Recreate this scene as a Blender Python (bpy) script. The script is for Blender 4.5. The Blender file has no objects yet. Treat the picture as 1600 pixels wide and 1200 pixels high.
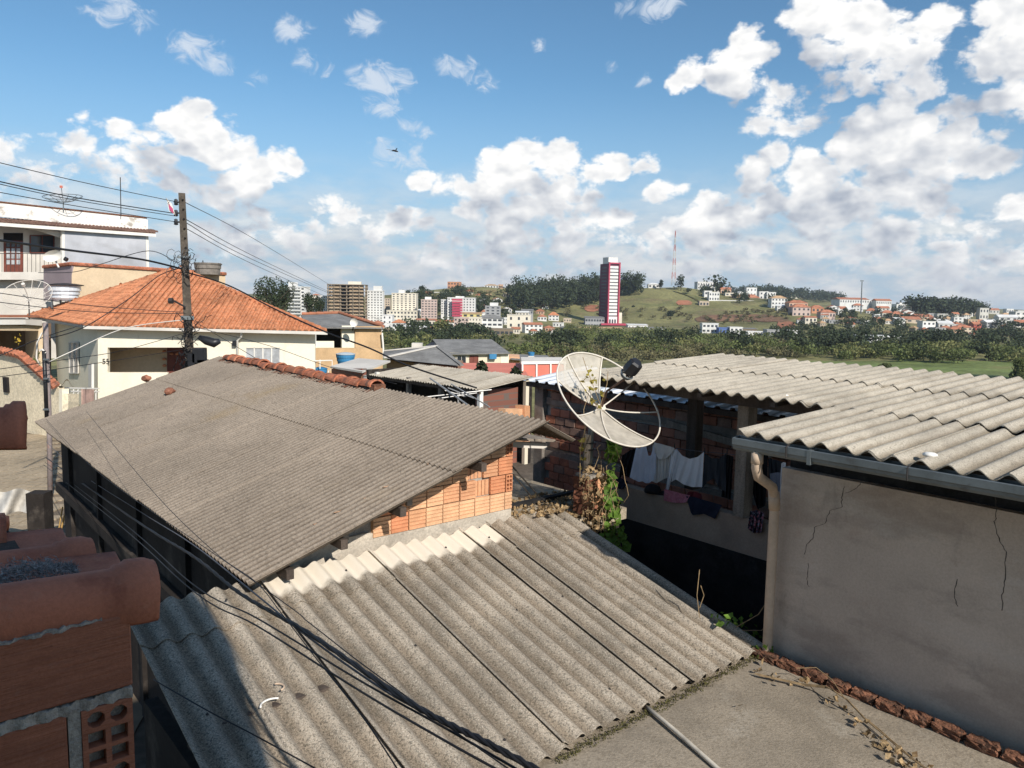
import bpy, bmesh, math, random
import numpy as np
from mathutils import Vector, Matrix

random.seed(11)
R = math.radians
SC = bpy.context.scene
COL = SC.collection

# ------------------------------------------------------------------ camera
CZ = 8.0                      # eye height above the local yard level
F = 1200.0                    # focal length in pixels of the 1600 px wide photograph
PITCH, ROLL = 6.5, -1.0
cam_data = bpy.data.cameras.new('camera')
cam_data.sensor_width = 36.0
cam_data.lens = 36.0 * F / 1600.0
cam_data.clip_start = 0.05
cam_data.clip_end = 20000.0
cam = bpy.data.objects.new('camera', cam_data)
COL.objects.link(cam)
CAM_ROT = Matrix.Rotation(R(90 - PITCH), 3, 'X') @ Matrix.Rotation(R(-ROLL), 3, 'Z')
cam.matrix_world = Matrix.Translation((0, 0, CZ)) @ CAM_ROT.to_4x4()
SC.camera = cam

# ------------------------------------------------------------------ sun, exposure
SUN_AZ, SUN_EL = 150.0, 34.0  # bearing clockwise from the view direction, height
SUN_DIR = Vector((math.sin(R(SUN_AZ)) * math.cos(R(SUN_EL)), math.cos(R(SUN_AZ)) * math.cos(R(SUN_EL)), math.sin(R(SUN_EL))))
sun_data = bpy.data.lights.new('sun', 'SUN')
sun_data.energy = 5.0
sun_data.angle = R(0.53)
sun_data.color = (1.0, 0.94, 0.86)
sun = bpy.data.objects.new('sun', sun_data)
COL.objects.link(sun)
sun.rotation_euler = SUN_DIR.to_track_quat('Z', 'Y').to_euler()
sun.location = (0, 0, 60)
SC.view_settings.view_transform = 'Standard'
SC.view_settings.look = 'None'
SC.view_settings.exposure = 0.18
SC.view_settings.gamma = 1.0
SC.view_settings.use_curve_mapping = False
SC.cycles.use_denoising = True
SC.cycles.max_bounces = 5
SC.cycles.diffuse_bounces = 2
SC.cycles.glossy_bounces = 2
SC.cycles.transparent_max_bounces = 12
SC.cycles.caustics_reflective = False
SC.cycles.caustics_refractive = False


def ray(px, py):
    return (CAM_ROT @ Vector(((px - 800.0) / F, -(py - 600.0) / F, -1.0))).normalized()


# ------------------------------------------------------------------ world: sky and clouds
def build_world():
    w = bpy.data.worlds.new('World')
    SC.world = w
    w.use_nodes = True
    nt = w.node_tree
    N, Lk = nt.nodes, nt.links
    N.clear()

    def node(t, **kw):
        n = N.new(t)
        for k, v in kw.items():
            setattr(n, k, v)
        return n

    def setin(n, i, v):
        if isinstance(v, bpy.types.NodeSocket):
            Lk.new(v, n.inputs[i])
        elif v is not None:
            n.inputs[i].default_value = v

    def M(op, a=None, b=None, c=None, clamp=False):
        n = node('ShaderNodeMath', operation=op, use_clamp=clamp)
        for i, v in enumerate((a, b, c)):
            setin(n, i, v)
        return n.outputs[0]

    def V(op, a=None, b=None, c=None, out=0):
        n = node('ShaderNodeVectorMath', operation=op)
        for i, v in enumerate((a, b, c)):
            setin(n, i, v)
        return n.outputs[out]

    def smooth(x, a, b):
        n = node('ShaderNodeMapRange', interpolation_type='SMOOTHSTEP')
        setin(n, 0, x)
        for i, v in enumerate((a, b, 0.0, 1.0)):
            n.inputs[i + 1].default_value = v
        return n.outputs[0]

    def mix(f, a, b):
        n = node('ShaderNodeMix', data_type='RGBA')
        setin(n, 0, f)
        setin(n, 6, a)
        setin(n, 7, b)
        return n.outputs[2]

    sky = node('ShaderNodeTexSky', sky_type='NISHITA')
    sky.sun_disc = False
    sky.sun_elevation = R(SUN_EL)
    sky.sun_rotation = R(SUN_AZ)
    sky.altitude = 900
    sky.air_density = 1.0
    sky.dust_density = 0.6
    sky.ozone_density = 1.6

    tc = node('ShaderNodeTexCoord')
    d = V('NORMALIZE', tc.outputs['Generated'])
    sep = node('ShaderNodeSeparateXYZ')
    Lk.new(d, sep.inputs[0])
    az = M('ARCTAN2', sep.outputs[0], sep.outputs[1])
    el = M('ARCSINE', sep.outputs[2])
    ASP = 1.45
    SHR = 1.12
    comb = node('ShaderNodeCombineXYZ')
    Lk.new(az, comb.inputs[0])
    Lk.new(M('MULTIPLY', el, ASP), comb.inputs[1])
    P0 = comb.outputs[0]

    def ang(px, py):
        v = ray(px, py)
        return math.atan2(v.x, v.y), math.asin(v.z) * ASP

    # cumulus heads and wisps: pixel position in the photograph -> azimuth/elevation, radius, weight
    CUM = [(308, 208, 60, 1.0), (285, 198, 44, 1.0), (345, 230, 46, 1.0), (255, 205, 30, .8), (312, 170, 28, 1.0), (375, 238, 26, .8),
           (60, 228, 40, .36), (0, 222, 40, .36), (120, 234, 36, .40), (180, 205, 30, .40), (130, 192, 24, .32), (215, 212, 26, .42),
           (205, 262, 48, .7), (255, 258, 34, 1.0), (272, 285, 26, .9), (90, 285, 44, .42), (20, 300, 44, .42),
           (445, 255, 34, 1.0), (415, 272, 38, 1.0), (378, 292, 42, .95), (340, 310, 48, .55), (300, 300, 40, .42),
           (505, 318, 30, .6), (540, 335, 32, .5), (430, 345, 50, .55), (390, 390, 60, .35), (475, 370, 42, .5), (330, 350, 50, .4),
           (610, 345, 40, .4), (660, 345, 40, .4), (560, 385, 50, .35), (690, 395, 60, .35),
           (655, 280, 24, .7), (708, 290, 34, .8), (735, 325, 42, .75),
           (872, 232, 34, 1.0), (835, 245, 46, 1.0), (795, 265, 48, 1.0), (880, 262, 52, 1.0), (770, 300, 60, 1.0),
           (960, 258, 32, .95), (1005, 256, 30, .9), (920, 262, 38, .9), (850, 310, 95, .98), (800, 345, 82, .85),
           (905, 350, 55, .7), (960, 355, 46, .6), (870, 385, 80, .45), (760, 400, 80, .38),
           (1035, 300, 26, .6), (1062, 297, 20, .5), (1115, 318, 38, .75), (1150, 340, 46, .6), (1090, 350, 46, .55),
           (1030, 380, 60, .45), (1110, 400, 60, .45), (1190, 385, 60, .42),
           (1165, 50, 28, .8), (1182, 85, 36, .9), (1142, 105, 42, .95), (1085, 108, 28, .75), (1062, 135, 26, .7),
           (1160, 132, 40, .85), (1215, 160, 46, .65), (1235, 195, 50, .62), (1195, 205, 36, .6),
           (1290, 18, 56, .85), (1350, 45, 66, .95), (1300, 78, 44, .8), (1390, 90, 70, .95), (1340, 112, 54, .85), (1450, 55, 60, .9),
           (1430, 130, 48, .8), (1485, 165, 38, .7), (1590, 20, 64, .95), (1570, 90, 66, .95), (1605, 140, 66, .9), (1540, 120, 40, .75),
           (1390, 185, 44, 1.0), (1350, 187, 34, 1.0), (1425, 205, 42, 1.0), (1380, 230, 66, 1.0), (1330, 250, 50, .95),
           (1175, 262, 34, .9), (1215, 240, 40, .95), (1255, 245, 34, .9), (1260, 285, 58, .95), (1300, 270, 40, .95), (1200, 300, 46, .75),
           (1500, 232, 54, .9), (1545, 240, 44, .85), (1470, 252, 44, .85), (1510, 205, 24, .8), (1560, 217, 32, .75),
           (1360, 298, 66, .85), (1430, 310, 52, .7), (1500, 335, 46, .5), (1597, 322, 34, .95),
           (1300, 345, 70, .6), (1400, 370, 76, .5), (1500, 395, 70, .42), (1600, 405, 70, .42), (1290, 400, 70, .42)]
    WISP = [(310, 80, 36, .9), (330, 95, 30, .9), (295, 55, 18, .7), (457, 43, 26, .9), (575, 43, 28, .8), (555, 45, 18, .7),
            (590, 125, 38, .95), (560, 120, 24, .8), (625, 122, 24, .8), (598, 165, 26, .8), (585, 155, 20, .8), (692, 98, 22, .85),
            (712, 105, 18, .7), (740, 95, 16, .6), (755, 122, 24, .7), (480, 92, 22, .6), (500, 105, 20, .6), (405, 118, 20, .5),
            (1010, 12, 26, .85), (1035, 12, 26, .8), (985, 12, 22, .7), (180, 18, 40, .65), (215, 32, 26, .6), (640, 198, 24, .65),
            (665, 208, 16, .55), (600, 240, 30, .7), (640, 245, 30, .7), (1005, 125, 14, .5), (955, 103, 12, .5), (840, 70, 12, .4)]

    def field(P, blobs, k):
        # max over blobs of s*(1 - (dist/r)^2), three blobs to each vector operation
        sp = node('ShaderNodeSeparateXYZ')
        Lk.new(P, sp.inputs[0])
        def tri(x):
            c3 = node('ShaderNodeCombineXYZ')
            for i in range(3):
                Lk.new(x, c3.inputs[i])
            return c3.outputs[0]
        pa, pe = tri(sp.outputs[0]), tri(sp.outputs[1])
        q = tri(M('MULTIPLY_ADD', sp.outputs[0], sp.outputs[0], M('MULTIPLY', sp.outputs[1], sp.outputs[1])))
        acc = None
        blobs = list(blobs)
        while len(blobs) % 3:
            blobs.append(blobs[-1])
        for i in range(0, len(blobs), 3):
            A, B, C, D = [], [], [], []
            for (x, y, r, s) in blobs[i:i + 3]:
                if s < .75 and y > 240:
                    s *= 1.22
                a, e = ang(x, y)
                g = s / (r / F * SHR) ** 2
                A.append(s - g * (a * a + e * e)); B.append(2 * g * a); C.append(2 * g * e); D.append(-g)
            f = V('MULTIPLY_ADD', pa, B, A)
            f = V('MULTIPLY_ADD', pe, C, f)
            f = V('MULTIPLY_ADD', q, D, f)
            acc = f if acc is None else V('MAXIMUM', acc, f)
        so = node('ShaderNodeSeparateXYZ')
        Lk.new(acc, so.inputs[0])
        return M('SMOOTH_MAX', M('SMOOTH_MAX', so.outputs[0], so.outputs[1], k), so.outputs[2], k)

    def noise(P, scale, detail, rough, dist=0.0):
        n = node('ShaderNodeTexNoise', noise_dimensions='2D')
        Lk.new(P, n.inputs['Vector'])
        n.inputs['Scale'].default_value = scale
        n.inputs['Detail'].default_value = detail
        n.inputs['Roughness'].default_value = rough
        n.inputs['Distortion'].default_value = dist
        return n.outputs[0]

    def puffs(P, scale, detail):
        n = node('ShaderNodeTexVoronoi', voronoi_dimensions='2D', feature='SMOOTH_F1')
        Lk.new(P, n.inputs['Vector'])
        n.inputs['Scale'].default_value = scale
        n.inputs['Detail'].default_value = detail
        n.inputs['Roughness'].default_value = 0.55
        n.inputs['Smoothness'].default_value = 0.25
        return n.outputs['Distance']

    # domain warp shared by every evaluation
    wn = node('ShaderNodeTexNoise', noise_dimensions='2D')
    Lk.new(P0, wn.inputs['Vector'])
    wn.inputs['Scale'].default_value = 11.0
    wn.inputs['Detail'].default_value = 3.0
    warp = V('MULTIPLY_ADD', V('SUBTRACT', wn.outputs['Color'], (.5, .5, .5)), (.020, .022, 0), P0)

    away = smooth(M('ABSOLUTE', az), R(36), R(50))           # beyond the frame: broken cloud, thinned to lower the ambient light
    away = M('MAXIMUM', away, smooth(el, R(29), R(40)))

    def cover(P):
        f = M('MULTIPLY', M('MAXIMUM', field(P, CUM, .15), -.9), 1.15)
        return f

    def detail(P):
        n1 = noise(P, 10.0, 10, .62)
        n2 = puffs(P, 24.0, 4)
        return M('ADD', M('MULTIPLY', M('SUBTRACT', n1, .50), 1.75), M('MULTIPLY_ADD', n2, -.85, .50))

    def relief(P):
        n1 = noise(P, 13.0, 4, .55)
        n2 = puffs(P, 26.0, 2)
        return M('ADD', M('MULTIPLY', n1, 1.0), M('MULTIPLY', n2, -.55))

    f0 = cover(warp)
    f1 = cover(V('ADD', warp, (.024, .070, 0)))                # a step towards the light
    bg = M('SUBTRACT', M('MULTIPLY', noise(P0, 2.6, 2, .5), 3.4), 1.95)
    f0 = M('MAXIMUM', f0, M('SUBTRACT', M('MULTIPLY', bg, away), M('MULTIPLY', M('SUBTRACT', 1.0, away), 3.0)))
    n0 = detail(warp)
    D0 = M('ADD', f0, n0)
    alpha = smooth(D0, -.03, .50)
    r0 = relief(warp)
    r1 = relief(V('ADD', warp, (.008, .016, 0)))
    lit = M('ADD', M('MULTIPLY', M('MINIMUM', M('SUBTRACT', f0, f1), .7), .58), M('MULTIPLY', M('SUBTRACT', r0, r1), .72))
    rim = M('MULTIPLY', M('SUBTRACT', 1.0, smooth(D0, .05, .75)), .16)      # thin edges let the light through
    lightv = M('ADD', M('ADD', lit, rim), .49, clamp=True)
    cloudcol = mix(lightv, (.36, .405, .485, 1), (.96, .95, .93, 1))

    # thin wisps
    W0 = M('MULTIPLY_ADD', M('SUBTRACT', noise(warp, 34.0, 9, .66, .6), .52), 2.9, field(warp, WISP, .05))
    walpha = M('MULTIPLY', smooth(W0, .05, 1.1), .80)
    # low band of hazy grey-white stratocumulus towards the horizon
    strP = V('MULTIPLY', warp, (1.0, 2.0, 0))
    b0 = noise(strP, 13.0, 8, .60)
    b1 = noise(V('ADD', strP, (.012, .05, 0)), 13.0, 8, .60)
    band = M('MULTIPLY', smooth(el, R(10.5), R(2.5)), smooth(b0, .24, .62))
    band = M('MULTIPLY', band, .86)
    bl = M('ADD', M('MULTIPLY', M('SUBTRACT', b0, b1), 1.7), .52, clamp=True)
    bandcol = mix(bl, (.46, .515, .59, 1), (.80, .785, .76, 1))

    skyc = V('MULTIPLY', sky.outputs[0], (.70, .98, 1.06))
    SKYK = .102
    bg_sky = V('SCALE', skyc)
    bg_sky.node.inputs['Scale'].default_value = SKYK
    hz = mix(M('MULTIPLY', smooth(el, R(16), R(0)), .85), bg_sky, (.37, .50, .65, 1))
    c = mix(walpha, hz, (.66, .72, .80, 1))
    c = mix(band, c, bandcol)
    c = mix(alpha, c, cloudcol)
    bgn = node('ShaderNodeBackground')
    Lk.new(c, bgn.inputs[0])
    bgn.inputs[1].default_value = 1.0
    out = node('ShaderNodeOutputWorld')
    Lk.new(bgn.outputs[0], out.inputs[0])
    w.cycles.sampling_method = 'NONE'


build_world()

# ------------------------------------------------------------------ pixel helpers (photograph pixel -> real place)
def W(px, py, d):
    """point on the sight line of a photograph pixel at distance d ahead (world y = d)"""
    v = ray(px, py)
    return Vector((0, 0, CZ)) + v * (d / v.y)


def onz(px, py, z):
    """where the sight line meets the level z (relative to the eye)"""
    v = ray(px, py)
    return Vector((0, 0, CZ)) + v * (z / v.z)


class VP:
    """vertical plane through two plan points"""
    def __init__(self, a, b):
        self.a = Vector((a[0], a[1], 0))
        d = Vector((b[0] - a[0], b[1] - a[1], 0)).normalized()
        self.d = d
        self.n = Vector((d.y, -d.x, 0))        # towards the camera side
        if self.n.y > 0:
            self.n = -self.n

    def hit(self, px, py, off=0.0):
        v = ray(px, py)
        o = Vector((0, 0, CZ))
        k = (self.a + self.n * off - o).dot(self.n) / v.dot(self.n)
        return o + v * k


ROT = 40.5                                     # the yard's own axes: s to the right-far, t to the left-far
E2 = Vector((math.cos(R(ROT)), math.sin(R(ROT)), 0))
E1 = Vector((-math.sin(R(ROT)), math.cos(R(ROT)), 0))
UP = Vector((0, 0, 1))
G = Matrix.Rotation(R(ROT), 4, 'Z')


def S(s, t, z=0.0):
    return E2 * s + E1 * t + Vector((0, 0, z + CZ))


def MS(s, t, z=0.0, rz=0.0):
    return Matrix.Translation(S(s, t, z)) @ Matrix.Rotation(R(ROT + rz), 4, 'Z')


# ------------------------------------------------------------------ objects
XF = {}


def tag(o, label=None, cat=None, group=None, kind=None):
    if label: o['label'] = label
    if cat: o['category'] = cat
    if group: o['group'] = group
    if kind: o['kind'] = kind
    return o


def thing(name, label, cat, loc=(0, 0, 0), rz=0.0, group=None, kind=None):
    o = bpy.data.objects.new(name, None)
    COL.objects.link(o)
    o.location = loc
    o.rotation_euler = (0, 0, R(rz))
    o.empty_display_size = 0.2
    XF[o.name] = Matrix.Translation(loc) @ Matrix.Rotation(R(rz), 4, 'Z')
    return tag(o, label, cat, group, kind)


def place(name, mesh, parent=None, mw=None):
    """a mesh object at world matrix mw under parent"""
    o = bpy.data.objects.new(name, mesh)
    COL.objects.link(o)
    mw = mw if mw is not None else Matrix.Identity(4)
    if parent is not None:
        o.parent = parent
        o.matrix_local = XF[parent.name].inverted() @ mw
    else:
        o.matrix_world = mw
    XF[o.name] = mw
    return o


class MB:
    def __init__(self):
        self.v, self.f = [], []

    def poly(self, pts):
        n = len(self.v)
        self.v += [tuple(p) for p in pts]
        self.f.append(tuple(range(n, n + len(pts))))
        return self

    def hexa(self, p):
        """eight corners: bottom ring 0-3, top ring 4-7"""
        n = len(self.v)
        self.v += [tuple(q) for q in p]
        for a in ((3, 2, 1, 0), (4, 5, 6, 7), (0, 1, 5, 4), (1, 2, 6, 5), (2, 3, 7, 6), (3, 0, 4, 7)):
            self.f.append(tuple(n + i for i in a))
        return self

    def box(self, x0, x1, y0, y1, z0, z1, m=None):
        p = [Vector(c) for c in ((x0, y0, z0), (x1, y0, z0), (x1, y1, z0), (x0, y1, z0), (x0, y0, z1), (x1, y0, z1), (x1, y1, z1), (x0, y1, z1))]
        if m is not None:
            p = [m @ q for q in p]
        return self.hexa(p)

    def bar(self, a, b, w, h, up=UP):
        """rectangular bar from a to b"""
        a, b = Vector(a), Vector(b)
        d = (b - a).normalized()
        x = d.cross(up)
        if x.length < 1e-5:
            x = d.cross(Vector((1, 0, 0)))
        x.normalize()
        y = x.cross(d)
        x *= w / 2
        y *= h / 2
        return self.hexa([a - x - y, a + x - y, b + x - y, b - x - y, a - x + y, a + x + y, b + x + y, b - x + y])

    def tube(self, pts, r, n=6, cap=True, rr=None):
        pts = [Vector(p) for p in pts]
        base = len(self.v)
        prev = None
        for i, p in enumerate(pts):
            d = (pts[min(i + 1, len(pts) - 1)] - pts[max(i - 1, 0)]).normalized()
            if prev is None:
                x = d.orthogonal().normalized()
            else:
                x = (prev - d * prev.dot(d))
                x = x.normalized() if x.length > 1e-6 else d.orthogonal().normalized()
            prev = x
            y = d.cross(x)
            q = rr[i] if rr else r
            for k in range(n):
                a = 2 * math.pi * k / n
                self.v.append(tuple(p + (x * math.cos(a) + y * math.sin(a)) * q))
        for i in range(len(pts) - 1):
            for k in range(n):
                a, b = base + i * n + k, base + i * n + (k + 1) % n
                self.f.append((a, b, b + n, a + n))
        if cap:
            self.f.append(tuple(base + k for k in range(n))[::-1])
            self.f.append(tuple(base + (len(pts) - 1) * n + k for k in range(n)))
        return self

    def lathe(self, c, prof, n=20, axis=None):
        """profile [(r,z)...] around a vertical axis at c"""
        c = Vector(c)
        base = len(self.v)
        for (r, z) in prof:
            for k in range(n):
                a = 2 * math.pi * k / n
                self.v.append(tuple(c + Vector((r * math.cos(a), r * math.sin(a), z))))
        for i in range(len(prof) - 1):
            for k in range(n):
                a, b = base + i * n + k, base + i * n + (k + 1) % n
                self.f.append((a, b, b + n, a + n))
        self.f.append(tuple(base + k for k in range(n))[::-1])
        self.f.append(tuple(base + (len(prof) - 1) * n + k for k in range(n)))
        return self

    def prism(self, pts, off):
        """a flat outline pushed along off"""
        off = Vector(off)
        n = len(self.v)
        k = len(pts)
        self.v += [tuple(p) for p in pts] + [tuple(Vector(p) + off) for p in pts]
        self.f.append(tuple(range(n + k - 1, n - 1, -1)))
        self.f.append(tuple(range(n + k, n + 2 * k)))
        for i in range(k):
            j = (i + 1) % k
            self.f.append((n + i, n + j, n + k + j, n + k + i))
        return self

    def grid(self, fn, nu, nv, closed_u=False):
        base = len(self.v)
        for j in range(nv + 1):
            for i in range(nu + 1):
                self.v.append(tuple(fn(i / nu, j / nv)))
        for j in range(nv):
            for i in range(nu):
                a = base + j * (nu + 1) + i
                self.f.append((a, a + 1, a + nu + 2, a + nu + 1))
        return self

    def mesh(self, name, mat, smooth=False, inv=None):
        me = bpy.data.meshes.new(name)
        v = self.v
        if inv is not None:
            v = [tuple(inv @ Vector(p)) for p in v]
        me.from_pydata(v, [], self.f)
        if mat is not None:
            me.materials.append(mat)
        if smooth:
            me.polygons.foreach_set('use_smooth', [True] * len(me.polygons))
        me.update()
        return me

    def build(self, name, mat, parent=None, smooth=False, fix=False, bevel=0.0):
        """link as one object; the coordinates are world coordinates"""
        mw = XF[parent.name] if parent is not None else Matrix.Identity(4)
        me = self.mesh(name, mat, smooth, mw.inverted() if parent is not None else None)
        if fix or bevel:
            bm = bmesh.new()
            bm.from_mesh(me)
            if fix:
                bmesh.ops.recalc_face_normals(bm, faces=bm.faces)
            if bevel:
                bmesh.ops.bevel(bm, geom=list(bm.edges), offset=bevel, segments=1, affect='EDGES', clamp_overlap=True)
            bm.to_mesh(me)
            bm.free()
        o = bpy.data.objects.new(name, me)
        COL.objects.link(o)
        if parent is not None:
            o.parent = parent
        XF[o.name] = mw
        return o


def np_mesh(name, verts, nper, mat):
    """verts: (n*nper,3) array, each nper in a row one face"""
    n = len(verts) // nper
    me = bpy.data.meshes.new(name)
    me.vertices.add(len(verts))
    me.vertices.foreach_set('co', np.asarray(verts, dtype=np.float32).ravel())
    me.loops.add(len(verts))
    me.loops.foreach_set('vertex_index', np.arange(len(verts), dtype=np.int32))
    me.polygons.add(n)
    me.polygons.foreach_set('loop_start', np.arange(0, len(verts), nper, dtype=np.int32))
    me.update(calc_edges=True)
    me.validate()
    if mat:
        me.materials.append(mat)
    return me


# ------------------------------------------------------------------ materials
def mat(name, col, rough=.85, var=.18, scale=2.0, fine=0.0, fscale=60.0, layers=(), bump=0.0, bscale=80.0, spec=.25, metal=0.0,
        stretch=(1, 1, 1), alpha=1.0, trans=0.0, space='pos', emit=None, bstretch=(1, 1, 1)):
    m = bpy.data.materials.new(name)
    m.use_nodes = True
    nt = m.node_tree
    N, Lk = nt.nodes, nt.links
    b = N['Principled BSDF']
    b.inputs['Roughness'].default_value = rough
    b.inputs['Specular IOR Level'].default_value = spec
    b.inputs['Metallic'].default_value = metal
    if space == 'pos':
        vec = N.new('ShaderNodeNewGeometry').outputs['Position']
    else:
        vec = N.new('ShaderNodeTexCoord').outputs['Object']

    def noise(scale, st=(1, 1, 1), detail=5, rough=.6, off=(0, 0, 0)):
        mp = N.new('ShaderNodeMapping')
        Lk.new(vec, mp.inputs[0])
        mp.inputs['Scale'].default_value = st
        mp.inputs['Location'].default_value = off
        n = N.new('ShaderNodeTexNoise')
        Lk.new(mp.outputs[0], n.inputs['Vector'])
        n.inputs['Scale'].default_value = scale
        n.inputs['Detail'].default_value = detail
        n.inputs['Roughness'].default_value = rough
        return n.outputs[0]

    def mixc(f, a, bb, mode='MIX'):
        n = N.new('ShaderNodeMix')
        n.data_type = 'RGBA'
        n.blend_type = mode
        for i, v in ((0, f), (6, a), (7, bb)):
            if isinstance(v, bpy.types.NodeSocket):
                Lk.new(v, n.inputs[i])
            else:
                n.inputs[i].default_value = v
        return n.outputs[2]

    def ramp(x, a, c, lo=0.0, hi=1.0):
        n = N.new('ShaderNodeMapRange')
        n.interpolation_type = 'SMOOTHSTEP'
        Lk.new(x, n.inputs[0])
        for i, v in enumerate((a, c, lo, hi)):
            n.inputs[i + 1].default_value = v
        return n.outputs[0]

    c4 = tuple(col) + (1,)
    lo = tuple(max(0, x * (1 - var)) for x in col) + (1,)
    hi = tuple(min(1, x * (1 + var)) for x in col) + (1,)
    c = mixc(ramp(noise(scale, stretch), .32, .68), lo, hi) if var else c4
    for k, ly in enumerate(layers):
        (lc, ls, a, e, st) = ly[:5]
        st3 = ly[5] if len(ly) > 5 else (1, 1, 1)
        f = ramp(noise(ls, st3, 7, .62, (k * 7.3 + 3, k * 2.1, 0)), a, e, 0.0, st)
        c = mixc(f, c, tuple(lc) + (1,))
    if fine:
        f = noise(fscale, (1, 1, 1), 3, .7)
        c = mixc(1.0, c, mixc(ramp(f, .3, .7), (1 - fine,) * 3 + (1,), (1 + fine,) * 3 + (1,)), 'MULTIPLY')
    if isinstance(c, bpy.types.NodeSocket):
        Lk.new(c, b.inputs['Base Color'])
    else:
        b.inputs['Base Color'].default_value = c
    if bump:
        bp = N.new('ShaderNodeBump')
        bp.inputs['Strength'].default_value = bump
        bp.inputs['Distance'].default_value = .02
        Lk.new(noise(bscale, bstretch, 4, .65), bp.inputs['Height'])
        Lk.new(bp.outputs[0], b.inputs['Normal'])
    if emit:
        b.inputs['Emission Color'].default_value = tuple(emit[:3]) + (1,)
        b.inputs['Emission Strength'].default_value = emit[3]
    out = N['Material Output']
    if trans:
        t = N.new('ShaderNodeBsdfTranslucent')
        if isinstance(c, bpy.types.NodeSocket):
            Lk.new(c, t.inputs[0])
        else:
            t.inputs[0].default_value = c
        mx = N.new('ShaderNodeMixShader')
        mx.inputs[0].default_value = trans
        Lk.new(b.outputs[0], mx.inputs[1])
        Lk.new(t.outputs[0], mx.inputs[2])
        Lk.new(mx.outputs[0], out.inputs[0])
    if alpha < 1:
        b.inputs['Alpha'].default_value = alpha
    m['nodes_vec'] = 1
    return m


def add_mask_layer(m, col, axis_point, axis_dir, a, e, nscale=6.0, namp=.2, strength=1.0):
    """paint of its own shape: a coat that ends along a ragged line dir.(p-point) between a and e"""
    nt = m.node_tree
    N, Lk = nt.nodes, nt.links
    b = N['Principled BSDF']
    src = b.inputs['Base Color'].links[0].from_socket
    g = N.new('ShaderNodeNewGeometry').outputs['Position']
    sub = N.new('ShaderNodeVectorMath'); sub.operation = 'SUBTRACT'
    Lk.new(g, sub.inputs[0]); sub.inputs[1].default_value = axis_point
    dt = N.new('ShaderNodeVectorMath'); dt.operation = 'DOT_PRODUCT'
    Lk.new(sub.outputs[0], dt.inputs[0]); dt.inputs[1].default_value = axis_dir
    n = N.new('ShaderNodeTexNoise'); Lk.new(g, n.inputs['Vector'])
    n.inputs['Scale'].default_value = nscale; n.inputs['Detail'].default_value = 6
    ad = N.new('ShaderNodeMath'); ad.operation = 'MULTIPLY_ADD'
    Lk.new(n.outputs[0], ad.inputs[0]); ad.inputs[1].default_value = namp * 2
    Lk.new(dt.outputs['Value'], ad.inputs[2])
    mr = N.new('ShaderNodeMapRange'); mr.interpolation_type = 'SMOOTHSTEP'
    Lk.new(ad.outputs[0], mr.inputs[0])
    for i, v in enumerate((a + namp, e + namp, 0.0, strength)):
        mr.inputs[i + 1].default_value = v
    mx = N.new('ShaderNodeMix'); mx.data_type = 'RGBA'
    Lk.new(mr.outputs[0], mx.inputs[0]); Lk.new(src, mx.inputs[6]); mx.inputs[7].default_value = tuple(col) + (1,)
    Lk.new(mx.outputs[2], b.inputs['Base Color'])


M_ = {}
FC_L = [((.17, .15, .12), 2.2, .50, .70, .5), ((.13, .115, .09), 60, .50, .60, .75), ((.56, .51, .42), 85, .54, .64, .6), ((.06, .053, .043), 110, .57, .66, .85)]
M_['fibro'] = mat('fibre_cement', (.36, .305, .238), .92, .22, 1.3, .30, 120, FC_L, .35, 130)
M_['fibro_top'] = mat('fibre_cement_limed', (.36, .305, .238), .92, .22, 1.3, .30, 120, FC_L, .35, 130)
M_['fibro_old'] = mat('fibre_cement_old', (.25, .206, .162), .93, .14, .5, .18, 75,
                      [((.12, .10, .08), 38, .52, .62, .5), ((.40, .36, .29), 50, .56, .68, .4), ((.06, .05, .04), 60, .60, .68, .6), ((.25, .18, .09), .7, .58, .75, .45)], .35, 90)
M_['fibro_pale'] = mat('fibre_cement_pale', (.40, .355, .285), .92, .14, 1.1, .25, 110, [((.17, .15, .12), 70, .53, .63, .7), ((.50, .44, .35), 3, .5, .7, .4), ((.24, .21, .17), 1.6, .54, .70, .5)], .3, 100)
M_['fibro_grey'] = mat('fibre_cement_grey', (.20, .195, .185), .92, .2, .8, .2, 20, [((.10, .098, .095), 5, .5, .68, .5)])
M_['brick'] = mat('clay_brick', (.58, .30, .165), .9, .16, 5, .12, 60, [((.55, .30, .16), 2.2, .45, .6, .6)], .2, 90)
M_['brick_b'] = mat('clay_brick_pale', (.66, .39, .225), .9, .12, 5, .12, 60, [], .2, 90)
M_['brick_c'] = mat('clay_brick_red', (.55, .235, .12), .9, .14, 5, .12, 60, [], .2, 90)
M_['brick_old'] = mat('clay_brick_weathered', (.30, .125, .075), .92, .25, 4, .15, 50, [((.16, .09, .065), 3, .5, .68, .6), ((.36, .24, .17), 7, .6, .74, .35)], .25, 70)
M_['brick_near'] = mat('clay_brick_near', (.37, .145, .085), .88, .14, 3, .09, 160, [((.29, .11, .065), 14, .45, .65, .5, (1, 1, 5)), ((.20, .08, .05), 50, .64, .74, .5), ((.40, .20, .14), 16, .60, .70, .45)], .55, 30, stretch=(.5, .5, 6), bstretch=(.12, .12, 6))
M_['brick_rot'] = mat('crumbling_brick', (.185, .085, .05), .95, .35, 9, .25, 80, [((.07, .045, .032), 14, .48, .62, .75), ((.33, .21, .13), 22, .6, .7, .5)], .8, 45)
M_['tile_near'] = mat('roof_tile_near', (.43, .155, .09), .78, .14, 6, .08, 120, [((.26, .075, .045), 9, .52, .68, .55), ((.46, .22, .14), 17, .6, .72, .35), ((.08, .045, .035), 26, .68, .75, .6)], .15, 90, spec=.35)
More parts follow.
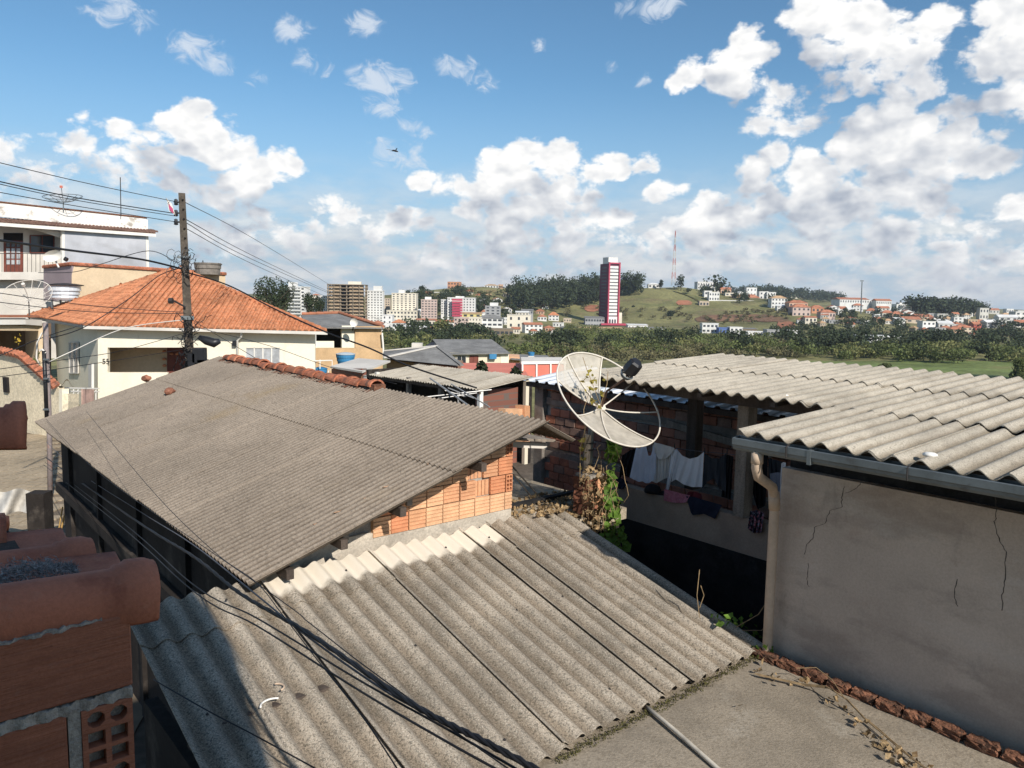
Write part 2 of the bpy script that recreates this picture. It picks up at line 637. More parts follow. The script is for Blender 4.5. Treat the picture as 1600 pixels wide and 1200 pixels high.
M_['tile'] = mat('roof_tile_orange', (.49, .20, .10), .85, .22, 1.2, .18, 9, [((.16, .085, .055), 1.5, .56, .70, .6), ((.58, .30, .16), 3.2, .52, .7, .5), ((.40, .14, .06), .5, .5, .7, .5)])
M_['tile_ridge'] = mat('roof_tile_ridge', (.40, .145, .08), .88, .25, 3, .25, 30, [((.10, .06, .045), 5, .48, .64, .75), ((.50, .27, .17), 8, .58, .72, .5), ((.20, .17, .12), 11, .58, .70, .5)], .3, 50)
M_['tile_far'] = mat('roof_tile_far', (.40, .165, .095), .9, .22, .35, .1, 2)
M_['tile_tan'] = mat('roof_tile_tan', (.46, .30, .17), .9, .2, .35, .1, 2)
M_['cement'] = mat('cement_plaster', (.50, .44, .36), .93, .16, 2.2, .15, 45, [((.30, .265, .22), 5, .5, .66, .6), ((.55, .50, .42), 8, .58, .7, .5)], .45, 40)
M_['mortar'] = mat('mortar', (.34, .31, .27), .95, .2, 8, .2, 80, [], .6, 60)
M_['slab'] = mat('concrete_slab', (.28, .235, .178), .93, .16, 1.6, .14, 70, [((.155, .13, .10), 1.1, .48, .66, .7), ((.36, .32, .26), 1.7, .58, .72, .6), ((.09, .08, .068), 4.5, .60, .72, .7), ((.20, .165, .12), 30, .5, .62, .6)], .4, 50)
M_['ledge'] = mat('dirty_concrete', (.34, .285, .21), .95, .3, 4, .25, 50, [((.09, .08, .065), 5, .48, .64, .7), ((.36, .29, .19), 11, .56, .68, .6)], .5, 40)
M_['wall_d'] = mat('grey_render', (.49, .395, .315), .93, .10, .9, .07, 60, [((.34, .27, .215), .9, .46, .62, .75, (1, 1, 2.6)), ((.54, .465, .39), .7, .52, .68, .7, (1, 1, 3.2)), ((.20, .175, .15), 2.0, .60, .74, .6, (1, 1, .4)), ((.42, .32, .25), 3.5, .58, .72, .6)], .18, 30)
M_['parapet'] = mat('tan_render', (.36, .27, .205), .93, .12, 1.4, .08, 50, [((.24, .19, .15), 2.2, .52, .7, .5)], .15, 30)
M_['near_black'] = mat('near_black_matte', (.022, .021, .021), .95, .4, 2.5, .2, 30, [((.07, .065, .06), 4, .6, .74, .5)], .3, 20)
M_['dark_wall'] = mat('near_black_wall', (.026, .021, .018), .93, .3, 1.2, .15, 20, [((.09, .075, .062), 1.8, .54, .7, .6)], .2, 20)
M_['conc_dark'] = mat('old_concrete_post', (.20, .175, .15), .93, .2, 5, .15, 60, [((.10, .09, .08), 6, .55, .7, .6, (1, 1, .3))], .3, 50)
M_['timber'] = mat('grey_timber', (.075, .058, .047), .9, .3, 8, .2, 60, [], .3, 50, stretch=(1, 1, .15))
M_['timber_pale'] = mat('weathered_timber', (.24, .20, .16), .9, .25, 8, .2, 60, [((.12, .10, .08), 9, .5, .7, .5, (1, 1, .2))], .3, 50, stretch=(1, 1, .15))
M_['pole'] = mat('pole_concrete', (.085, .07, .055), .92, .25, 3, .2, 20, [((.07, .06, .05), 2.5, .52, .66, .7, (1, 1, .4)), ((.19, .17, .12), 4, .6, .72, .5)], .2, 20)
M_['white_paint'] = mat('white_paint', (.74, .71, .65), .8, .06, 1.2)
M_['white_stain'] = mat('white_stained', (.78, .74, .68), .85, .06, .8, 0, 1, [((.28, .24, .19), .9, .54, .66, .8, (1, 1, 1.6)), ((.36, .32, .27), 3.5, .60, .68, .8)])
M_['white_dim'] = mat('white_dim', (.60, .56, .50), .85, .10, .7)
M_['cream'] = mat('cream_paint', (.78, .715, .57), .85, .05, .6, .03, 8, [((.66, .59, .46), .7, .52, .74, .5, (1, 1, .3)), ((.54, .48, .38), 1.6, .62, .74, .5, (1, 1, .25))])
M_['cream_b'] = mat('cream_paint_pale', (.66, .58, .44), .85, .07, .15)
M_['tan_paint'] = mat('tan_paint', (.50, .335, .185), .88, .12, .9, .06, 8, [((.36, .235, .13), 1.1, .55, .74, .5, (1, 1, .4)), ((.60, .45, .29), 2, .6, .75, .4)])
M_['beige_wall'] = mat('beige_wall', (.58, .45, .30), .88, .08, .7, .05, 8, [((.45, .36, .26), 1.1, .6, .75, .4)])
M_['stucco'] = mat('rough_stucco', (.68, .585, .42), .95, .10, 1.5, .15, 12, [((.46, .40, .30), 1.3, .55, .72, .5)], .5, 9)
M_['mauve'] = mat('mauve_wall', (.30, .245, .26), .9, .08, .6)
M_['brown_wall'] = mat('brown_wall', (.27, .18, .115), .9, .15, .8, .1, 8)
M_['tarp'] = mat('grey_tarp', (.45, .455, .48), .42, .10, .8, 0, 1, [], .0, 1, spec=.5)
M_['steel'] = mat('galvanised_steel', (.17, .19, .195), .48, .15, 3, .05, 30, [((.09, .08, .07), 5, .6, .72, .6)], metal=.55, spec=.5)
M_['steel_dark'] = mat('dark_steel', (.055, .05, .048), .55, .2, 3, metal=.4)
M_['metal_white'] = mat('white_sheet_metal', (.66, .68, .70), .40, .08, 2, 0, 1, [((.45, .42, .38), 3, .62, .74, .4)], metal=.25, spec=.5)
M_['pvc'] = mat('beige_pvc', (.50, .375, .27), .6, .10, 3, .05, 30, [((.36, .27, .20), 4, .56, .72, .5)], spec=.4)
M_['dish_paint'] = mat('cream_dish_paint', (.62, .565, .48), .55, .10, 6, .05, 60, [((.30, .19, .11), 9, .66, .74, .7)], spec=.4)
M_['black_plastic'] = mat('black_plastic', (.014, .014, .016), .45, .2, 5, spec=.45)
M_['rust'] = mat('rusty_pipe', (.16, .095, .07), .75, .25, 12)
M_['cable'] = mat('black_cable', (.010, .010, .012), .55, .2, 5, spec=.4)
M_['cable_grey'] = mat('grey_cable', (.10, .10, .115), .5, .2, 5, spec=.4)
M_['blue_tank'] = mat('blue_tank', (.035, .185, .36), .5, .12, 2, spec=.45)
M_['tank_lid'] = mat('pale_tank_lid', (.42, .47, .50), .6, .08, 2)
M_['red_roof'] = mat('red_sheet_roof', (.62, .20, .14), .75, .08, .4, .05, 4)
M_['red_wall'] = mat('red_panel', (.60, .18, .13), .8, .06, .6)
M_['glass'] = mat('window_glass', (.025, .032, .04), .12, .2, .6, spec=.6)
M_['glass_sky'] = mat('window_glass_pale', (.38, .39, .40), .25, .25, 2.5, spec=.6)
M_['dark_open'] = mat('dark_opening', (.018, .016, .015), .9, .3, .5)
M_['wood_door'] = mat('red_brown_door', (.16, .05, .035), .6, .15, 2)
M_['leaf'] = mat('leaf_green', (.115, .138, .045), .7, .40, .10, .25, 2.2, [((.20, .18, .075), .06, .5, .68, .7), ((.05, .075, .025), .25, .55, .68, .6)], trans=.25)
M_['leaf_dark'] = mat('leaf_dark', (.040, .054, .025), .75, .45, .3, .3, 1.3, [((.045, .055, .02), .2, .55, .7, .6)], trans=.12)
M_['leaf_dry'] = mat('leaf_olive', (.15, .135, .065), .8, .4, .35, .3, 1.3, [((.20, .15, .09), .22, .56, .7, .6)], trans=.2)
M_['leaf_vine'] = mat('vine_leaf', (.115, .20, .03), .6, .35, 9, .2, 40, [((.25, .26, .04), 4, .58, .7, .6)], trans=.35)
M_['leaf_dead'] = mat('dead_leaf', (.335, .235, .125), .9, .4, 14, .25, 60, [((.16, .09, .045), 17, .5, .64, .7), ((.50, .40, .26), 12, .58, .7, .5)], trans=.2)
M_['stem'] = mat('dry_stem', (.25, .175, .095), .9, .3, 12)
M_['bark'] = mat('bark', (.07, .055, .04), .95, .3, 3)
M_['asphalt'] = mat('paving_stone', (.335, .265, .18), .93, .18, .7, .15, 9, [((.22, .17, .115), .9, .5, .68, .6, (.3, 1, 1)), ((.42, .27, .14), .5, .58, .72, .5)])
M_['soil'] = mat('yard_soil', (.10, .08, .06), .97, .3, .8, .2, 8)

# ================================================================== corrugated sheets
_sheet_cache = {}


def sheet_mesh(nw, pitch, amp, length, th, m, seg=8, ny=2, sag=0.0):
    key = (round(nw, 2), pitch, round(length, 3), m.name, sag)
    if key in _sheet_cache:
        return _sheet_cache[key]
    b = MB()
    n = max(4, int(round(nw * seg)))
    w = nw * pitch

    def z(x, v):
        return amp * math.cos(2 * math.pi * x / pitch) - sag * 4 * v * (1 - v)

    b.grid(lambda u, v: (u * w, v * length, z(u * w, v)), n, ny)
    b.grid(lambda u, v: ((1 - u) * w, v * length, z((1 - u) * w, v) - th), n, ny)
    for v, rev in ((0, 0), (1, 1)):
        for i in range(n):
            x0, x1 = w * i / n, w * (i + 1) / n
            q = [(x0, v * length, z(x0, v)), (x0, v * length, z(x0, v) - th), (x1, v * length, z(x1, v) - th), (x1, v * length, z(x1, v))]
            b.poly(q if not rev else q[::-1])
    for x, rev in ((0, 1), (w, 0)):
        q = [(x, 0, z(x, 0)), (x, 0, z(x, 0) - th), (x, length, z(x, 1) - th), (x, length, z(x, 1))]
        b.poly(q if not rev else q[::-1])
    me = b.mesh('roof_sheet', m)
    fl = [False] * len(me.polygons)
    for i in range(2 * n * ny):
        fl[i] = True
    me.polygons.foreach_set('use_smooth', fl)
    _sheet_cache[key] = me
    return me


def sheet_at(parent, me, o, xd, yd, tilt=0.0):
    x, y = Vector(xd).normalized(), Vector(yd).normalized()
    zz = x.cross(y).normalized()
    mw = Matrix(((x.x, y.x, zz.x, o.x), (x.y, y.y, zz.y, o.y), (x.z, y.z, zz.z, o.z), (0, 0, 0, 1)))
    return place('roof_sheet', me, parent, mw)


rnd = random.Random(5)


def trough_dirt_shade(m, pitch, col, lo=-1.0, hi=.55, strength=.75):
    """dirt and painted-in shade in the troughs of a corrugated sheet (the sheet's own x runs across the waves)"""
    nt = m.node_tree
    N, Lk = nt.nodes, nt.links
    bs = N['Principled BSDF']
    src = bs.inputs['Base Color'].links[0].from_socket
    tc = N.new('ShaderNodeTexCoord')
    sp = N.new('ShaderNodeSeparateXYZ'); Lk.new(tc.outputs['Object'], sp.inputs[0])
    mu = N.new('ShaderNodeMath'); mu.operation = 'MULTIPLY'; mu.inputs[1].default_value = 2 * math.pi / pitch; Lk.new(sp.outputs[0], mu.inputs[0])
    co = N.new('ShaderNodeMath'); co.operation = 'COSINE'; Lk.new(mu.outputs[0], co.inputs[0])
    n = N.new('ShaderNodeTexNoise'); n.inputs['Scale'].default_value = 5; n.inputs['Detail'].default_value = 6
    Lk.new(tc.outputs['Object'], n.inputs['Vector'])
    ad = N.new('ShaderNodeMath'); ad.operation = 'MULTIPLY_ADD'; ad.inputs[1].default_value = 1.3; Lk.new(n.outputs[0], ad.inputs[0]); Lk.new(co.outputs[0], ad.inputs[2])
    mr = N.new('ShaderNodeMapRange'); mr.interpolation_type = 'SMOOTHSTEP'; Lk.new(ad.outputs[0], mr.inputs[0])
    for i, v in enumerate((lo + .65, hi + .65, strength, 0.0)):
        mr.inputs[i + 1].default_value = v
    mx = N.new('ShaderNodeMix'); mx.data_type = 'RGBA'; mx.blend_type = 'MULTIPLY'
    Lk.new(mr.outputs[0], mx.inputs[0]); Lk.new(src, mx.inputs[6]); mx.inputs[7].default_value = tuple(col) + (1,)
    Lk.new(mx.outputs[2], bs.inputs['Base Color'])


trough_dirt_shade(M_['fibro'], .177, (.46, .41, .35), -1.0, .55, .68)
trough_dirt_shade(M_['fibro_top'], .177, (.42, .37, .31))
trough_dirt_shade(M_['fibro_old'], .0885, (.30, .26, .22), -1.0, .8, .9)
trough_dirt_shade(M_['fibro_pale'], .177, (.52, .48, .42), -1.0, .3, .8)

# ================================================================== lean-to with the wide-wave roof (lit, right in front)
SLA = .24
def zA(t): return -3.065 + (t - 3.5) * SLA


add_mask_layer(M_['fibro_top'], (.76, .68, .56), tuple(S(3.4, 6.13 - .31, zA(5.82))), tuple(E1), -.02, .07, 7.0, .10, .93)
leanto = thing('lean_to', 'lean-to shed under weathered wide-wave fibre cement sheets in the foreground', 'shed', S(3.7, 4.8, -5.6), ROT)
yA = E1 + UP * SLA
P_A = .177
for i, (n0, n1) in enumerate(((0, 6), (6, 12), (12, 18), (18, 20), (20, 26))):
    # every sheet laps over its left neighbour, so each left edge stands a little proud
    s0 = 1.395 + n0 * P_A - (.08 * P_A if i else 0)
    nw = n1 - n0 + (.08 if i else 0) + (.55 if n1 < 26 else 0)
    dz = .026 if i else 0
    xd = E2 - UP * (.026 / ((n1 - n0) * P_A))
    lowt = 3.50 + (.02, -.015, .0, .015, -.02)[i]
    sheet_at(leanto, sheet_mesh(nw, P_A, .0255, (5.78 - lowt) * math.sqrt(1 + SLA ** 2), .007, M_['fibro'], 10), S(s0, lowt, zA(lowt) + dz), xd, yA)
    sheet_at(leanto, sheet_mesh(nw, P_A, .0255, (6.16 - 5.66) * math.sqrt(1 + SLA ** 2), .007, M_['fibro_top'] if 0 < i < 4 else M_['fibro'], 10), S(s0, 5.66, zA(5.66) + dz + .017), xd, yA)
b = MB()
for t in (3.62, 4.8, 5.95):
    b.bar(S(1.45, t, zA(t) - .09), S(5.9, t, zA(t) - .09), .07, .11)
b.build('purlin', M_['timber'], leanto)
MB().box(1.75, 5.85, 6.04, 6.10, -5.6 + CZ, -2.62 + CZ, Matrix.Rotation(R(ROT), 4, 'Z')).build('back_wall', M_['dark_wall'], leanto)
MB().box(1.50, 1.60, 3.60, 6.03, -5.6 + CZ, -3.12 + CZ, G).build('side_wall', M_['dark_wall'], leanto)  # added near-black wall, standing in for the shade under the roof edge
bolt = MB()
bolt.lathe((0, 0, 0), [(.011, -.004), (.011, .002), (.005, .004), (.005, .010), (.002, .012)], 8)
bolt_me = bolt.mesh('roof_bolt', M_['steel_dark'])
for t in (3.72, 4.82, 5.90):
    for k in (1, 4, 7, 10, 13, 16, 19, 22, 25):
        if rnd.random() < .8:
            s_ = 1.395 + k * P_A
            place('roof_bolt', bolt_me, leanto, Matrix.Translation(S(s_, t + rnd.uniform(-.02, .02), zA(t) + (.058 if t > 5.6 else .036))))
MB().box(5.72, 5.86, 3.72, 6.03, -5.6 + CZ, -3.16 + CZ, Matrix.Rotation(R(ROT), 4, 'Z')).build('side_wall', M_['brick_old'], leanto)
# moss along the eave
lp = []
for k in range(1500):
    s = 3.4 + 2.5 * rnd.random()
    lp.append((s, 3.47 + rnd.gauss(0, .025), -3.112 + abs(rnd.gauss(0, .012))))
b = MB()
for (s, t, z) in lp:
    c = S(s, t, z)
    a = rnd.random() * 6.28
    d = Vector((math.cos(a), math.sin(a), .6)) * .010
    e = Vector((-math.sin(a), math.cos(a), .2)) * .008
    b.poly([c - e, c + d, c + e])
tag(b.build('moss', mat('moss', (.075, .068, .022), .95, .4, 20), leanto), kind='stuff')

# ================================================================== grey-roofed house B with the brick gable
SLB = .312
def zB(s): return -2.32 + (s - 2.28) * SLB


houseB = thing('grey_roofed_house', 'low house with long fine-ribbed grey roof and raw brick gable', 'house', S(4, 11, -5.6), ROT)
yB = E2 + UP * SLB
P_B = .0885
T0, NB = 5.90, 12
for k in range(9):
    nw = NB
    t1 = T0 + (k + 1) * NB * P_B
    j = rnd.uniform(-.012, .012)
    dz = .003 * (k % 2)
    sheet_at(houseB, sheet_mesh(nw + 1, P_B, .0185, (4.36 - 2.26) * math.sqrt(1 + SLB ** 2), .006, M_['fibro_old'], 6, 3, .006), S(2.26 + j, t1, zB(2.26 + j) + dz), -E1, yB)
    sheet_at(houseB, sheet_mesh(nw + 1, P_B, .0185, (5.50 - 4.28) * math.sqrt(1 + SLB ** 2), .006, M_['fibro_old'], 6, 3, .004), S(4.28 + j * .6, t1, zB(4.28) + dz + .014), -E1, yB)
    # the other slope, falling away behind the ridge
    sheet_at(houseB, sheet_mesh(nw + 1, P_B, .0185, .56, .006, M_['fibro_old'], 6, 3, .004), S(5.47 + .5, t1 - NB * P_B, zB(5.47) - .5 * .5 + dz), E1, -E2 + UP * .5)
# walls under it
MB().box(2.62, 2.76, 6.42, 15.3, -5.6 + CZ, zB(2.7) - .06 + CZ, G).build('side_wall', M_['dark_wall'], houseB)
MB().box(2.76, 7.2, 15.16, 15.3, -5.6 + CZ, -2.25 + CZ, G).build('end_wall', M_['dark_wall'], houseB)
fb = MB()
fb.prism([S(2.62, 6.30, -5.6), S(5.40, 6.30, -5.6), S(5.40, 6.30, -2.33), S(3.86, 6.30, -2.33), S(3.60, 6.30, -2.27), S(3.2, 6.30, -2.28), S(2.62, 6.30, zB(2.62) - .06)], E1 * .11)
fb.build('plaster_band', M_['cement'], houseB, fix=True)
# mortar body behind the bricks
mb_ = MB()
mb_.prism([S(3.22, 6.335, -2.36), S(5.385, 6.335, -2.36), S(5.385, 6.335, zB(5.385) - .055), S(3.22, 6.335, zB(3.22) - .055)], E1 * .08)
mb_.build('mortar', M_['mortar'], houseB, fix=True)


def groove_brick(name, parent, s0, s1, z0, z1, t, m, depth=.09, grooves=4, slope=None, vert=False):
    """brick with shallow grooves; its top may be cut along the roof slope"""
    b = MB()
    n = grooves + 1
    g = .011

    def top(s):
        return z1 if slope is None else min(z1, slope(s))
    if vert:
        w = (s1 - s0) / n
        for k in range(n):
            a, c = s0 + k * w + (g / 2 if k else 0), s0 + (k + 1) * w - (g / 2 if k < n - 1 else 0)
            b.prism([S(a, t, z0), S(c, t, z0), S(c, t, top(c)), S(a, t, top(a))], E1 * .02)
    else:
        h = (z1 - z0) / n
        for k in range(n):
            a, c = z0 + k * h + (g / 2 if k else 0), z0 + (k + 1) * h - (g / 2 if k < n - 1 else 0)
            ta, tb = min(c, top(s0)), min(c, top(s1))
            if max(ta, tb) <= a + .004:
                continue
            b.prism([S(s0, t, a), S(s1, t, a), S(s1, t, max(a, tb)), S(s0, t, max(a, ta))], E1 * .02)
    b.prism([S(s0, t + .010, z0), S(s1, t + .010, z0), S(s1, t + .010, max(z0 + .001, top(s1) - .001)), S(s0, t + .010, max(z0 + .001, top(s0) - .001))], E1 * (depth - .010))
    return b.build(name, m, parent)


def hole_brick(name, parent, s0, s1, z0, z1, t, m, depth=.19, cols=2, rows=4, rnd_top=False):
    """end face of a hollow brick: a frame of ribs with deep open cells"""
    b = MB()
    wall = (s1 - s0) * .11
    cw = ((s1 - s0) - wall * (cols + 1)) / cols
    hw = (z1 - z0) * .055
    ch = ((z1 - z0) - hw * (rows + 1)) / rows
    bx = lambda a, c, d, e: b.prism([S(a, t, d), S(c, t, d), S(c, t, e), S(a, t, e)], E1 * depth)
    for k in range(cols + 1):
        a = s0 + k * (cw + wall)
        bx(a, a + wall, z0, z1)
    for k in range(rows + 1):
        a = z0 + k * (ch + hw)
        for c in range(cols):
            q = s0 + wall + c * (cw + wall)
            bx(q, q + cw, a, a + hw)
            if k < rows and k in (0, rows - 1):      # rounded corners of the outer cells
                r = min(cw, ch) * .3
                zz0 = a + hw
                for (cx, sx) in ((q, 1), (q + cw, -1)):
                    for (cz, sz) in ((zz0, 1), (zz0 + ch, -1)):
                        b.prism([S(cx, t, cz), S(cx + sx * r, t, cz), S(cx, t, cz + sz * r)], E1 * depth)
    b.prism([S(s0, t + depth, z0), S(s1, t + depth, z0), S(s1, t + depth, z1), S(s0, t + depth, z1)], E1 * .01)
    return b.build(name, m, parent, fix=True)


bm_ = (M_['brick'], M_['brick_b'], M_['brick_b'], M_['brick'], M_['brick_c'])
row_h = .198
for r in range(5):
    z0 = -2.325 + r * row_h
    z1 = z0 + row_h - .012
    s = 5.40
    first = True
    off = .10 if r % 2 else 0
    k = 0
    while s > 3.0:
        if k == 0:
            w = .10 if r in (1, 3) else (.205 if r != 0 else .11)
            hole = r in (1, 3)
        else:
            w, hole = .205 + rnd.uniform(-.004, .004), False
        a, c = s - w + .010, s
        roofz = lambda q: zB(q) - .045
        if roofz(c) < z0 + .02:
            break
        if c < 3.84 and r == 0:
            break
        if c < 3.55 and r == 1:
            pass
        if hole:
            hole_brick('hollow_brick', houseB, a, c, z0, z1, 6.285 + rnd.uniform(-.004, .004), M_['brick_c'], .10)
        else:
            miss = (r == 1 and k == 2) or (r == 2 and k == 2)
            jit = rnd.uniform(-.006, .006)
            if miss:        # two broken faces show the vertical cell walls
                groove_brick('brick', houseB, a, c, z0, z1 - .02, 6.325, M_['brick'], .06, 3, roofz, True)
            else:
                groove_brick('brick', houseB, a, c, z0, z1, 6.29 + jit, rnd.choice(bm_), .09, 4, roofz)
        s -= w
        k += 1
# rafter tails that poke out under the verge
for s in (2.62, 3.12, 3.72, 4.66):
    MB().bar(S(s, 6.6, zB(s) - .115), S(s, 5.86, zB(s) - .115), .065, .085).build('rafter_tail', M_['timber'], houseB)
for s in (3.35, 4.05):        # cut openings beside the tails
    MB().box(s - .03, s + .03, 6.26, 6.30, zB(s) - .30 + CZ, zB(s) - .05 + CZ, G).build('timber_block', M_['conc_dark'], houseB)
# black posts and boards of the open side, under the eave
for t, w in ((6.9, .08), (8.4, .07), (10.3, .09), (12.4, .08), (14.4, .1)):
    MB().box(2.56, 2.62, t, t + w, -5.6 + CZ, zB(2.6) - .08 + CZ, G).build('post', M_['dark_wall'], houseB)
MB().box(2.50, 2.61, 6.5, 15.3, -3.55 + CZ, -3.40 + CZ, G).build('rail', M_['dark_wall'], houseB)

# ridge tiles: half-round clay caps along the ridge, bedded in mortar
def cap_mesh(L, r0, r1, m):
    b = MB()
    n = 8
    for (fr, off) in ((1.0, 0), (.86, 1)):
        b.grid(lambda u, v: ((r0 + (r1 - r0) * v) * fr * math.cos(math.pi * (u if not off else 1 - u)), v * L, (r0 + (r1 - r0) * v) * fr * math.sin(math.pi * (u if not off else 1 - u)) * .8 - .02), n, 3)
    b.grid(lambda u, v: (r1 * (1.10 if v < .5 else .9) * math.cos(math.pi * u), L - .055 + (.055 if True else 0) * 0 - .0 + .05 * 0, r1 * (1.10 if v < .5 else .9) * math.sin(math.pi * u) * .8 - .02), n, 1)
    b.grid(lambda u, v: (r1 * 1.12 * math.cos(math.pi * u), L - .05 + .05 * v, r1 * 1.12 * math.sin(math.pi * u) * .8 - .018), n, 1)
    b.grid(lambda u, v: (r1 * (1.12 - .26 * v) * math.cos(math.pi * u), L, r1 * (1.12 - .26 * v) * math.sin(math.pi * u) * .8 - .02), n, 1)
    me = b.mesh('ridge_tile', m, True)
    return me


capm = cap_mesh(.40, .085, .115, M_['tile_ridge'])
capm2 = cap_mesh(.40, .085, .115, M_['tile_far'])
t = 9.35
while t < 15.0:
    o = S(5.47 + rnd.uniform(-.015, .015), t + .36, zB(5.47) + .045 + rnd.uniform(-.006, .012))
    mw = Matrix.Translation(o) @ Matrix.Rotation(R(ROT + 180 + rnd.uniform(-4, 4)), 4, 'Z') @ Matrix.Rotation(R(rnd.uniform(-3, 2)), 4, 'X')
    place('ridge_tile', capm if rnd.random() < .8 else capm2, houseB, mw)
    t += .355
b = MB()
b.grid(lambda u, v: S(5.31 + .32 * v, 9.3 + 5.8 * u, zB(5.31 + .16) - .03 + .05 * math.sin(math.pi * v) + .02 * math.sin(u * 90 + v * 5) * math.sin(u * 41)), 70, 4)
b.build('ridge_mortar', M_['brick_rot'], houseB)
# brick end stop of the ridge
MB().box(5.38, 5.56, 9.22, 9.33, zB(5.4) - .02 + CZ, zB(5.4) + .10 + CZ, G).build('mortar_stop', M_['brick_rot'], houseB)

for (px, py, lab) in ((265, 617, 'broken lump of clay brick lying on the long grey roof'), (229, 596, 'small tile shard stuck on the far verge of the long grey roof')):
    v = ray(px, py)
    n = E1.cross(yB).normalized()
    k = (S(2.28, 6, zB(2.28)) - Vector((0, 0, CZ))).dot(n) / v.dot(n)
    p = Vector((0, 0, CZ)) + v * k
    bm = bmesh.new()
    bmesh.ops.create_icosphere(bm, subdivisions=2, radius=.09)
    for q in bm.verts:
        q.co = Vector((q.co.x * 1.2, q.co.y * .8, q.co.z * .75)) * rnd.uniform(.8, 1.15)
    me = bpy.data.meshes.new('brick_shard'); bm.to_mesh(me); bm.free(); me.materials.append(M_['brick_old'])
    o = place('brick_shard', me, None, Matrix.Translation(p + Vector((0, 0, .06))) @ Matrix.Rotation(px, 4, 'Z'))
    tag(o, lab, 'brick shard')

# ================================================================== small porch roof and ledge right of the gable
porch = thing('porch_roof', 'small plank lean-to roof behind the right end of the brick gable', 'lean-to', S(6.0, 8.2, -5.6), ROT)
MB().prism([S(5.44, 6.72, -1.63), S(6.46, 6.72, -1.77), S(6.36, 7.7, -1.75), S(5.44, 7.7, -1.61)], (0, 0, .03)).build('roof_board', M_['timber_pale'], porch, fix=True)
MB().bar(S(5.46, 6.85, -1.69), S(6.42, 6.85, -1.83), .05, .07).build('rafter', M_['white_dim'], porch)
MB().bar(S(5.52, 6.9, -2.55), S(5.52, 6.9, -1.68), .035, .035).build('post', M_['black_plastic'], porch)
MB().box(5.45, 6.15, 7.7, 7.82, -2.60 + CZ, -1.62 + CZ, G).build('back_wall', M_['brick_b'], porch)
MB().box(5.80, 6.16, 7.67, 7.698, -2.60 + CZ, -2.0 + CZ, G).build('plaster_patch', M_['cement'], porch)
for k in range(2):
    MB().tube([S(6.12 + .05 * k, 7.6, -1.9), S(6.6 + .12 * k, 7.3, -2.60)], .012).build('stake', M_['timber_pale'], porch)

ledge = tag(MB().box(5.42, 7.2, 6.18, 9.9, -2.74 + CZ, -2.60 + CZ, G).build('concrete_ledge', M_['ledge']), 'dirty concrete ledge with dead leaves between brick gable and dish', 'ledge')
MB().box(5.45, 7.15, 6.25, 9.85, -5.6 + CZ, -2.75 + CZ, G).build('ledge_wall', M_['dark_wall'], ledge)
MB().box(5.42, 7.2, 6.98, 7.06, -2.6 + CZ, -2.545 + CZ, Matrix.Translation((0, 0, 0)) @ G).build('kerb_strip', M_['near_black'], ledge)

# ================================================================== concrete slab terrace with the crumbling brick edge
slab = tag(MB().box(.9, 6.02, -2.0, 3.66, -3.30 + CZ, -3.12 + CZ, G).build('terrace_slab', M_['slab']), None, None, None, 'structure')
edge = thing('brick_edging', 'row of crumbling old bricks edging the concrete slab by the grey wall', 'edging', S(5.88, 2, -3.12), ROT)
t = 3.52
while t > -.6:
    L = .215 + rnd.uniform(-.03, .02)
    bm = bmesh.new()
    bmesh.ops.create_cube(bm, size=1)
    bmesh.ops.subdivide_edges(bm, edges=list(bm.edges), cuts=4, use_grid_fill=True)
    for q in bm.verts:
        k = .82 + .14 * (1 - abs(q.co.z))
        q.co = Vector((q.co.x * .10 * k, q.co.y * L * .97 * k, q.co.z * .072)) + Vector([rnd.uniform(-.012, .012) for _ in range(3)])
    me = bpy.data.meshes.new('edging_brick'); bm.to_mesh(me); bm.free(); me.materials.append(M_['brick_rot'])
    place('edging_brick', me, edge, MS(5.88 + rnd.uniform(-.01, .01), t - L / 2, -3.084 + rnd.uniform(-.008, .006), rnd.uniform(-3, 3)))
    t -= L + .012
# pale conduit crossing the slab
pts = [S(4.43 - .23 * k / 6 * 1.6, 3.60 - .83 * k / 6 * 1.6, -3.092 + .008 * math.sin(k)) for k in range(8)]
tag(MB().tube(pts, .016, 8).build('conduit', mat('grey_conduit', (.50, .45, .37), .7, .2, 8), None, True), 'thin grey conduit pipe lying across the concrete slab', 'pipe')

# ================================================================== grey rendered house D at the right
def zD(s): return -1.075 + (s - 5.42) * .035


houseD = thing('grey_rendered_house', 'house with cracked grey rendered wall and pale corrugated roof at right', 'house', S(7, 0, -5.6), ROT)
MB().box(6.05, 6.22, -4.0, 3.45, -5.6 + CZ, -1.435 + CZ, G).build('wall', M_['wall_d'], houseD)
MB().box(6.22, 7.62, 3.28, 3.44, -5.6 + CZ, -1.40 + CZ, G).build('end_wall', M_['wall_d'], houseD)
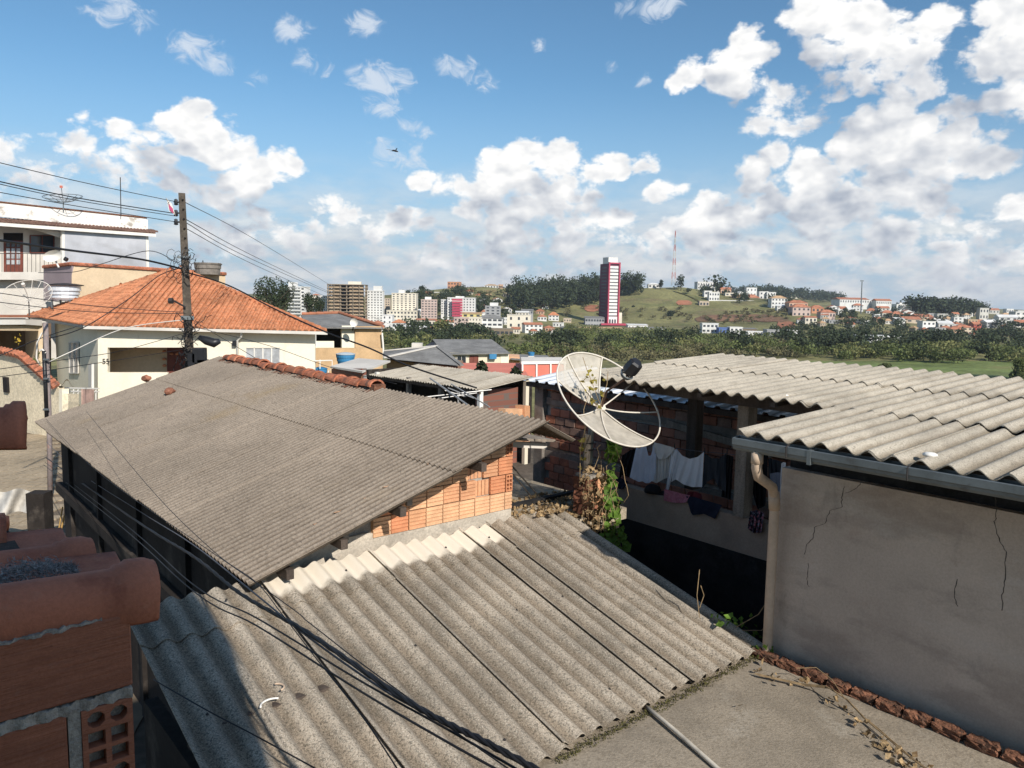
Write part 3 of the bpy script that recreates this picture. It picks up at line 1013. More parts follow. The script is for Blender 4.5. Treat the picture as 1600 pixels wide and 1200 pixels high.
# cracks: thin dark fissures that follow the render
crk = mat('crack_dark', (.07, .06, .052), .95, 0)
pD = VP(S(6.05, 0), S(6.05, 3))
for path in ([(1346, 752), (1341, 760), (1330, 768), (1318, 771)], [(1320, 760), (1315, 778), (1317, 792), (1296, 798), (1289, 818), (1272, 824), (1270, 842), (1259, 852), (1257, 870)],
             [(1556, 776), (1557, 808), (1553, 816), (1562, 846), (1572, 862), (1570, 905), (1566, 930), (1567, 960)], [(1263, 880), (1261, 905), (1265, 920)],
             [(1497, 905), (1490, 930), (1499, 952)]):
    pts = []
    for (a, c) in zip(path[:-1], path[1:]):
        for k in range(5):
            u = k / 5
            pts.append(pD.hit(a[0] + (c[0] - a[0]) * u + rnd.uniform(-1.5, 1.5), a[1] + (c[1] - a[1]) * u, .0015))
    b = MB()
    wid = [rnd.uniform(.0016, .0036) for _ in pts]
    for i in range(len(pts) - 1):
        q = E1 * wid[i]; q2 = E1 * wid[i + 1]
        b.poly([pts[i] - q, pts[i] + q, pts[i + 1] + q2, pts[i + 1] - q2])
    b.build('crack', crk, houseD)
# timber plate coloured near-black as the shade of the eave space
MB().box(6.13, 6.21, -4.0, 3.42, -1.45 + CZ, -1.16 + CZ, G).build('eave_shade_plate', M_['near_black'], houseD)
for t in (3.3, 2.2, 1.1, 0.0, -1.1):
    MB().bar(S(5.50, t, -1.16), S(7.6, t, -1.08), .06, .08).build('rafter', M_['timber'], houseD)
P_D = .177
yD = E2 + UP * .035
cols = []
t = 3.50
for k in range(6):
    nw = 6
    up = k % 2 == 0
    dz = .010 if up else 0
    t1 = t + (P_D if up and k else 0)
    n2 = nw + (1 if up and not k else 2 if up else 0)
    sheet_at(houseD, sheet_mesh(n2, P_D, .0265, 1.92, .008, M_['fibro_pale'], 10), S(5.42 + rnd.uniform(-.012, .012), t1, zD(5.42) + dz), -E1, yD)
    t -= nw * P_D
# C roof sheets belong to the laundry building
houseC = thing('laundry_veranda', 'brick veranda building hung with laundry under a pale corrugated roof', 'building', S(8.5, 6, -5.6), ROT)
t = 7.05
for k in range(8):
    nw = 6
    up = k % 2 == 0
    dz = .010 if up else 0
    t1 = t + (P_D if up and k else 0)
    n2 = nw + (1 if up and not k else 2 if up else 0)
    sk = rnd.uniform(-.015, .015)
    par = houseC if t > 3.4 else houseD
    sheet_at(par, sheet_mesh(n2, P_D, .0255, 1.80, .008, M_['fibro_pale'], 10), S(7.04 + sk, t1, zD(7.04) + dz + .018), -E1, yD)
    sheet_at(par, sheet_mesh(n2, P_D, .0255, 1.70, .008, M_['fibro_pale'], 10), S(8.70 + sk, t1, zD(8.70) + dz + .036), -E1, yD)
    t -= nw * P_D
# little white patches of sealant
for (s, t, lab) in ((7.35, 4.22, 'white sealant dab on the roof over the laundry'), (5.62, 2.10, 'white sealant dab near the roof gutter at right')):
    b = MB()
    b.lathe(S(s, t, zD(s) + .028), [(.045, -.01), (.05, .004), (.03, .014), (.004, .017)], 9)
    tag(b.build('sealant_dab', M_['white_paint'], None, True), lab, 'sealant')
# gutter
gut = MB()
prof = [(.0, .05), (.0, -.045), (-.018, -.06), (-.075, -.06), (-.092, -.04), (-.095, -.02), (-.105, -.012), (-.105, .038), (-.098, .044), (-.098, .03), (-.090, -.03), (-.07, -.050), (-.02, -.050), (-.008, -.038), (-.008, .05)]
for i in range(len(prof)):
    a, c = prof[i], prof[(i + 1) % len(prof)]
    gut.poly([S(5.50 + a[0], 3.53, -1.155 + a[1]), S(5.50 + c[0], 3.53, -1.155 + c[1]), S(5.50 + c[0], -3.2, -1.13 + c[1]), S(5.50 + a[0], -3.2, -1.13 + a[1])])
gutter = gut.build('gutter', M_['steel'], houseD, fix=True)
MB().prism([S(5.50 + x, 3.531, -1.155 + z) for (x, z) in prof[:8]], E1 * .004).build('end_cap', M_['steel'], gutter, fix=True)
for t in (3.05, 2.15, 1.2, .3):
    b = MB()
    b.tube([S(5.392, t, -1.20), S(5.388, t, -1.165), S(5.386, t, -1.115), S(5.45, t, -1.095), S(5.52, t, -1.10)], .006, 5)
    b.build('gutter_bracket', M_['steel_dark'], gutter)
MB().box(5.391, 5.506, 2.85, 2.88, -1.221 + CZ, -1.11 + CZ, G).build('gutter_joint', M_['steel'], gutter)
b = MB()
b.tube([S(5.45, 3.33, -1.20), S(5.45, 3.33, -1.34), S(5.50, 3.34, -1.42), S(5.84, 3.41, -1.57), S(5.91, 3.43, -1.67), S(5.93, 3.43, -1.8), S(5.945, 3.43, -3.35), S(5.945, 3.43, -5.5)], .042, 12)
dp = b.build('downpipe', M_['pvc'], houseD, True)
MB().tube([S(5.90, 3.428, -1.63), S(5.93, 3.43, -1.78)], .048, 12).build('pipe_socket', M_['pvc'], dp, True)
MB().tube([S(5.45, 3.33, -1.215), S(5.45, 3.33, -1.30)], .048, 12).build('pipe_socket', M_['pvc'], dp, True)

# ================================================================== laundry building C: parapet, posts, brick wall
MB().box(7.70, 7.84, 3.5, 7.1, -2.93 + CZ, -2.50 + CZ, G).build('parapet', M_['parapet'], houseC)
MB().box(7.70, 7.84, 3.5, 7.1, -5.6 + CZ, -2.93 + CZ, G).build('black_base', M_['near_black'], houseC)  # near-black foot of the parapet with scattered paler patches
MB().box(7.66, 7.84, 4.82, 4.96, -2.50 + CZ, -1.10 + CZ, G).build('post', M_['timber_pale'], houseC)
MB().box(8.28, 8.44, 5.98, 6.12, -2.50 + CZ, -1.10 + CZ, G).build('post', M_['timber'], houseC)
MB().bar(S(7.45, 7.05, -1.10), S(7.45, 3.5, -1.10), .08, .12).build('beam', M_['timber'], houseC)
MB().bar(S(8.36, 7.05, -1.06), S(8.36, 3.5, -1.06), .08, .12).build('beam', M_['timber'], houseC)
for t in (6.9, 6.0, 5.1, 4.2):
    MB().bar(S(7.10, t, -1.055), S(10.3, t, -.95), .06, .05).build('rafter', M_['timber'], houseC)
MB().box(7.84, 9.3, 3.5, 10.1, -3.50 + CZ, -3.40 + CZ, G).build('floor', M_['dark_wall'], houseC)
# brick wall: each brick its own object
bw = thing('brick_wall', 'bare hollow-brick wall with concrete bands behind the laundry', 'wall', S(9.4, 7, -5.6), ROT)
MB().box(9.335, 9.45, 3.4, 10.1, -5.6 + CZ, -1.47 + CZ, G).build('mortar', M_['mortar'], bw)
bricks = []
for mm in (M_['brick_old'], mat('clay_brick_dull', (.34, .145, .095), .92, .2, 4, .12, 50, [((.22, .11, .08), 3, .5, .68, .5)], .2, 70), mat('clay_brick_grey', (.235, .15, .115), .92, .25, 4, .12, 50)):
    q = MB().box(-.05, .05, -.117, .117, -.066, .066)
    me = q.mesh('brick', mm)
    bm = bmesh.new(); bm.from_mesh(me)
    bmesh.ops.bevel(bm, geom=list(bm.edges), offset=.006, segments=1, affect='EDGES')
    bm.to_mesh(me); bm.free()
    bricks.append(me)
for r in range(13):
    z = -3.30 + r * .143
    if -1.90 < z < -1.76 or -2.86 < z < -2.72:
        continue
    if z > -1.50:
        break
    t = 9.80 - (.125 if r % 2 else 0)
    while t > 3.6:
        place('brick', rnd.choice((bricks[0], bricks[0], bricks[1], bricks[1], bricks[2])), bw, MS(9.325 + rnd.uniform(-.008, .008), t, z, rnd.uniform(-1.2, 1.2)))
        t -= .247
for z in (-1.83, -2.79):
    MB().box(9.285, 9.40, 3.5, 9.93, z - .065 + CZ, z + .065 + CZ, G).build('concrete_band', M_['conc_dark'], bw)
MB().box(9.22, 9.46, 9.94, 10.16, -5.6 + CZ, -1.47 + CZ, G).build('corner_post', M_['conc_dark'], bw)
MB().bar(S(9.25, 7.2, -1.86), S(9.20, 5.4, -2.03), .04, .10).build('nailed_plank', M_['timber_pale'], bw)
# white metal roof just beyond that wall, seen through the gap
mroof = thing('white_metal_roof', 'strip of white ribbed metal roofing beyond the bare brick wall', 'roof', S(10, 7.5, -1.5), ROT)
def rib(x):
    q = (x % .25) / .25
    return .035 * max(0, min(1, min((q - .28) * 9, (.72 - q) * 9)))
for k in range(6):
    b = MB()
    tA = 10.35 - k * 1.25
    xs = [0, .05, .072, .10, .15, .178, .20]
    cuts = sorted(set([j * .25 + c for j in range(5) for c in (0, .07, .098, .152, .18)] + [1.25]))
    pts = [(c, rib(c)) for c in cuts]
    for (a, za), (c, zc) in zip(pts[:-1], pts[1:]):
        b.poly([S(9.10, tA - a, -1.50 + za), S(9.10, tA - c, -1.50 + zc), S(10.6, tA - c, -1.33 + zc), S(10.6, tA - a, -1.33 + za)])
        b.poly([S(9.10, tA - c, -1.506 + zc), S(9.10, tA - a, -1.506 + za), S(10.6, tA - a, -1.336 + za), S(10.6, tA - c, -1.336 + zc)])
    b.build('metal_sheet', M_['metal_white'], mroof)
MB().box(9.13, 9.19, 3.6, 10.3, -1.60 + CZ, -1.52 + CZ, G).build('purlin', M_['timber'], mroof)

# ================================================================== the photographer's own house: wall block behind, tile eave at the left
own = thing('own_house', 'photographer\'s own brick house with clay tile eave at the left edge', 'house', S(-.5, 0, -5.6), ROT)
MB().box(-7.0, .62, -1.9, -.9, -5.6 + CZ, 2.5 + CZ, G).build('wall', M_['cement'], own)
ZW = -.69
MB().box(-3.0, .41, 1.775, 1.90, -5.6 + CZ, ZW - .005 + CZ, G).build('side_wall', M_['mortar'], own)
for (a, c, z0, z1) in ((-.02, .415, -.862, -.70), (-.45, -.04, -.862, -.70), (-.10, .285, -1.065, -.888), (-.55, -.12, -1.065, -.888), (-.3, .10, -1.26, -1.085), (.12, .41, -1.26, -1.085)):
    b = MB()
    b.prism([S(a, 1.75, z0), S(c, 1.75, z0), S(c, 1.75, z1), S(a, 1.75, z1)], E1 * .14)
    o = b.build('brick', M_['brick_near'], own, fix=True, bevel=.003)
hole_brick('hollow_brick', own, .312, .412, -1.075, -.888, 1.748, M_['brick_near'], .17)
# mortar squeezed from the joints: ragged ribbons
def ribbon(name, s0, s1, zb, zt_, amp, t, n=90, sd=1):
    r = random.Random(sd)
    b = MB()
    lo, hi = [], []
    a = c = 0
    for k in range(n + 1):
        a = .7 * a + r.uniform(-1, 1) * amp * .5
        c = .7 * c + r.uniform(-1, 1) * amp
        lo.append(zb + a); hi.append(zt_ + c)
    for k in range(n):
        x0, x1 = s0 + (s1 - s0) * k / n, s0 + (s1 - s0) * (k + 1) / n
        d0, d1 = .004 * math.sin(k * .7), .004 * math.sin((k + 1) * .7)
        b.poly([S(x0, t + d0, lo[k]), S(x1, t + d1, lo[k + 1]), S(x1, t + d1, hi[k + 1]), S(x0, t + d0, hi[k])])
        b.poly([S(x0, t + d0, hi[k]), S(x1, t + d1, hi[k + 1]), S(x1, t + .03, hi[k + 1] + .002), S(x0, t + .03, hi[k] + .002)])
    return b.build(name, M_['mortar'], own)


ribbon('mortar_joint', -.3, .413, -.888, -.864, .0028, 1.749, 160, 1)
ribbon('mortar_joint', -.3, .36, -.702, -.696, .0035, 1.749, 130, 2)
MB().prism([S(.287, 1.751, -1.075), S(.311, 1.751, -1.075), S(.311, 1.751, -.885), S(.287, 1.751, -.885)], E1 * .03).build('mortar_joint', M_['mortar'], own, fix=True)


def roof_tile(L, rh=.062, rv=.105, width=.30, seed=0, broken=False):
    """one S-shaped clay tile: barrel, shallow pan, thick front collar; x along the fall (+x = lower end), y across"""
    rr = random.Random(seed)
    prof = []
    for k in range(13):
        a = math.pi * (1 - k / 12)
        y_ = rh * max(-1, min(1, 1.12 * math.cos(a)))
        prof.append((y_, rv * max(0, math.sin(a)) ** .7 * (1 + .03 * math.cos(3 * a))))
    pan = width - 2 * rh
    for k in range(1, 9):
        u = k / 8
        prof.append((rh + pan * u, .046 * min(1, u * 5) - .020 * math.sin(math.pi * u)))
    n = len(prof) - 1
    xs = [0, .1, .2, .28, L - .085, L - .078, L - .066, L - .056, L - .02, L - .004, L]
    b = MB()

    def sc(x):
        if L - .080 < x < L - .062:
            return 1.07
        if x > L - .058:
            return 1.15 if x < L - .01 else 1.08
        return .94 + .06 * x / L

    def pt(i, j, inner):
        y, z = prof[i]
        x = xs[j]
        k = sc(x)
        if i <= 12:
            y, z = y * k, z * k
        if inner:
            y *= .86 if i <= 12 else 1
            z = z * .86 - .010
        if broken and j == len(xs) - 1:
            x -= .03 + .035 * math.sin(i * .55 + seed) + .012 * rr.random()
        if broken and j == len(xs) - 2:
            x = min(x, L - .05)
        return (x, y, z)
    m = len(xs) - 1
    for inner in (0, 1):
        base = len(b.v)
        for j in range(m + 1):
            for i in range(n + 1):
                b.v.append(pt(i, j, inner))
        for j in range(m):
            for i in range(n):
                a = base + j * (n + 1) + i
                f = (a, a + 1, a + n + 2, a + n + 1)
                b.f.append(f if inner else f[::-1])
    o2 = (m + 1) * (n + 1)
    for i in range(n):
        for j, rev in ((0, 0), (m, 1)):
            a = j * (n + 1) + i
            f = (a, a + 1, a + 1 + o2, a + o2)
            b.f.append(f if not rev else f[::-1])
    for j in range(m):
        for i, rev in ((0, 1), (n, 0)):
            a = j * (n + 1) + i
            f = (a, a + n + 1, a + n + 1 + o2, a + o2)
            b.f.append(f if not rev else f[::-1])
    me = b.mesh('roof_tile', M_['tile_near'], True)
    return me


for k, (t, s1, brk) in enumerate(((1.815, .475, False), (2.195, .43, False), (2.55, .30, True), (2.90, .12, True), (3.27, .46, True))):
    for row in range(2):
        L = .42
        me = roof_tile(L, .062, (.105, .088, .095, .095, .14)[k], .385, k * 3 + row, brk and row == 0)
        s0 = s1 - L - row * .36
        mw = Matrix.Translation(S(s0, t, -.690 - (0, .022, .02, .02, -.15)[k] + row * .045)) @ Matrix.Rotation(R(ROT + (0, 1.5, -2.0, 2, 1)[k]), 4, 'Z') @ Matrix.Rotation(R(4.5), 4, 'Y')
        place('roof_tile', me, own, mw)
MB().box(-1.2, .33, 3.16, 3.40, -5.6 + CZ, -.565 + CZ, G).build('eave_post', M_['dark_wall'], own)
MB().prism([S(-1.2, 1.86, -.74), S(.30, 1.86, -.79), S(.30, 1.86, -.70), S(-1.2, 1.86, -.65)], E1 * 1.7).build('eave_board', M_['timber'], own, fix=True)
# grey fluff caught in the first pan
b = MB()
for k in range(2600):
    u = rnd.random()
    c = S(.16 + .20 * u, 1.985 + rnd.gauss(0, .028), -.655 + .035 * math.sin(math.pi * u) * rnd.random())
    d = Vector((rnd.gauss(0, 1), rnd.gauss(0, 1), rnd.gauss(.2, .5))).normalized() * rnd.uniform(.008, .02)
    e = d.orthogonal().normalized() * .0011
    b.poly([c - e, c + e, c + d + e * .3])
tag(b.build('grey_fluff', mat('grey_fluff', (.27, .262, .25), .95, .5, 90, .3, 200)), 'tuft of grey fluff lying in the clay tile pan', 'fluff', None, 'stuff')

# ================================================================== brick pier with the mesh dish
pier = thing('brick_pier', 'crumbling brick pier carrying the dish mast', 'pier', S(6.62, 6.28, -2.62), ROT)
for r in range(3):
    for c in range(2):
        bm = bmesh.new()
        bmesh.ops.create_cube(bm, size=1)
        bmesh.ops.subdivide_edges(bm, edges=list(bm.edges), cuts=1, use_grid_fill=True)
        for q in bm.verts:
            q.co = Vector((q.co.x * .13, q.co.y * .27, q.co.z * .155)) + Vector([rnd.uniform(-.008, .008) for _ in range(3)])
        me = bpy.data.meshes.new('pier_brick'); bm.to_mesh(me); bm.free()
        me.materials.append(M_['brick'] if (r + c) % 2 else M_['brick_old'])
        ang = 90 if r % 2 else 0
        ox, oy = ((c - .5) * .135, 0) if not ang else (0, (c - .5) * .135)
        place('brick', me, pier, MS(6.62 + ox, 6.28 + oy, -2.535 + r * .160, ang))
MB().box(6.50, 6.74, 6.16, 6.40, -2.14 + CZ, -2.10 + CZ, G).build('mortar_cap', M_['mortar'], pier)

HUB = W(939, 637, 9.05)
DN = Vector((.46, -.52, .72)).normalized()
dish = thing('satellite_dish', 'large cream mesh satellite dish with missing panels and black feed', 'satellite dish', S(6.62, 6.28, -2.10))
DR, DD = .715, .185
RC = HUB + DN * DD
dx = DN.cross(UP).normalized()
dy = dx.cross(DN).normalized()


def rim_angle(px, py):
    v = ray(px, py)
    k = (RC - Vector((0, 0, CZ))).dot(DN) / v.dot(DN)
    q = Vector((0, 0, CZ)) + v * k - RC
    return math.atan2(q.dot(dy), q.dot(dx))


def dpt(a, r):
    return HUB + DN * (DD * (r / DR) ** 2) + (dx * math.cos(a) + dy * math.sin(a)) * r


angs = [rim_angle(*p) for p in ((868, 592), (888, 557), (941, 558), (997, 592), (1029, 644), (1015, 683), (957, 694), (897, 651))]
b = MB()
b.tube([dpt(2 * math.pi * k / 64, DR) for k in range(65)], .0105, 8, False)
b.build('rim', M_['dish_paint'], dish, True)
for a in angs:
    MB().tube([dpt(a, .04 + (DR - .04) * k / 10) for k in range(11)], .0095, 6).build('rib', M_['dish_paint'], dish, True)


def mesh_mat():
    m = bpy.data.materials.new('dish_wire_mesh')
    m.use_nodes = True
    nt = m.node_tree
    N, Lk = nt.nodes, nt.links
    p = N['Principled BSDF']
    p.inputs['Base Color'].default_value = (.66, .60, .50, 1)
    p.inputs['Roughness'].default_value = .7
    tr = N.new('ShaderNodeBsdfTransparent')
    tl = N.new('ShaderNodeBsdfTranslucent'); tl.inputs[0].default_value = (.5, .45, .36, 1)
    g = N.new('ShaderNodeNewGeometry')
    n = N.new('ShaderNodeTexNoise'); n.inputs['Scale'].default_value = 9
    Lk.new(g.outputs['Position'], n.inputs['Vector'])
    mr = N.new('ShaderNodeMapRange'); Lk.new(n.outputs[0], mr.inputs[0])
    for i, v in enumerate((.3, .7, .66, .95)):
        mr.inputs[i + 1].default_value = v
    m1 = N.new('ShaderNodeMixShader'); m1.inputs[0].default_value = .3
    Lk.new(p.outputs[0], m1.inputs[1]); Lk.new(tl.outputs[0], m1.inputs[2])
    m2 = N.new('ShaderNodeMixShader'); Lk.new(mr.outputs[0], m2.inputs[0])
    Lk.new(tr.outputs[0], m2.inputs[1]); Lk.new(m1.outputs[0], m2.inputs[2])
    Lk.new(m2.outputs[0], N['Material Output'].inputs[0])
    return m


wm = mesh_mat()
for (i, j) in ((0, 1), (1, 2), (7, 6), (6, 5)):
    a0, a1 = angs[i], angs[j]
    while a1 - a0 > math.pi: a1 -= 2 * math.pi
    while a1 - a0 < -math.pi: a1 += 2 * math.pi
    b = MB()
    b.grid(lambda u, v: dpt(a0 + (a1 - a0) * u, .05 + (DR - .05) * v) - DN * (.012 + .012 * math.sin(math.pi * u) * math.sin(9 * v + i)), 10, 14)
    b.build('mesh_panel', wm, dish, True)
MB().tube([HUB - DN * .03, HUB + DN * .025], .055, 12).build('hub', M_['dish_paint'], dish)
FP = W(985, 578, 8.62)
MB().tube([HUB + DN * .02, HUB + DN * .12 + UP * .12, FP - DN * .14 - dx * .05, FP - DN * .06], .014, 8).build('feed_arm', M_['rust'], dish, True)
b = MB()
b.tube([FP - DN * .05, FP - DN * .03, FP + DN * .02, FP + DN * .12, FP + DN * .14], .09, 6, True, [.05, .085, .088, .082, .06])
b.build('feed_horn', M_['black_plastic'], dish)
b = MB()
for k in range(3):
    b.tube([FP - DN * (.07 + .018 * k) + (dx * math.cos(q) + dy * math.sin(q)) * (.075 - .01 * k) for q in [2 * math.pi * i / 14 for i in range(15)]], .009, 5, False)
b.build('cable_coil', M_['steel'], dish, True)
MB().tube([S(6.62, 6.28, -2.12), S(6.62, 6.28, -1.55), HUB - DN * .03], .034, 10).build('mast', M_['steel'], dish, True)
MB().tube([S(6.55, 6.28, -2.12), S(6.56, 6.28, -1.62)], .045, 6).build('timber_stake', M_['timber_pale'], dish)
for z in (-1.72, -1.80, -1.98):
    MB().tube([S(6.60 + .075 * math.cos(a), 6.28 + .06 * math.sin(a), z) for a in [i * .5 for i in range(14)]], .008, 5).build('clamp', M_['black_plastic'], dish)


# ------------------------------------------------------------------ leaves
def leaf_mesh(name, pts, size, m, sd=1, flat=.5, bias=Vector((0, 0, .4)), jit=.3):
    """pointed, slightly folded leaves at the given points: two quads each"""
    r = np.random.default_rng(sd)
    n = len(pts)
    P = np.array(pts, dtype=np.float64)
    nrm = r.normal(size=(n, 3)) * flat + np.array(bias)
    nrm /= np.linalg.norm(nrm, axis=1)[:, None] + 1e-9
    a = r.normal(size=(n, 3))
    a -= nrm * (a * nrm).sum(1)[:, None]
    a /= np.linalg.norm(a, axis=1)[:, None] + 1e-9
    c = np.cross(nrm, a)
    sz = (size * (1 + jit * r.normal(size=n)))[:, None]
    base, tip = P - a * sz * .5, P + a * sz * .55
    L = P + c * sz * .42 + nrm * sz * .16 * r.uniform(-.4, 1, size=(n, 1))
    Rr = P - c * sz * .42 + nrm * sz * .16 * r.uniform(-.4, 1, size=(n, 1))
    tri = np.stack([base, L, tip, base, tip, Rr], axis=1).reshape(-1, 3)
    return np_mesh(name, tri, 3, m)


def scatter_px(n, poly, d0, d1, sd):
    """points on sight lines inside a pixel polygon between two distances"""
    r = random.Random(sd)
    xs = [p[0] for p in poly]; ys = [p[1] for p in poly]
    out = []
    while len(out) < n:
        x, y = r.uniform(min(xs), max(xs)), r.uniform(min(ys), max(ys))
        ins = False
        j = len(poly) - 1
        for i in range(len(poly)):
            if (poly[i][1] > y) != (poly[j][1] > y) and x < (poly[j][0] - poly[i][0]) * (y - poly[i][1]) / (poly[j][1] - poly[i][1]) + poly[i][0]:
                ins = not ins
            j = i
        if ins:
            out.append(tuple(W(x, y, r.uniform(d0, d1))))
    return out


vine = thing('climbing_vine', 'climbing vine with dead and green leaves on the dish pier', 'vine', S(6.62, 6.28, -2.62))
dead = scatter_px(210, [(908, 735), (930, 720), (948, 742), (952, 800), (946, 860), (930, 865), (918, 830), (908, 790)], 8.55, 9.0, 3)
o = place('dead_leaves', leaf_mesh('dead_leaves', dead, .055, M_['leaf_dead'], 4, 1.0), vine); o['kind'] = 'stuff'
gr = scatter_px(120, [(948, 742), (960, 725), (966, 760), (972, 800), (962, 830), (945, 845), (945, 790)], 8.6, 9.1, 7) + \
    scatter_px(60, [(945, 690), (955, 680), (970, 700), (962, 720), (946, 722)], 8.9, 9.1, 8) + scatter_px(120, [(935, 835), (975, 825), (982, 860), (955, 868), (935, 855)], 8.5, 9.0, 9)
o = place('green_leaves', leaf_mesh('green_leaves', gr, .085, M_['leaf_vine'], 5, .7, Vector((.2, -.5, .5))), vine); o['kind'] = 'stuff'
up = scatter_px(34, [(915, 560), (945, 590), (938, 640), (915, 620), (905, 585)], 8.75, 8.9, 10) + scatter_px(20, [(905, 680), (918, 690), (915, 735), (905, 730)], 8.9, 9.1, 12)
o = place('yellow_leaves', leaf_mesh('yellow_leaves', up, .06, mat('yellow_leaf', (.32, .26, .05), .8, .4, 14, .2, 40, [((.17, .11, .05), 10, .5, .65, .6)], trans=.3), 6, 1.0), vine); o['kind'] = 'stuff'
b = MB()
vr = random.Random(9)
for k in range(26):
    x, y, d = vr.uniform(905, 965), vr.uniform(690, 860), vr.uniform(8.6, 9.0)
    pts = [W(x, y, d)]
    for q in range(6):
        x += vr.uniform(-9, 9); y += vr.uniform(4, 24); d += vr.uniform(-.05, .05)
        pts.append(W(x, min(y, 872), d))
    b.tube(pts, .004, 4)
for path in (((938, 637), (925, 600), (915, 575), (912, 558)), ((939, 637), (947, 600), (950, 580)), ((915, 690), (912, 640), (920, 610), (935, 640)), ((905, 760), (908, 700), (915, 660))):
    b.tube([W(x + vr.uniform(-2, 2), y, 8.82) for (x, y) in path], .005, 4)
b.build('stems', M_['stem'], vine)['kind'] = 'stuff'

lit = []
lr = random.Random(21)
for k in range(900):
    u, v = lr.random(), lr.random()
    lit.append(tuple(S(5.5 + 1.6 * u, 6.2 + 1.1 * v ** 1.6, -2.59 + .02 * lr.random())))
for k in range(90):
    lit.append(tuple(S(5.55 + .5 * lr.random(), 6.0 + .2 * lr.random(), zA(6.1) + .05 + .03 * lr.random())))
o = place('leaf_litter', leaf_mesh('leaf_litter', lit, .05, M_['leaf_dead'], 14, .6, Vector((0, 0, .7)))); tag(o, 'dead leaf litter covering the concrete ledge', 'leaves', None, 'stuff')

# dry creeper trailing on the slab, with fallen leaves
pl_ = [(1180, 1052), (1215, 1060), (1250, 1068), (1290, 1072), (1320, 1092), (1345, 1118), (1365, 1135), (1395, 1160), (1425, 1185), (1450, 1205)]
creeper = thing('dry_creeper', 'dry creeper trailing over the brick edging onto the slab', 'creeper', onz(1300, 1080, -3.11))
b = MB()
for off in (0, 3, 7):
    b.tube([onz(x + off + lr.uniform(-2, 2), y + off * .5, -3.085 + (.06 if 1250 < x < 1330 else 0)) for (x, y) in pl_], .0045, 5)
b.tube([onz(1320, 1092, -3.0), onz(1300, 1062, -2.98), onz(1275, 1043, -2.95), onz(1245, 1044, -2.98)], .0035, 4)
b.build('stems', M_['stem'], creeper)['kind'] = 'stuff'
pts = []
for (x, y, n, sp) in ((1185, 1050, 5, 10), (1205, 1062, 6, 9), (1265, 1068, 5, 8), (1300, 1095, 7, 8), (1318, 1110, 6, 7), (1343, 1133, 7, 8), (1358, 1150, 8, 8), (1380, 1165, 12, 10), (1405, 1178, 12, 10), (1420, 1195, 14, 12), (1440, 1205, 8, 10), (1160, 1107, 1, 4), (1235, 1060, 3, 12)):
    for k in range(n):
        p = onz(x + lr.gauss(0, sp), y + lr.gauss(0, sp * .5), -3.10)
        pts.append(tuple(p + Vector((0, 0, lr.uniform(0, .03)))))
o = place('dead_leaves', leaf_mesh('dead_leaves', pts, .045, M_['leaf_dead'], 15, .7, Vector((0, 0, .5))), creeper); o['kind'] = 'stuff'
# weeds in the gap at the corner of the roof
weed = thing('gap_weeds', 'green weeds sprouting at the roof corner by the downpipe', 'weeds', S(5.95, 3.6, -3.2))
w1 = scatter_px(26, [(1108, 960), (1135, 955), (1160, 975), (1150, 985), (1120, 975)], 6.6, 6.9, 30) + scatter_px(26, [(1172, 1008), (1205, 1005), (1208, 1025), (1180, 1028)], 6.4, 6.6, 31) + scatter_px(16, [(1140, 970), (1180, 960), (1190, 1000), (1160, 1000)], 6.9, 7.2, 32)
o = place('leaves', leaf_mesh('leaves', w1, .055, M_['leaf_vine'], 33, .8), weed); o['kind'] = 'stuff'
b = MB()
for path in (((1093, 965), (1089, 930), (1093, 890)), ((1093, 950), (1100, 930), (1095, 915)), ((1150, 980), (1185, 960), (1205, 930)), ((1190, 1022), (1200, 1000), (1206, 985)), ((1160, 985), (1190, 985), (1210, 965))):
    b.tube([W(x, y, 6.7) for (x, y) in path], .004, 4)
b.build('stems', M_['stem'], weed)['kind'] = 'stuff'

# ================================================================== laundry
LN = VP(S(7.78, 0), S(7.78, 3))


def cloth(label, cat, top, bot, m, off=0.0, folds=5, amp=.02, nv=12, name='garment', group=None, seed=0, rim=None):
    """hanging cloth between a top outline and a bottom outline (photograph pixels on the line's own vertical plane)"""
    rr = random.Random(seed * 7 + 1)
    ph = [rr.uniform(0, 6.28) for _ in range(4)]
    nu = 26

    def along(pl, u):
        q = u * (len(pl) - 1)
        i = min(int(q), len(pl) - 2)
        f = q - i
        return (pl[i][0] + (pl[i + 1][0] - pl[i][0]) * f, pl[i][1] + (pl[i + 1][1] - pl[i][1]) * f)

    def fn(u, v, back=0):
        a, c = along(top, u), along(bot, u)
        x, y = a[0] + (c[0] - a[0]) * v, a[1] + (c[1] - a[1]) * v
        k = amp * (.35 + .65 * v) * (math.sin(folds * 6.28 * u + ph[0] + .8 * math.sin(3 * v + ph[1])) + .45 * math.sin(folds * 13 * u + ph[2] + 2 * v))
        if rim:
            k += rim * max(0, v - .25) * .5
        return LN.hit(x, y, off + k - back * .005)
    b = MB()
    b.grid(lambda u, v: fn(u, v), nu, nv)
    b.grid(lambda u, v: fn(1 - u, v, 1), nu, nv)
    o = b.build(name, m, None, True)
    return tag(o, label, cat, group)


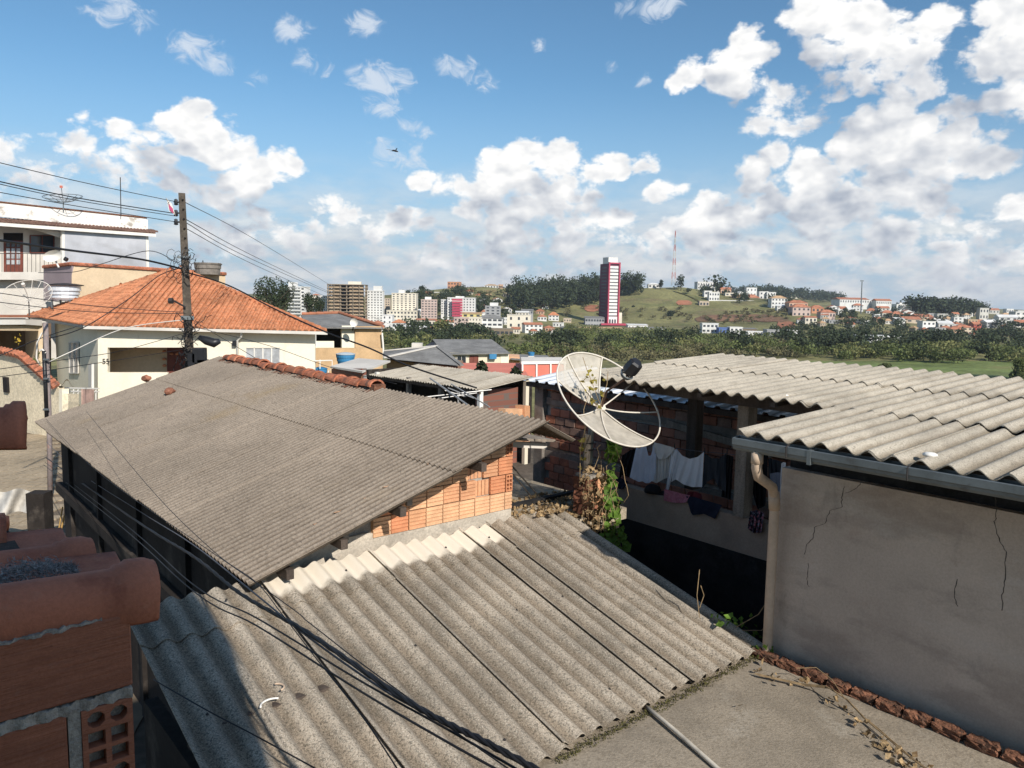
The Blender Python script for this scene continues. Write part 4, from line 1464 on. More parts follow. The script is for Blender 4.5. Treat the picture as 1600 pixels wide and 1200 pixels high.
c_white = mat('white_cotton', (.74, .74, .76), .9, .06, 4)
c_blue = mat('pale_blue_cotton', (.62, .66, .76), .9, .08, 5)
c_cream = mat('offwhite_cotton', (.66, .63, .59), .9, .08, 5)
c_grey = mat('charcoal_cotton', (.030, .035, .042), .9, .15, 5)
c_black = mat('black_cotton', (.010, .0095, .011), .92, .2, 5)
c_navy = mat('navy_cotton', (.014, .018, .036), .92, .15, 5)
c_pink = mat('pink_towel', (.43, .15, .20), .95, .12, 25, .15, 120, [((.50, .26, .30), 30, .5, .65, .5)], .4, 150)
c_red = mat('dark_red_cloth', (.10, .015, .02), .92, .2, 5)
c_sheet = mat('blue_grey_sheet', (.17, .19, .235), .9, .1, 4)
c_flor = mat('floral_cloth', (.02, .02, .035), .92, .2, 5, 0, 1, [((.45, .16, .20), 26, .52, .58, .9), ((.28, .30, .36), 33, .55, .60, .9)])

cloth('black long-sleeved top at the left end of the clothes line', 'shirt', [(972, 712), (985, 703), (997, 700)], [(966, 758), (972, 742), (988, 748)], c_black, -.05, 3, .02, seed=1)
cloth('pale blue sleeveless top hanging next to the hooded garment', 'shirt', [(994, 699), (1000, 701), (1004, 694), (1009, 694), (1013, 712), (1017, 712), (1021, 697), (1026, 694)], [(984, 746), (992, 750), (998, 753), (1004, 752), (1009, 755), (1014, 755), (1018, 752), (1024, 750)], c_blue, .05, 4, .016, seed=2)
cloth('off-white hooded garment pegged on the clothes line', 'hooded top', [(1020, 693), (1030, 695), (1040, 697), (1053, 701)], [(1016, 751), (1026, 755), (1038, 748), (1046, 746)], c_cream, .03, 6, .022, seed=3)
cloth('soft hood of the off-white garment folded over the line', 'hood', [(1022, 691), (1034, 694), (1045, 697), (1054, 700)], [(1023, 706), (1029, 718), (1040, 717), (1050, 708)], c_cream, .075, 2, .012, seed=4)
cloth('narrow white sleeve hanging beside the white shirt', 'sleeve', [(1050, 703), (1056, 702), (1059, 706)], [(1040, 764), (1042, 768), (1045, 764)], c_white, .06, 2, .010, seed=5)
cloth('white shirt spread wide on the clothes line', 'shirt', [(1057, 701), (1066, 712), (1078, 717), (1090, 714), (1100, 706)], [(1049, 753), (1056, 749), (1068, 757), (1082, 761), (1097, 761)], c_white, .04, 4, .020, seed=6)
cloth('charcoal shorts hanging right of the white shirt', 'shorts', [(1101, 708), (1112, 716), (1124, 716), (1135, 708)], [(1097, 764), (1106, 752), (1116, 748), (1124, 764), (1134, 768)], c_grey, .02, 3, .018, seed=7)
cloth('black trousers hanging against the grey post', 'trousers', [(1134, 710), (1140, 711), (1146, 714)], [(1127, 776), (1134, 778), (1142, 781)], c_black, .0, 3, .02, seed=8)
cloth('navy cloth draped over the left end of the parapet', 'cloth', [(955, 746), (968, 746), (982, 752)], [(957, 756), (968, 764), (974, 764)], c_navy, .10, 2, .01, seed=9)
cloth('pink towel draped over the tan parapet', 'towel', [(1038, 764), (1050, 767), (1064, 771), (1078, 774)], [(1037, 782), (1050, 785), (1062, 786), (1072, 785)], c_pink, .11, 2, .008, seed=10)
cloth('dark red cloth lying behind the pink towel', 'cloth', [(1076, 768), (1086, 768), (1096, 772)], [(1070, 776), (1084, 778), (1097, 780)], c_red, .06, 2, .01, seed=11)
cloth('navy shorts draped over the tan parapet', 'shorts', [(1072, 775), (1086, 777), (1106, 783), (1128, 789)], [(1079, 800), (1082, 805), (1100, 803), (1117, 811)], c_navy, .11, 2, .010, seed=12)
cloth('floral printed cloth bunched on the parapet by the downpipe', 'cloth', [(1172, 799), (1182, 797), (1194, 801)], [(1168, 826), (1178, 833), (1190, 832)], c_flor, .13, 4, .03, seed=13)
cloth('black coat hanging between the grey post and the downpipe', 'coat', [(1172, 712), (1186, 706), (1200, 712)], [(1176, 770), (1184, 796), (1196, 790)], c_black, -.10, 3, .03, seed=14)
cloth('dark grey coat hanging behind the downpipe', 'coat', [(1200, 716), (1210, 718), (1224, 722)], [(1202, 748), (1212, 744), (1226, 745)], c_grey, -.12, 3, .02, seed=15)
cloth('blue-grey sheet hanging behind the downpipe', 'sheet', [(1203, 740), (1214, 738), (1226, 739)], [(1203, 826), (1214, 838), (1226, 840)], c_sheet, -.06, 3, .015, seed=16)
cloth('thin white lace cloth at the corner of the grey wall', 'cloth', [(1221, 724), (1224, 722), (1228, 723)], [(1217, 776), (1220, 780), (1226, 778)], c_white, .0, 3, .012, seed=17)
# black cap lying on the parapet
capo = thing('black_cap', 'black cap lying on the tan parapet under the hooded garment', 'cap', LN.hit(1022, 765, .05))
cc = LN.hit(1020, 762, .03)
b = MB(); b.lathe(cc + Vector((0, 0, -.06)), [(.11, 0), (.112, .03), (.09, .075), (.05, .10), (.006, .108)], 16); b.build('crown', c_black, capo, True)
b = MB(); b.prism([cc + Vector((.12 * math.cos(a) + .10, .09 * math.sin(a) - .06, -.06)) for a in [6.28 * k / 14 for k in range(14)]], (0, 0, .012)); b.build('brim', c_black, capo)
cl = MB()
cl.tube([S(7.80, 7.2, -1.92)] + [LN.hit(x, y, .02) for (x, y) in ((985, 697), (1053, 700), (1100, 706), (1136, 709), (1150, 711))], .004, 5)
tag(cl.build('clothes_line', M_['cable_grey']), 'thin clothes line strung across the veranda', 'clothes line')
for (x, y) in ((1054, 697), (1136, 706), (1101, 704), (1021, 692)):
    p = LN.hit(x, y, .03)
    tag(MB().bar(p - Vector((0, 0, .03)), p + Vector((0, 0, .035)), .012, .012).build('clothes_peg', M_['black_plastic']), {1054: 'dark peg between the hooded garment and the white shirt', 1136: 'dark peg at the black trousers on the line', 1101: 'dark peg between the white shirt and charcoal shorts', 1021: 'dark peg at the left edge of the hooded garment'}[x], 'peg', 'clothes pegs on the line')

# ================================================================== cables in front
def cable(name, label, pts, r, m, strands=1, sag=0.0, n=6, group=None, tw=9):
    """pts: (px,py,distance) knots; a smooth run through real space"""
    K = [W(*p) for p in pts]
    path = []
    for i in range(len(K) - 1):
        p0, p1, p2, p3 = K[max(i - 1, 0)], K[i], K[i + 1], K[min(i + 2, len(K) - 1)]
        for k in range(8):
            t = k / 8
            path.append(.5 * ((2 * p1) + (p2 - p0) * t + (2 * p0 - 5 * p1 + 4 * p2 - p3) * t * t + (3 * p1 - p0 - 3 * p2 + p3) * t ** 3))
    path.append(K[-1])
    b = MB()
    for s in range(strands):
        q = []
        for i, p in enumerate(path):
            if strands > 1:
                a = i / len(path) * tw * 6.28 + s * 6.28 / strands
                p = p + Vector((math.cos(a), 0, math.sin(a))) * r * 1.1
            q.append(p)
        b.tube(q, r, n)
    return tag(b.build(name, m, None, True), label, 'cable', group)


cable('power_cable', 'thick black twisted cable bundle sagging over the foreground roof', [(72, 715, 18), (200, 805, 8.6), (300, 868, 6.0), (372, 925, 4.7), (480, 988, 3.6), (640, 1097, 2.75), (760, 1160, 2.4), (880, 1225, 2.2)], .0068, M_['cable'], 3, tw=14)
cable('power_cable', 'thin black cable just left of the thick twisted bundle', [(70, 722, 18), (190, 815, 8.4), (300, 912, 5.2), (400, 965, 4.1), (560, 1062, 3.1), (700, 1140, 2.6), (830, 1215, 2.3)], .0045, M_['cable'])
cable('power_cable', 'lower thin black cable left of the twisted bundle', [(68, 726, 18), (180, 815, 8.2), (300, 922, 5.1), (400, 977, 4.0), (560, 1078, 3.0), (700, 1160, 2.5), (800, 1215, 2.3)], .0045, M_['cable'])
cable('power_cable', 'grey cable running along the dark wall under the eave', [(72, 690, 18), (120, 735, 13), (220, 800, 8.6), (300, 850, 6.2), (395, 925, 4.4), (480, 994, 3.6), (600, 1078, 2.95), (700, 1132, 2.6)], .0048, M_['cable_grey'])
cable('thin_wire', 'thin black wire crossing the long grey roof downwards', [(135, 643, 11.5), (232, 760, 7.2), (330, 858, 5.4), (398, 908, 4.5), (441, 960, 3.9), (495, 1030, 3.3), (565, 1118, 2.8), (620, 1200, 2.4)], .0026, M_['cable'])
cable('thin_wire', 'thin wire from the roof corner across the wide waves', [(72, 655, 13.0), (150, 735, 9.2), (398, 909, 4.5), (483, 973, 3.7), (560, 1033, 3.2), (700, 1135, 2.6), (800, 1205, 2.3)], .0026, M_['cable'])
cable('thin_wire', 'black wire lying low across the shaded roof corner', [(240, 1062, 4.9), (322, 1109, 4.55), (400, 1150, 4.35), (495, 1202, 4.1)], .0045, M_['cable'])
for (px, py, a0, a1, rr_, lab) in ((431, 1083, -.6, 2.0, .055, 'upper broken brown plastic ring piece on the foreground roof'), (428, 1110, 1.5, 3.6, .085, 'lower broken white plastic ring piece on the foreground roof')):
    v = ray(px, py); n = E2.cross(yA).normalized()
    k = (S(1.4, 3.5, zA(3.5)) - Vector((0, 0, CZ))).dot(n) / v.dot(n)
    c = Vector((0, 0, CZ)) + v * k + Vector((0, 0, .04))
    b = MB(); b.tube([c + Vector((math.cos(a0 + (a1 - a0) * q / 10) * rr_, math.sin(a0 + (a1 - a0) * q / 10) * rr_, 0)) for q in range(11)], .007, 6)
    tag(b.build('plastic_ring', M_['white_paint'] if 'white' in lab else M_['pvc'], None, True), lab, 'ring')

# ================================================================== terrain: one sheet from the yard to the far ridges
PXT = [-900, -200, 300, 450, 600, 700, 760, 850, 940, 1000, 1060, 1110, 1160, 1220, 1280, 1350, 1450, 1550, 1700, 2600]
CRY = [452, 452, 462, 468, 462, 450, 447, 456, 456, 450, 449, 455, 466, 468, 478, 484, 490, 492, 493, 498]
CRD = [700, 700, 640, 620, 660, 700, 720, 720, 720, 700, 700, 690, 660, 640, 630, 660, 740, 820, 850, 850]
FTD = [260, 260, 300, 320, 350, 380, 400, 470, 520, 520, 515, 510, 505, 480, 440, 420, 420, 430, 430, 430]
FRY = [454, 452, 450, 452, 458, 462, 462, 462, 462, 462, 458, 452, 450, 450, 458, 466, 471, 476, 484, 490]


def hor(px): return 463.3 + (px - 800) * .0175


def interp(px, tab): return float(np.interp(px, PXT, tab))


def zt(x, y):
    """terrain height relative to the eye"""
    if y < 12:
        return -5.6
    px = 800 + 1206 * x / y
    base = float(np.interp(y, [0, 46, 62, 95, 150, 230, 420, 5000], [-5.6, -5.6, -6.6, -9.5, -17.2, -18.3, -18.6, -18.6]))
    fd, cd, cy = interp(px, FTD), interp(px, CRD), interp(px, CRY)
    zc = (hor(px) - cy) / 1206 * cd
    if y > fd:
        u = min(1, (y - fd) / (cd - fd))
        u = u * u * (1.9 - .9 * u) if u < 1 else 1
        hill = -18.6 + (zc + 18.6) * u
        if y > cd:
            hill = zc - 9 * min(1, (y - cd) / 160)
        base = max(base, hill)
    if y > 950:
        zf = (hor(px) - interp(px, FRY)) / 1206 * 1500 - 12
        u = max(0, min(1, (y - 950) / 480))
        base = base + (max(zf, base) - base) * u * u * (3 - 2 * u)
    bump = .7 * math.sin(x * .021 + 1.3) * math.sin(y * .017 + .4) + .35 * math.sin(x * .083) * math.sin(y * .061 + 2)
    return base + bump * min(1, max(0, (y - 110) / 120))


def ground_hit(px, py, dmin=60.0, dmax=1900.0):
    """follow the sight line of a pixel down to the terrain"""
    v = ray(px, py)
    d = dmin
    last = None
    while d < dmax:
        p = v * (d / v.y)
        if p.z < zt(p.x, d):
            return Vector((p.x, d, zt(p.x, d) + CZ))
        last = p
        d += 4
    return Vector((last.x, d, zt(last.x, d) + CZ))


gm = mat('terrain', (.185, .172, .070), .97, .30, .018, .25, .5,
         [((.17, .125, .07), .022, .54, .66, .7, (1, 1, 3)), ((.24, .115, .065), .017, .62, .70, .75, (1, 1, 3)), ((.085, .10, .032), .05, .52, .66, .6), ((.21, .19, .085), .12, .55, .68, .6)])
rows = [-40, -10, 4, 12, 20, 28, 36, 46, 54, 62, 75, 90, 110, 130, 150, 175, 200, 230, 260, 290] + list(range(315, 760, 11)) + [780, 810, 850, 900, 950, 1000, 1060, 1130, 1200, 1280, 1360, 1440, 1550, 1750, 2100, 2400]
us = np.linspace(-1.6, 1.6, 240)
tv, tf = [], []
for y in rows:
    for u in us:
        w = u * max(y, 30) + 0.0
        w = u * (30 + max(0, y) * 1.0)
        tv.append((w, y, zt(w, max(y, 1)) + CZ if y > 12 else CZ - 5.6))
nu = len(us)
for j in range(len(rows) - 1):
    for i in range(nu - 1):
        a = j * nu + i
        tf.append((a, a + 1, a + nu + 1, a + nu))
me = bpy.data.meshes.new('ground'); me.from_pydata(tv, [], tf); me.materials.append(gm)
me.polygons.foreach_set('use_smooth', [True] * len(me.polygons)); me.update()
ground = place('ground', me); ground['kind'] = 'structure'
yard = tag(MB().box(-3, 26, -8, 22, -5.60 + CZ, -5.59 + CZ, G).build('yard', M_['soil']), kind='structure')
# street at the left: level paving with joints
street = tag(MB().prism([(-40, 8, CZ - 5.585), (-4.5, 8, CZ - 5.585), (-9, 33, CZ - 5.585), (-40, 33, CZ - 5.585)], (0, 0, .012)).build('street', mat('street_joint', (.17, .13, .09), .95, .2, 1), None, fix=True), kind='structure')
sr = random.Random(3)
stm = [MB().box(-.29, .29, -.155, .155, 0, .03).mesh('paving_stone', M_['asphalt'])]
cntp = 0
for j in range(40):
    y = 15.5 + j * .34
    x0, x1 = -.685 * y, -.605 * y
    x = x0 + (.3 if j % 2 else 0)
    while x < x1 and cntp < 290:
        place('paving_stone', stm[0], street, Matrix.Translation((x, y, CZ - 5.575 + sr.uniform(0, .006))) @ Matrix.Rotation(sr.uniform(-.02, .02), 4, 'Z'))
        x += .61
        cntp += 1

# ================================================================== builders for houses in the middle distance
def in_poly(p, poly):
    x, y = p
    ins = False
    j = len(poly) - 1
    for i in range(len(poly)):
        if (poly[i][1] > y) != (poly[j][1] > y) and x < (poly[j][0] - poly[i][0]) * (y - poly[i][1]) / (poly[j][1] - poly[i][1]) + poly[i][0]:
            ins = not ins
        j = i
    return ins


def tile_facet(parent, corners, m, pitch=.27, row=.36, r=.082, name='roof_tiles', seed=1):
    """barrel tiles laid on a flat facet; corners[0]->corners[1] is the eave"""
    c = [Vector(p) for p in corners]
    ex = (c[1] - c[0]).normalized()
    nn = ex.cross(c[2] - c[0]).normalized()
    if nn.z < 0:
        nn = -nn
    ey = nn.cross(ex)
    if ey.z < 0:
        ey = -ey
    poly = [((p - c[0]).dot(ex), (p - c[0]).dot(ey)) for p in c]
    xa, xb = min(p[0] for p in poly), max(p[0] for p in poly)
    yb = max(p[1] for p in poly)
    b = MB()
    base = MB().prism(c, -nn * .05).build('roof_deck', m, parent, fix=True)
    rr = random.Random(seed)
    seg = 6
    for i in range(int((xb - xa) / pitch) + 1):
        x = xa + (i + .5) * pitch
        for j in range(int(yb / row) + 1):
            y0, y1 = j * row - .02, (j + 1) * row + .03
            if not in_poly((x, min(y0 + row * .55, yb - .02)), poly):
                continue
            dx_, dz = rr.uniform(-.01, .01), rr.uniform(-.006, .010)
            n0 = len(b.v)
            for (yy, lift, rad) in ((y0, .035, 1.08), (y1, .012, .92)):
                for k in range(seg + 1):
                    a = math.pi * (1 - k / seg)
                    q = c[0] + ex * (x + dx_ + r * rad * math.cos(a)) + ey * yy + nn * (lift + dz + r * 1.05 * rad * math.sin(a))
                    b.v.append(tuple(q))
            for k in range(seg):
                b.f.append((n0 + k, n0 + k + 1, n0 + seg + 2 + k, n0 + seg + 1 + k))
            b.f.append(tuple(n0 + k for k in range(seg + 1)))
    o = b.build(name, m, parent)
    o['kind'] = 'stuff'
    return o


def hip_caps(parent, a, b_, m, r=.10, step=.38, name='hip_ridge'):
    a, b_ = Vector(a), Vector(b_)
    d = b_ - a
    n = max(2, int(d.length / step))
    mb = MB()
    for k in range(n):
        p, q = a + d * (k / n), a + d * ((k + 1.12) / n)
        mb.tube([p + UP * .05, q + UP * .035], r, 8, True, [r * 1.12, r * .9])
    o = mb.build(name, m, parent)
    o['kind'] = 'stuff'
    return o


def wall_quad(parent, name, pl, x0, x1, y0, y1, m, off=0.0, th=.12, xb0=None, xb1=None):
    """rectangular slab on a vertical plane from photograph pixels (top row y0, bottom row y1)"""
    xb0 = x0 if xb0 is None else xb0
    xb1 = x1 if xb1 is None else xb1
    q = [pl.hit(xb0, y1, off), pl.hit(xb1, y1, off), pl.hit(x1, y0, off), pl.hit(x0, y0, off)]
    return MB().prism(q, -pl.n * th).build(name, m, parent, fix=True)


def win(parent, pl, x0, x1, y0, y1, off=.03, frame=None, glass=None, nv=2, nh=1, fw=.05, name='window'):
    """window: glazed pane with a frame and bars as children"""
    A, B, C, D = pl.hit(x0, y1, off), pl.hit(x1, y1, off), pl.hit(x1, y0, off), pl.hit(x0, y0, off)
    w = MB().prism([A, B, C, D], -pl.n * .02).build(name, glass or M_['glass'], parent, fix=True)
    f = MB()
    n = pl.n * .02
    for (p, q) in ((A, B), (B, C), (C, D), (D, A)):
        f.bar(p + n, q + n, fw, fw, pl.n)
    for k in range(1, nv):
        u = k / nv
        f.bar(A + (B - A) * u + n, D + (C - D) * u + n, fw * .8, fw, pl.n)
    for k in range(1, nh):
        u = k / nh
        f.bar(A + (D - A) * u + n, B + (C - B) * u + n, fw * .8, fw, pl.n)
    f.build('frame', frame or M_['white_paint'], w)
    return w


# ================================================================== cream house with the orange hip roof
cream = thing('cream_house', 'cream house with orange clay hip roof, porch and number 55', 'house', Vector((-17, 37, CZ - 5.6)))
FLt, FRt = W(135, 509, 33.2), W(508, 518, 34.0)
LBt = W(45, 494, 44.2)
RBt = FRt + (LBt - FLt) * .78
A1, A2 = W(266, 424, 39.2), W(289, 424, 39.2)
tile_facet(cream, [FLt, FRt, A2, A1], M_['tile'], seed=1)
tile_facet(cream, [LBt, FLt, A1], M_['tile'], seed=2)
tile_facet(cream, [FRt, RBt, A2], M_['tile'], seed=3)
tile_facet(cream, [RBt, LBt, A1, A2], M_['tile'], seed=4)
for (a, c_) in ((FLt, A1), (FRt, A2), (LBt, A1), (RBt, A2), (A1, A2)):
    hip_caps(cream, a, c_, M_['tile'])
PF = VP(W(153, 530, 33.7), W(492, 530, 34.5))
PB = VP(PF.hit(153, 530) - PF.n * 1.7, PF.hit(492, 530) - PF.n * 1.7)
cr_, wb = M_['cream'], 700
wall_quad(cream, 'porch_beam', PF, 153, 323, 516, 543, cr_, 0, .25)
wall_quad(cream, 'porch_column', PF, 153, 168, 543, wb, cr_, 0, .25)
wall_quad(cream, 'porch_parapet', PF, 168, 262, 582, wb, cr_, 0, .15)
wall_quad(cream, 'front_wall', PF, 323, 384, 516, wb, cr_, 0, .2)
wall_quad(cream, 'front_wall', PF, 384, 438, 516, 543, cr_, 0, .2)
wall_quad(cream, 'front_wall', PF, 384, 438, 577, wb, cr_, 0, .2)
wall_quad(cream, 'front_wall', PF, 438, 492, 516, wb, cr_, 0, .2)
wall_quad(cream, 'porch_back_wall', PB, 150, 330, 515, wb, M_['beige_wall'], 0, .2)
wall_quad(cream, 'door', PB, 261, 292, 540, 640, M_['wood_door'], .05, .05)
for (x, y) in ((257, 549), (257, 561), (257, 571), (268, 553), (277, 553)):
    p = PB.hit(x, y, .06)
    MB().lathe(p - Vector((0, 0, .06)), [(.02, 0), (.09, .03), (.1, .07), (.05, .12), (.01, .13)], 8).build('hanging_pot', M_['tile'], cream)
win(cream, PF, 384, 438, 543, 577, -.06, M_['white_paint'], M_['glass_sky'], 4, 1, .06)
# side wall, gable corner along the lane
cA, cB = PF.hit(153, 530), PF.hit(153, 530) + E1 * 9.5
PSd = VP((cA.x, cA.y), (cB.x, cB.y))
PSd.n = Vector((-E2.x, -E2.y, 0))
sw = MB().prism([Vector((cA.x, cA.y, CZ - 6)), Vector((cB.x, cB.y, CZ - 6)), Vector((cB.x, cB.y, FLt.z - .1)), Vector((cA.x, cA.y, FLt.z - .1))], E2 * .2).build('side_wall', cr_, cream, fix=True)
win(cream, PSd, 109, 123, 535, 583, .04, M_['white_dim'], M_['glass_sky'], 2, 1, .06)
wall_quad(cream, 'side_pilaster', PSd, 138, 143, 569, 640, M_['white_paint'], .35, .1)
# soffit and gutter
MB().prism([FLt - UP * .10, FRt - UP * .10, PF.hit(492, 517, -.1), PF.hit(153, 512, -.1)], (0, 0, -.04)).build('soffit', M_['beige_wall'], cream, fix=True)
gdir = (FRt - FLt).normalized()
MB().bar(FLt - UP * .07 - gdir * .1, FRt - UP * .07 + gdir * .1, .13, .13).build('gutter', M_['white_dim'], cream)
MB().bar(FLt - UP * .06, LBt - UP * .06, .12, .12).build('gutter', M_['steel'], cream)
MB().tube([PF.hit(377, 519, .45), PF.hit(377, 526, .30), PF.hit(371, 532, .08), PF.hit(371, 640, .08)], .05, 8).build('downpipe', M_['white_paint'], cream, True)
MB().box(-.08, .08, -.1, .1, -.12, .1, Matrix.Translation(PF.hit(367, 536, .1))).build('wall_lamp', M_['black_plastic'], cream)
# house number
fc = bpy.data.curves.new('house_number', 'FONT')
fc.body = '55'
fc.size = .33
fc.extrude = .01
fo = bpy.data.objects.new('house_number_text', fc)
COL.objects.link(fo)
bpy.context.view_layer.update()
num = bpy.data.meshes.new_from_object(fo.evaluated_get(bpy.context.evaluated_depsgraph_get()))
bpy.data.objects.remove(fo)
num.materials.clear()
num.materials.append(M_['steel_dark'])
p = PF.hit(159.5, 568.5, .02)
xd = PF.d if PF.d.x > 0 else -PF.d
place('house_number', num, cream, Matrix(((xd.x, 0, PF.n.x, p.x), (xd.y, 0, PF.n.y, p.y), (xd.z, 1, 0, p.z), (0, 0, 0, 1))))

# ================================================================== lane wall, gate, poles
lane = thing('lane_wall', 'rough stucco wall with clay tile coping beside the paved lane', 'wall', W(40, 640, 30))
PL_ = VP(W(-60, 600, 32.0), W(95, 600, 28.0))
b = MB()
prof = [(-60, 538), (0, 549), (36, 557), (60, 578), (92, 607)]
q = [PL_.hit(x, y) for (x, y) in prof]
b.prism([PL_.hit(-60, 720), PL_.hit(92, 720)] + q[::-1], -PL_.n * .2)
b.build('wall_face', M_['stucco'], lane, fix=True)
b = MB()
tm = MB()
for (a, c_) in zip(q[:-1], q[1:]):
    n = max(2, int((c_ - a).length / .23))
    for k in range(n):
        p0 = a + (c_ - a) * ((k + .5) / n)
        mbk = MB()
        mbk.tube([p0 + PL_.n * .22 + UP * .02, p0 - PL_.n * .05 + UP * .14], .10, 8, True, [.105, .09])
        mbk.build('coping_tile', M_['tile_ridge'], lane)
MB().box(-.16, .16, -.08, .08, -.3, .3, Matrix.Translation(PL_.hit(11, 601, .01)) @ Matrix.Rotation(math.atan2(PL_.d.y, PL_.d.x), 4, 'Z')).build('meter_niche', M_['dark_open'], lane)
MB().prism([PL_.hit(92, 608, .02), PL_.hit(97, 608, .02), PL_.hit(97, 720, .02), PL_.hit(92, 720, .02)], -PL_.n * .25).build('end_post', M_['cream'], lane, fix=True)

gate = thing('front_gate', 'low white gate and railing beside the stucco wall', 'gate', W(125, 640, 30))
PG = VP(W(97, 610, 28.4), W(155, 610, 31))
for x in (101, 108, 115, 122, 129, 136, 143, 150):
    MB().bar(PG.hit(x, 607), PG.hit(x, 690), .035, .035).build('bar', M_['white_paint'], gate)
for y in (606, 611, 640):
    MB().bar(PG.hit(97, y), PG.hit(155, y + 1), .04, .05).build('rail', M_['white_paint'], gate)
wall_quad(gate, 'gate_panel', PG, 127, 145, 608, 690, mat('pinkish_board', (.45, .30, .25), .9, .2, 3), -.15, .05)
wall_quad(gate, 'gate_pillar', PG, 98, 115, 615, 700, M_['stucco'], -.3, .2)
b = MB()
b.grid(lambda u, v: W(92 + 24 * u, 603 - 8 * math.sin(math.pi * u) * (1 - .3 * v) + 3 * math.sin(9 * u), 28.0 + .5 * v), 14, 6)
tag(b.build('white_sack', M_['white_paint'], None, True), 'white plastic sack lying on the gate post', 'sack')

sp = thing('meter_pole', 'slim steel meter pole with black conduit beside the lane wall', 'pole', W(76, 650, 20))
MB().tube([W(71, 504, 20), W(74, 580, 20), W(77, 660, 20), W(79, 800, 20)], .065, 10).build('shaft', mat('pole_steel', (.23, .19, .18), .7, .2, 4, .1, 30, [((.33, .16, .11), 4, .56, .7, .5)]), sp, True)
MB().tube([W(68.5, 548, 19.9), W(71, 600, 19.9), W(73, 655, 19.9)], .05, 8).build('conduit', M_['black_plastic'], sp, True)
MB().tube([W(71, 552, 19.9), W(66, 546, 19.9), W(62, 548, 19.9)], .03, 6).build('weatherhead', M_['white_dim'], sp)
for y in (562, 592, 640):
    MB().tube([W(68, y, 19.85), W(76, y, 19.85)], .03, 6).build('band', M_['steel'], sp)
MB().tube([W(66, 520, 20), W(58, 535, 20), W(57, 560, 20), W(62, 570, 20)], .022, 6).build('loop_cable', M_['white_dim'], sp, True)

up_ = thing('utility_pole', 'leaning concrete utility pole crowded with black cables', 'utility pole', W(300, 700, 24))
b = MB()
pa, pb = W(284, 302, 24), W(306, 760, 24)
ax = (pa - pb).normalized()
xx = Vector((.93, .37, 0)); yy = Vector((-.37, .93, 0))
b.hexa([pb - xx * .16 - yy * .14, pb + xx * .16 - yy * .14, pb + xx * .16 + yy * .14, pb - xx * .16 + yy * .14, pa - xx * .095 - yy * .09, pa + xx * .095 - yy * .09, pa + xx * .095 + yy * .09, pa - xx * .095 + yy * .09])
b.build('shaft', M_['pole'], up_)
for k in range(9):        # recess holes of the concrete pole
    p = W(285.5 + k * .9, 312 + k * 15, 23.9)
    MB().tube([p + Vector((0, -.02, 0)), p + Vector((0, .03, 0))], .028, 6).build('bolt_hole', M_['dark_open'], up_)
for y in (316, 333, 347):
    p = W(275, y, 23.9)
    MB().bar(W(281, y, 23.9), p, .05, .05).build('insulator_arm', M_['steel_dark'], up_)
    b = MB(); b.lathe(p - Vector((0, 0, .09)), [(.03, 0), (.07, .02), (.05, .06), (.075, .09), (.045, .13), (.06, .16), (.02, .19)], 10); b.build('insulator', M_['black_plastic'], up_, True)
for (x0, x1, y0, y1) in ((303, 321, 545, 566), (296, 306, 552, 575), (311, 324, 562, 577)):
    A = W(x0, y1, 23.6); B = W(x1, y0, 23.6)
    MB().box(A.x, B.x, A.y - .12, A.y + .12, A.z, B.z).build('junction_box', M_['black_plastic'], up_)
MB().tube([W(311, 527, 23.4), W(322, 532, 23.4), W(335, 536, 23.4), W(343, 533, 23.4)], .12, 10, True, [.07, .13, .14, .08]).build('splice_closure', M_['black_plastic'], up_, True)
b = MB(); b.tube([W(270, 470, 23.5), W(264, 470, 23.5)], .09, 8, True); b.build('street_lamp_eye', M_['steel_dark'], up_)
MB().tube([W(290, 480, 23.8), W(272, 470, 23.6)], .03, 6).build('lamp_arm', M_['steel_dark'], up_)
for y in (402, 495, 498):
    MB().box(-.19, .19, -.17, .17, -.03, .03, Matrix.Translation(W(288 + (y - 400) * .05, y, 24)) @ Matrix.Rotation(.38, 4, 'Z')).build('steel_band', M_['steel'], up_)
b = MB()
pr = random.Random(4)
for k in range(50):       # tangle of drop wires around the shaft
    x, y = pr.uniform(284, 306), pr.uniform(495, 575)
    pts = []
    for q in range(6):
        pts.append(W(x, y, 23.55 + pr.uniform(-.1, .25)))
        x += pr.uniform(-8, 8); y += pr.uniform(-7, 9)
    b.tube(pts, .012, 4)
for k in range(18):
    x, y = pr.uniform(262, 304), pr.uniform(396, 435)
    pts = []
    for q in range(8):
        a = q * .8
        pts.append(W(x + 7 * math.cos(a), y + 9 * math.sin(a), 23.5 + .05 * q))
    b.tube(pts, .010, 4)
b.build('cable_tangle', M_['cable'], up_)['kind'] = 'stuff'
kite = thing('torn_kite', 'torn white and pink kite caught on the pole insulators', 'kite', W(268, 325, 23.6))
MB().prism([W(260, 310, 23.6), W(268, 318, 23.6), W(274, 336, 23.6), W(264, 330, 23.6)], (0, .01, 0)).build('sail', M_['white_paint'], kite)
MB().prism([W(263, 318, 23.57), W(270, 326, 23.57), W(271, 334, 23.57), W(265, 328, 23.57)], (0, .008, 0)).build('pink_sail', mat('pink_paper', (.45, .08, .16), .8, .1, 5), kite)
MB().tube([W(259, 309, 23.6), W(275, 338, 23.6)], .008, 4).build('spar', M_['timber_pale'], kite)

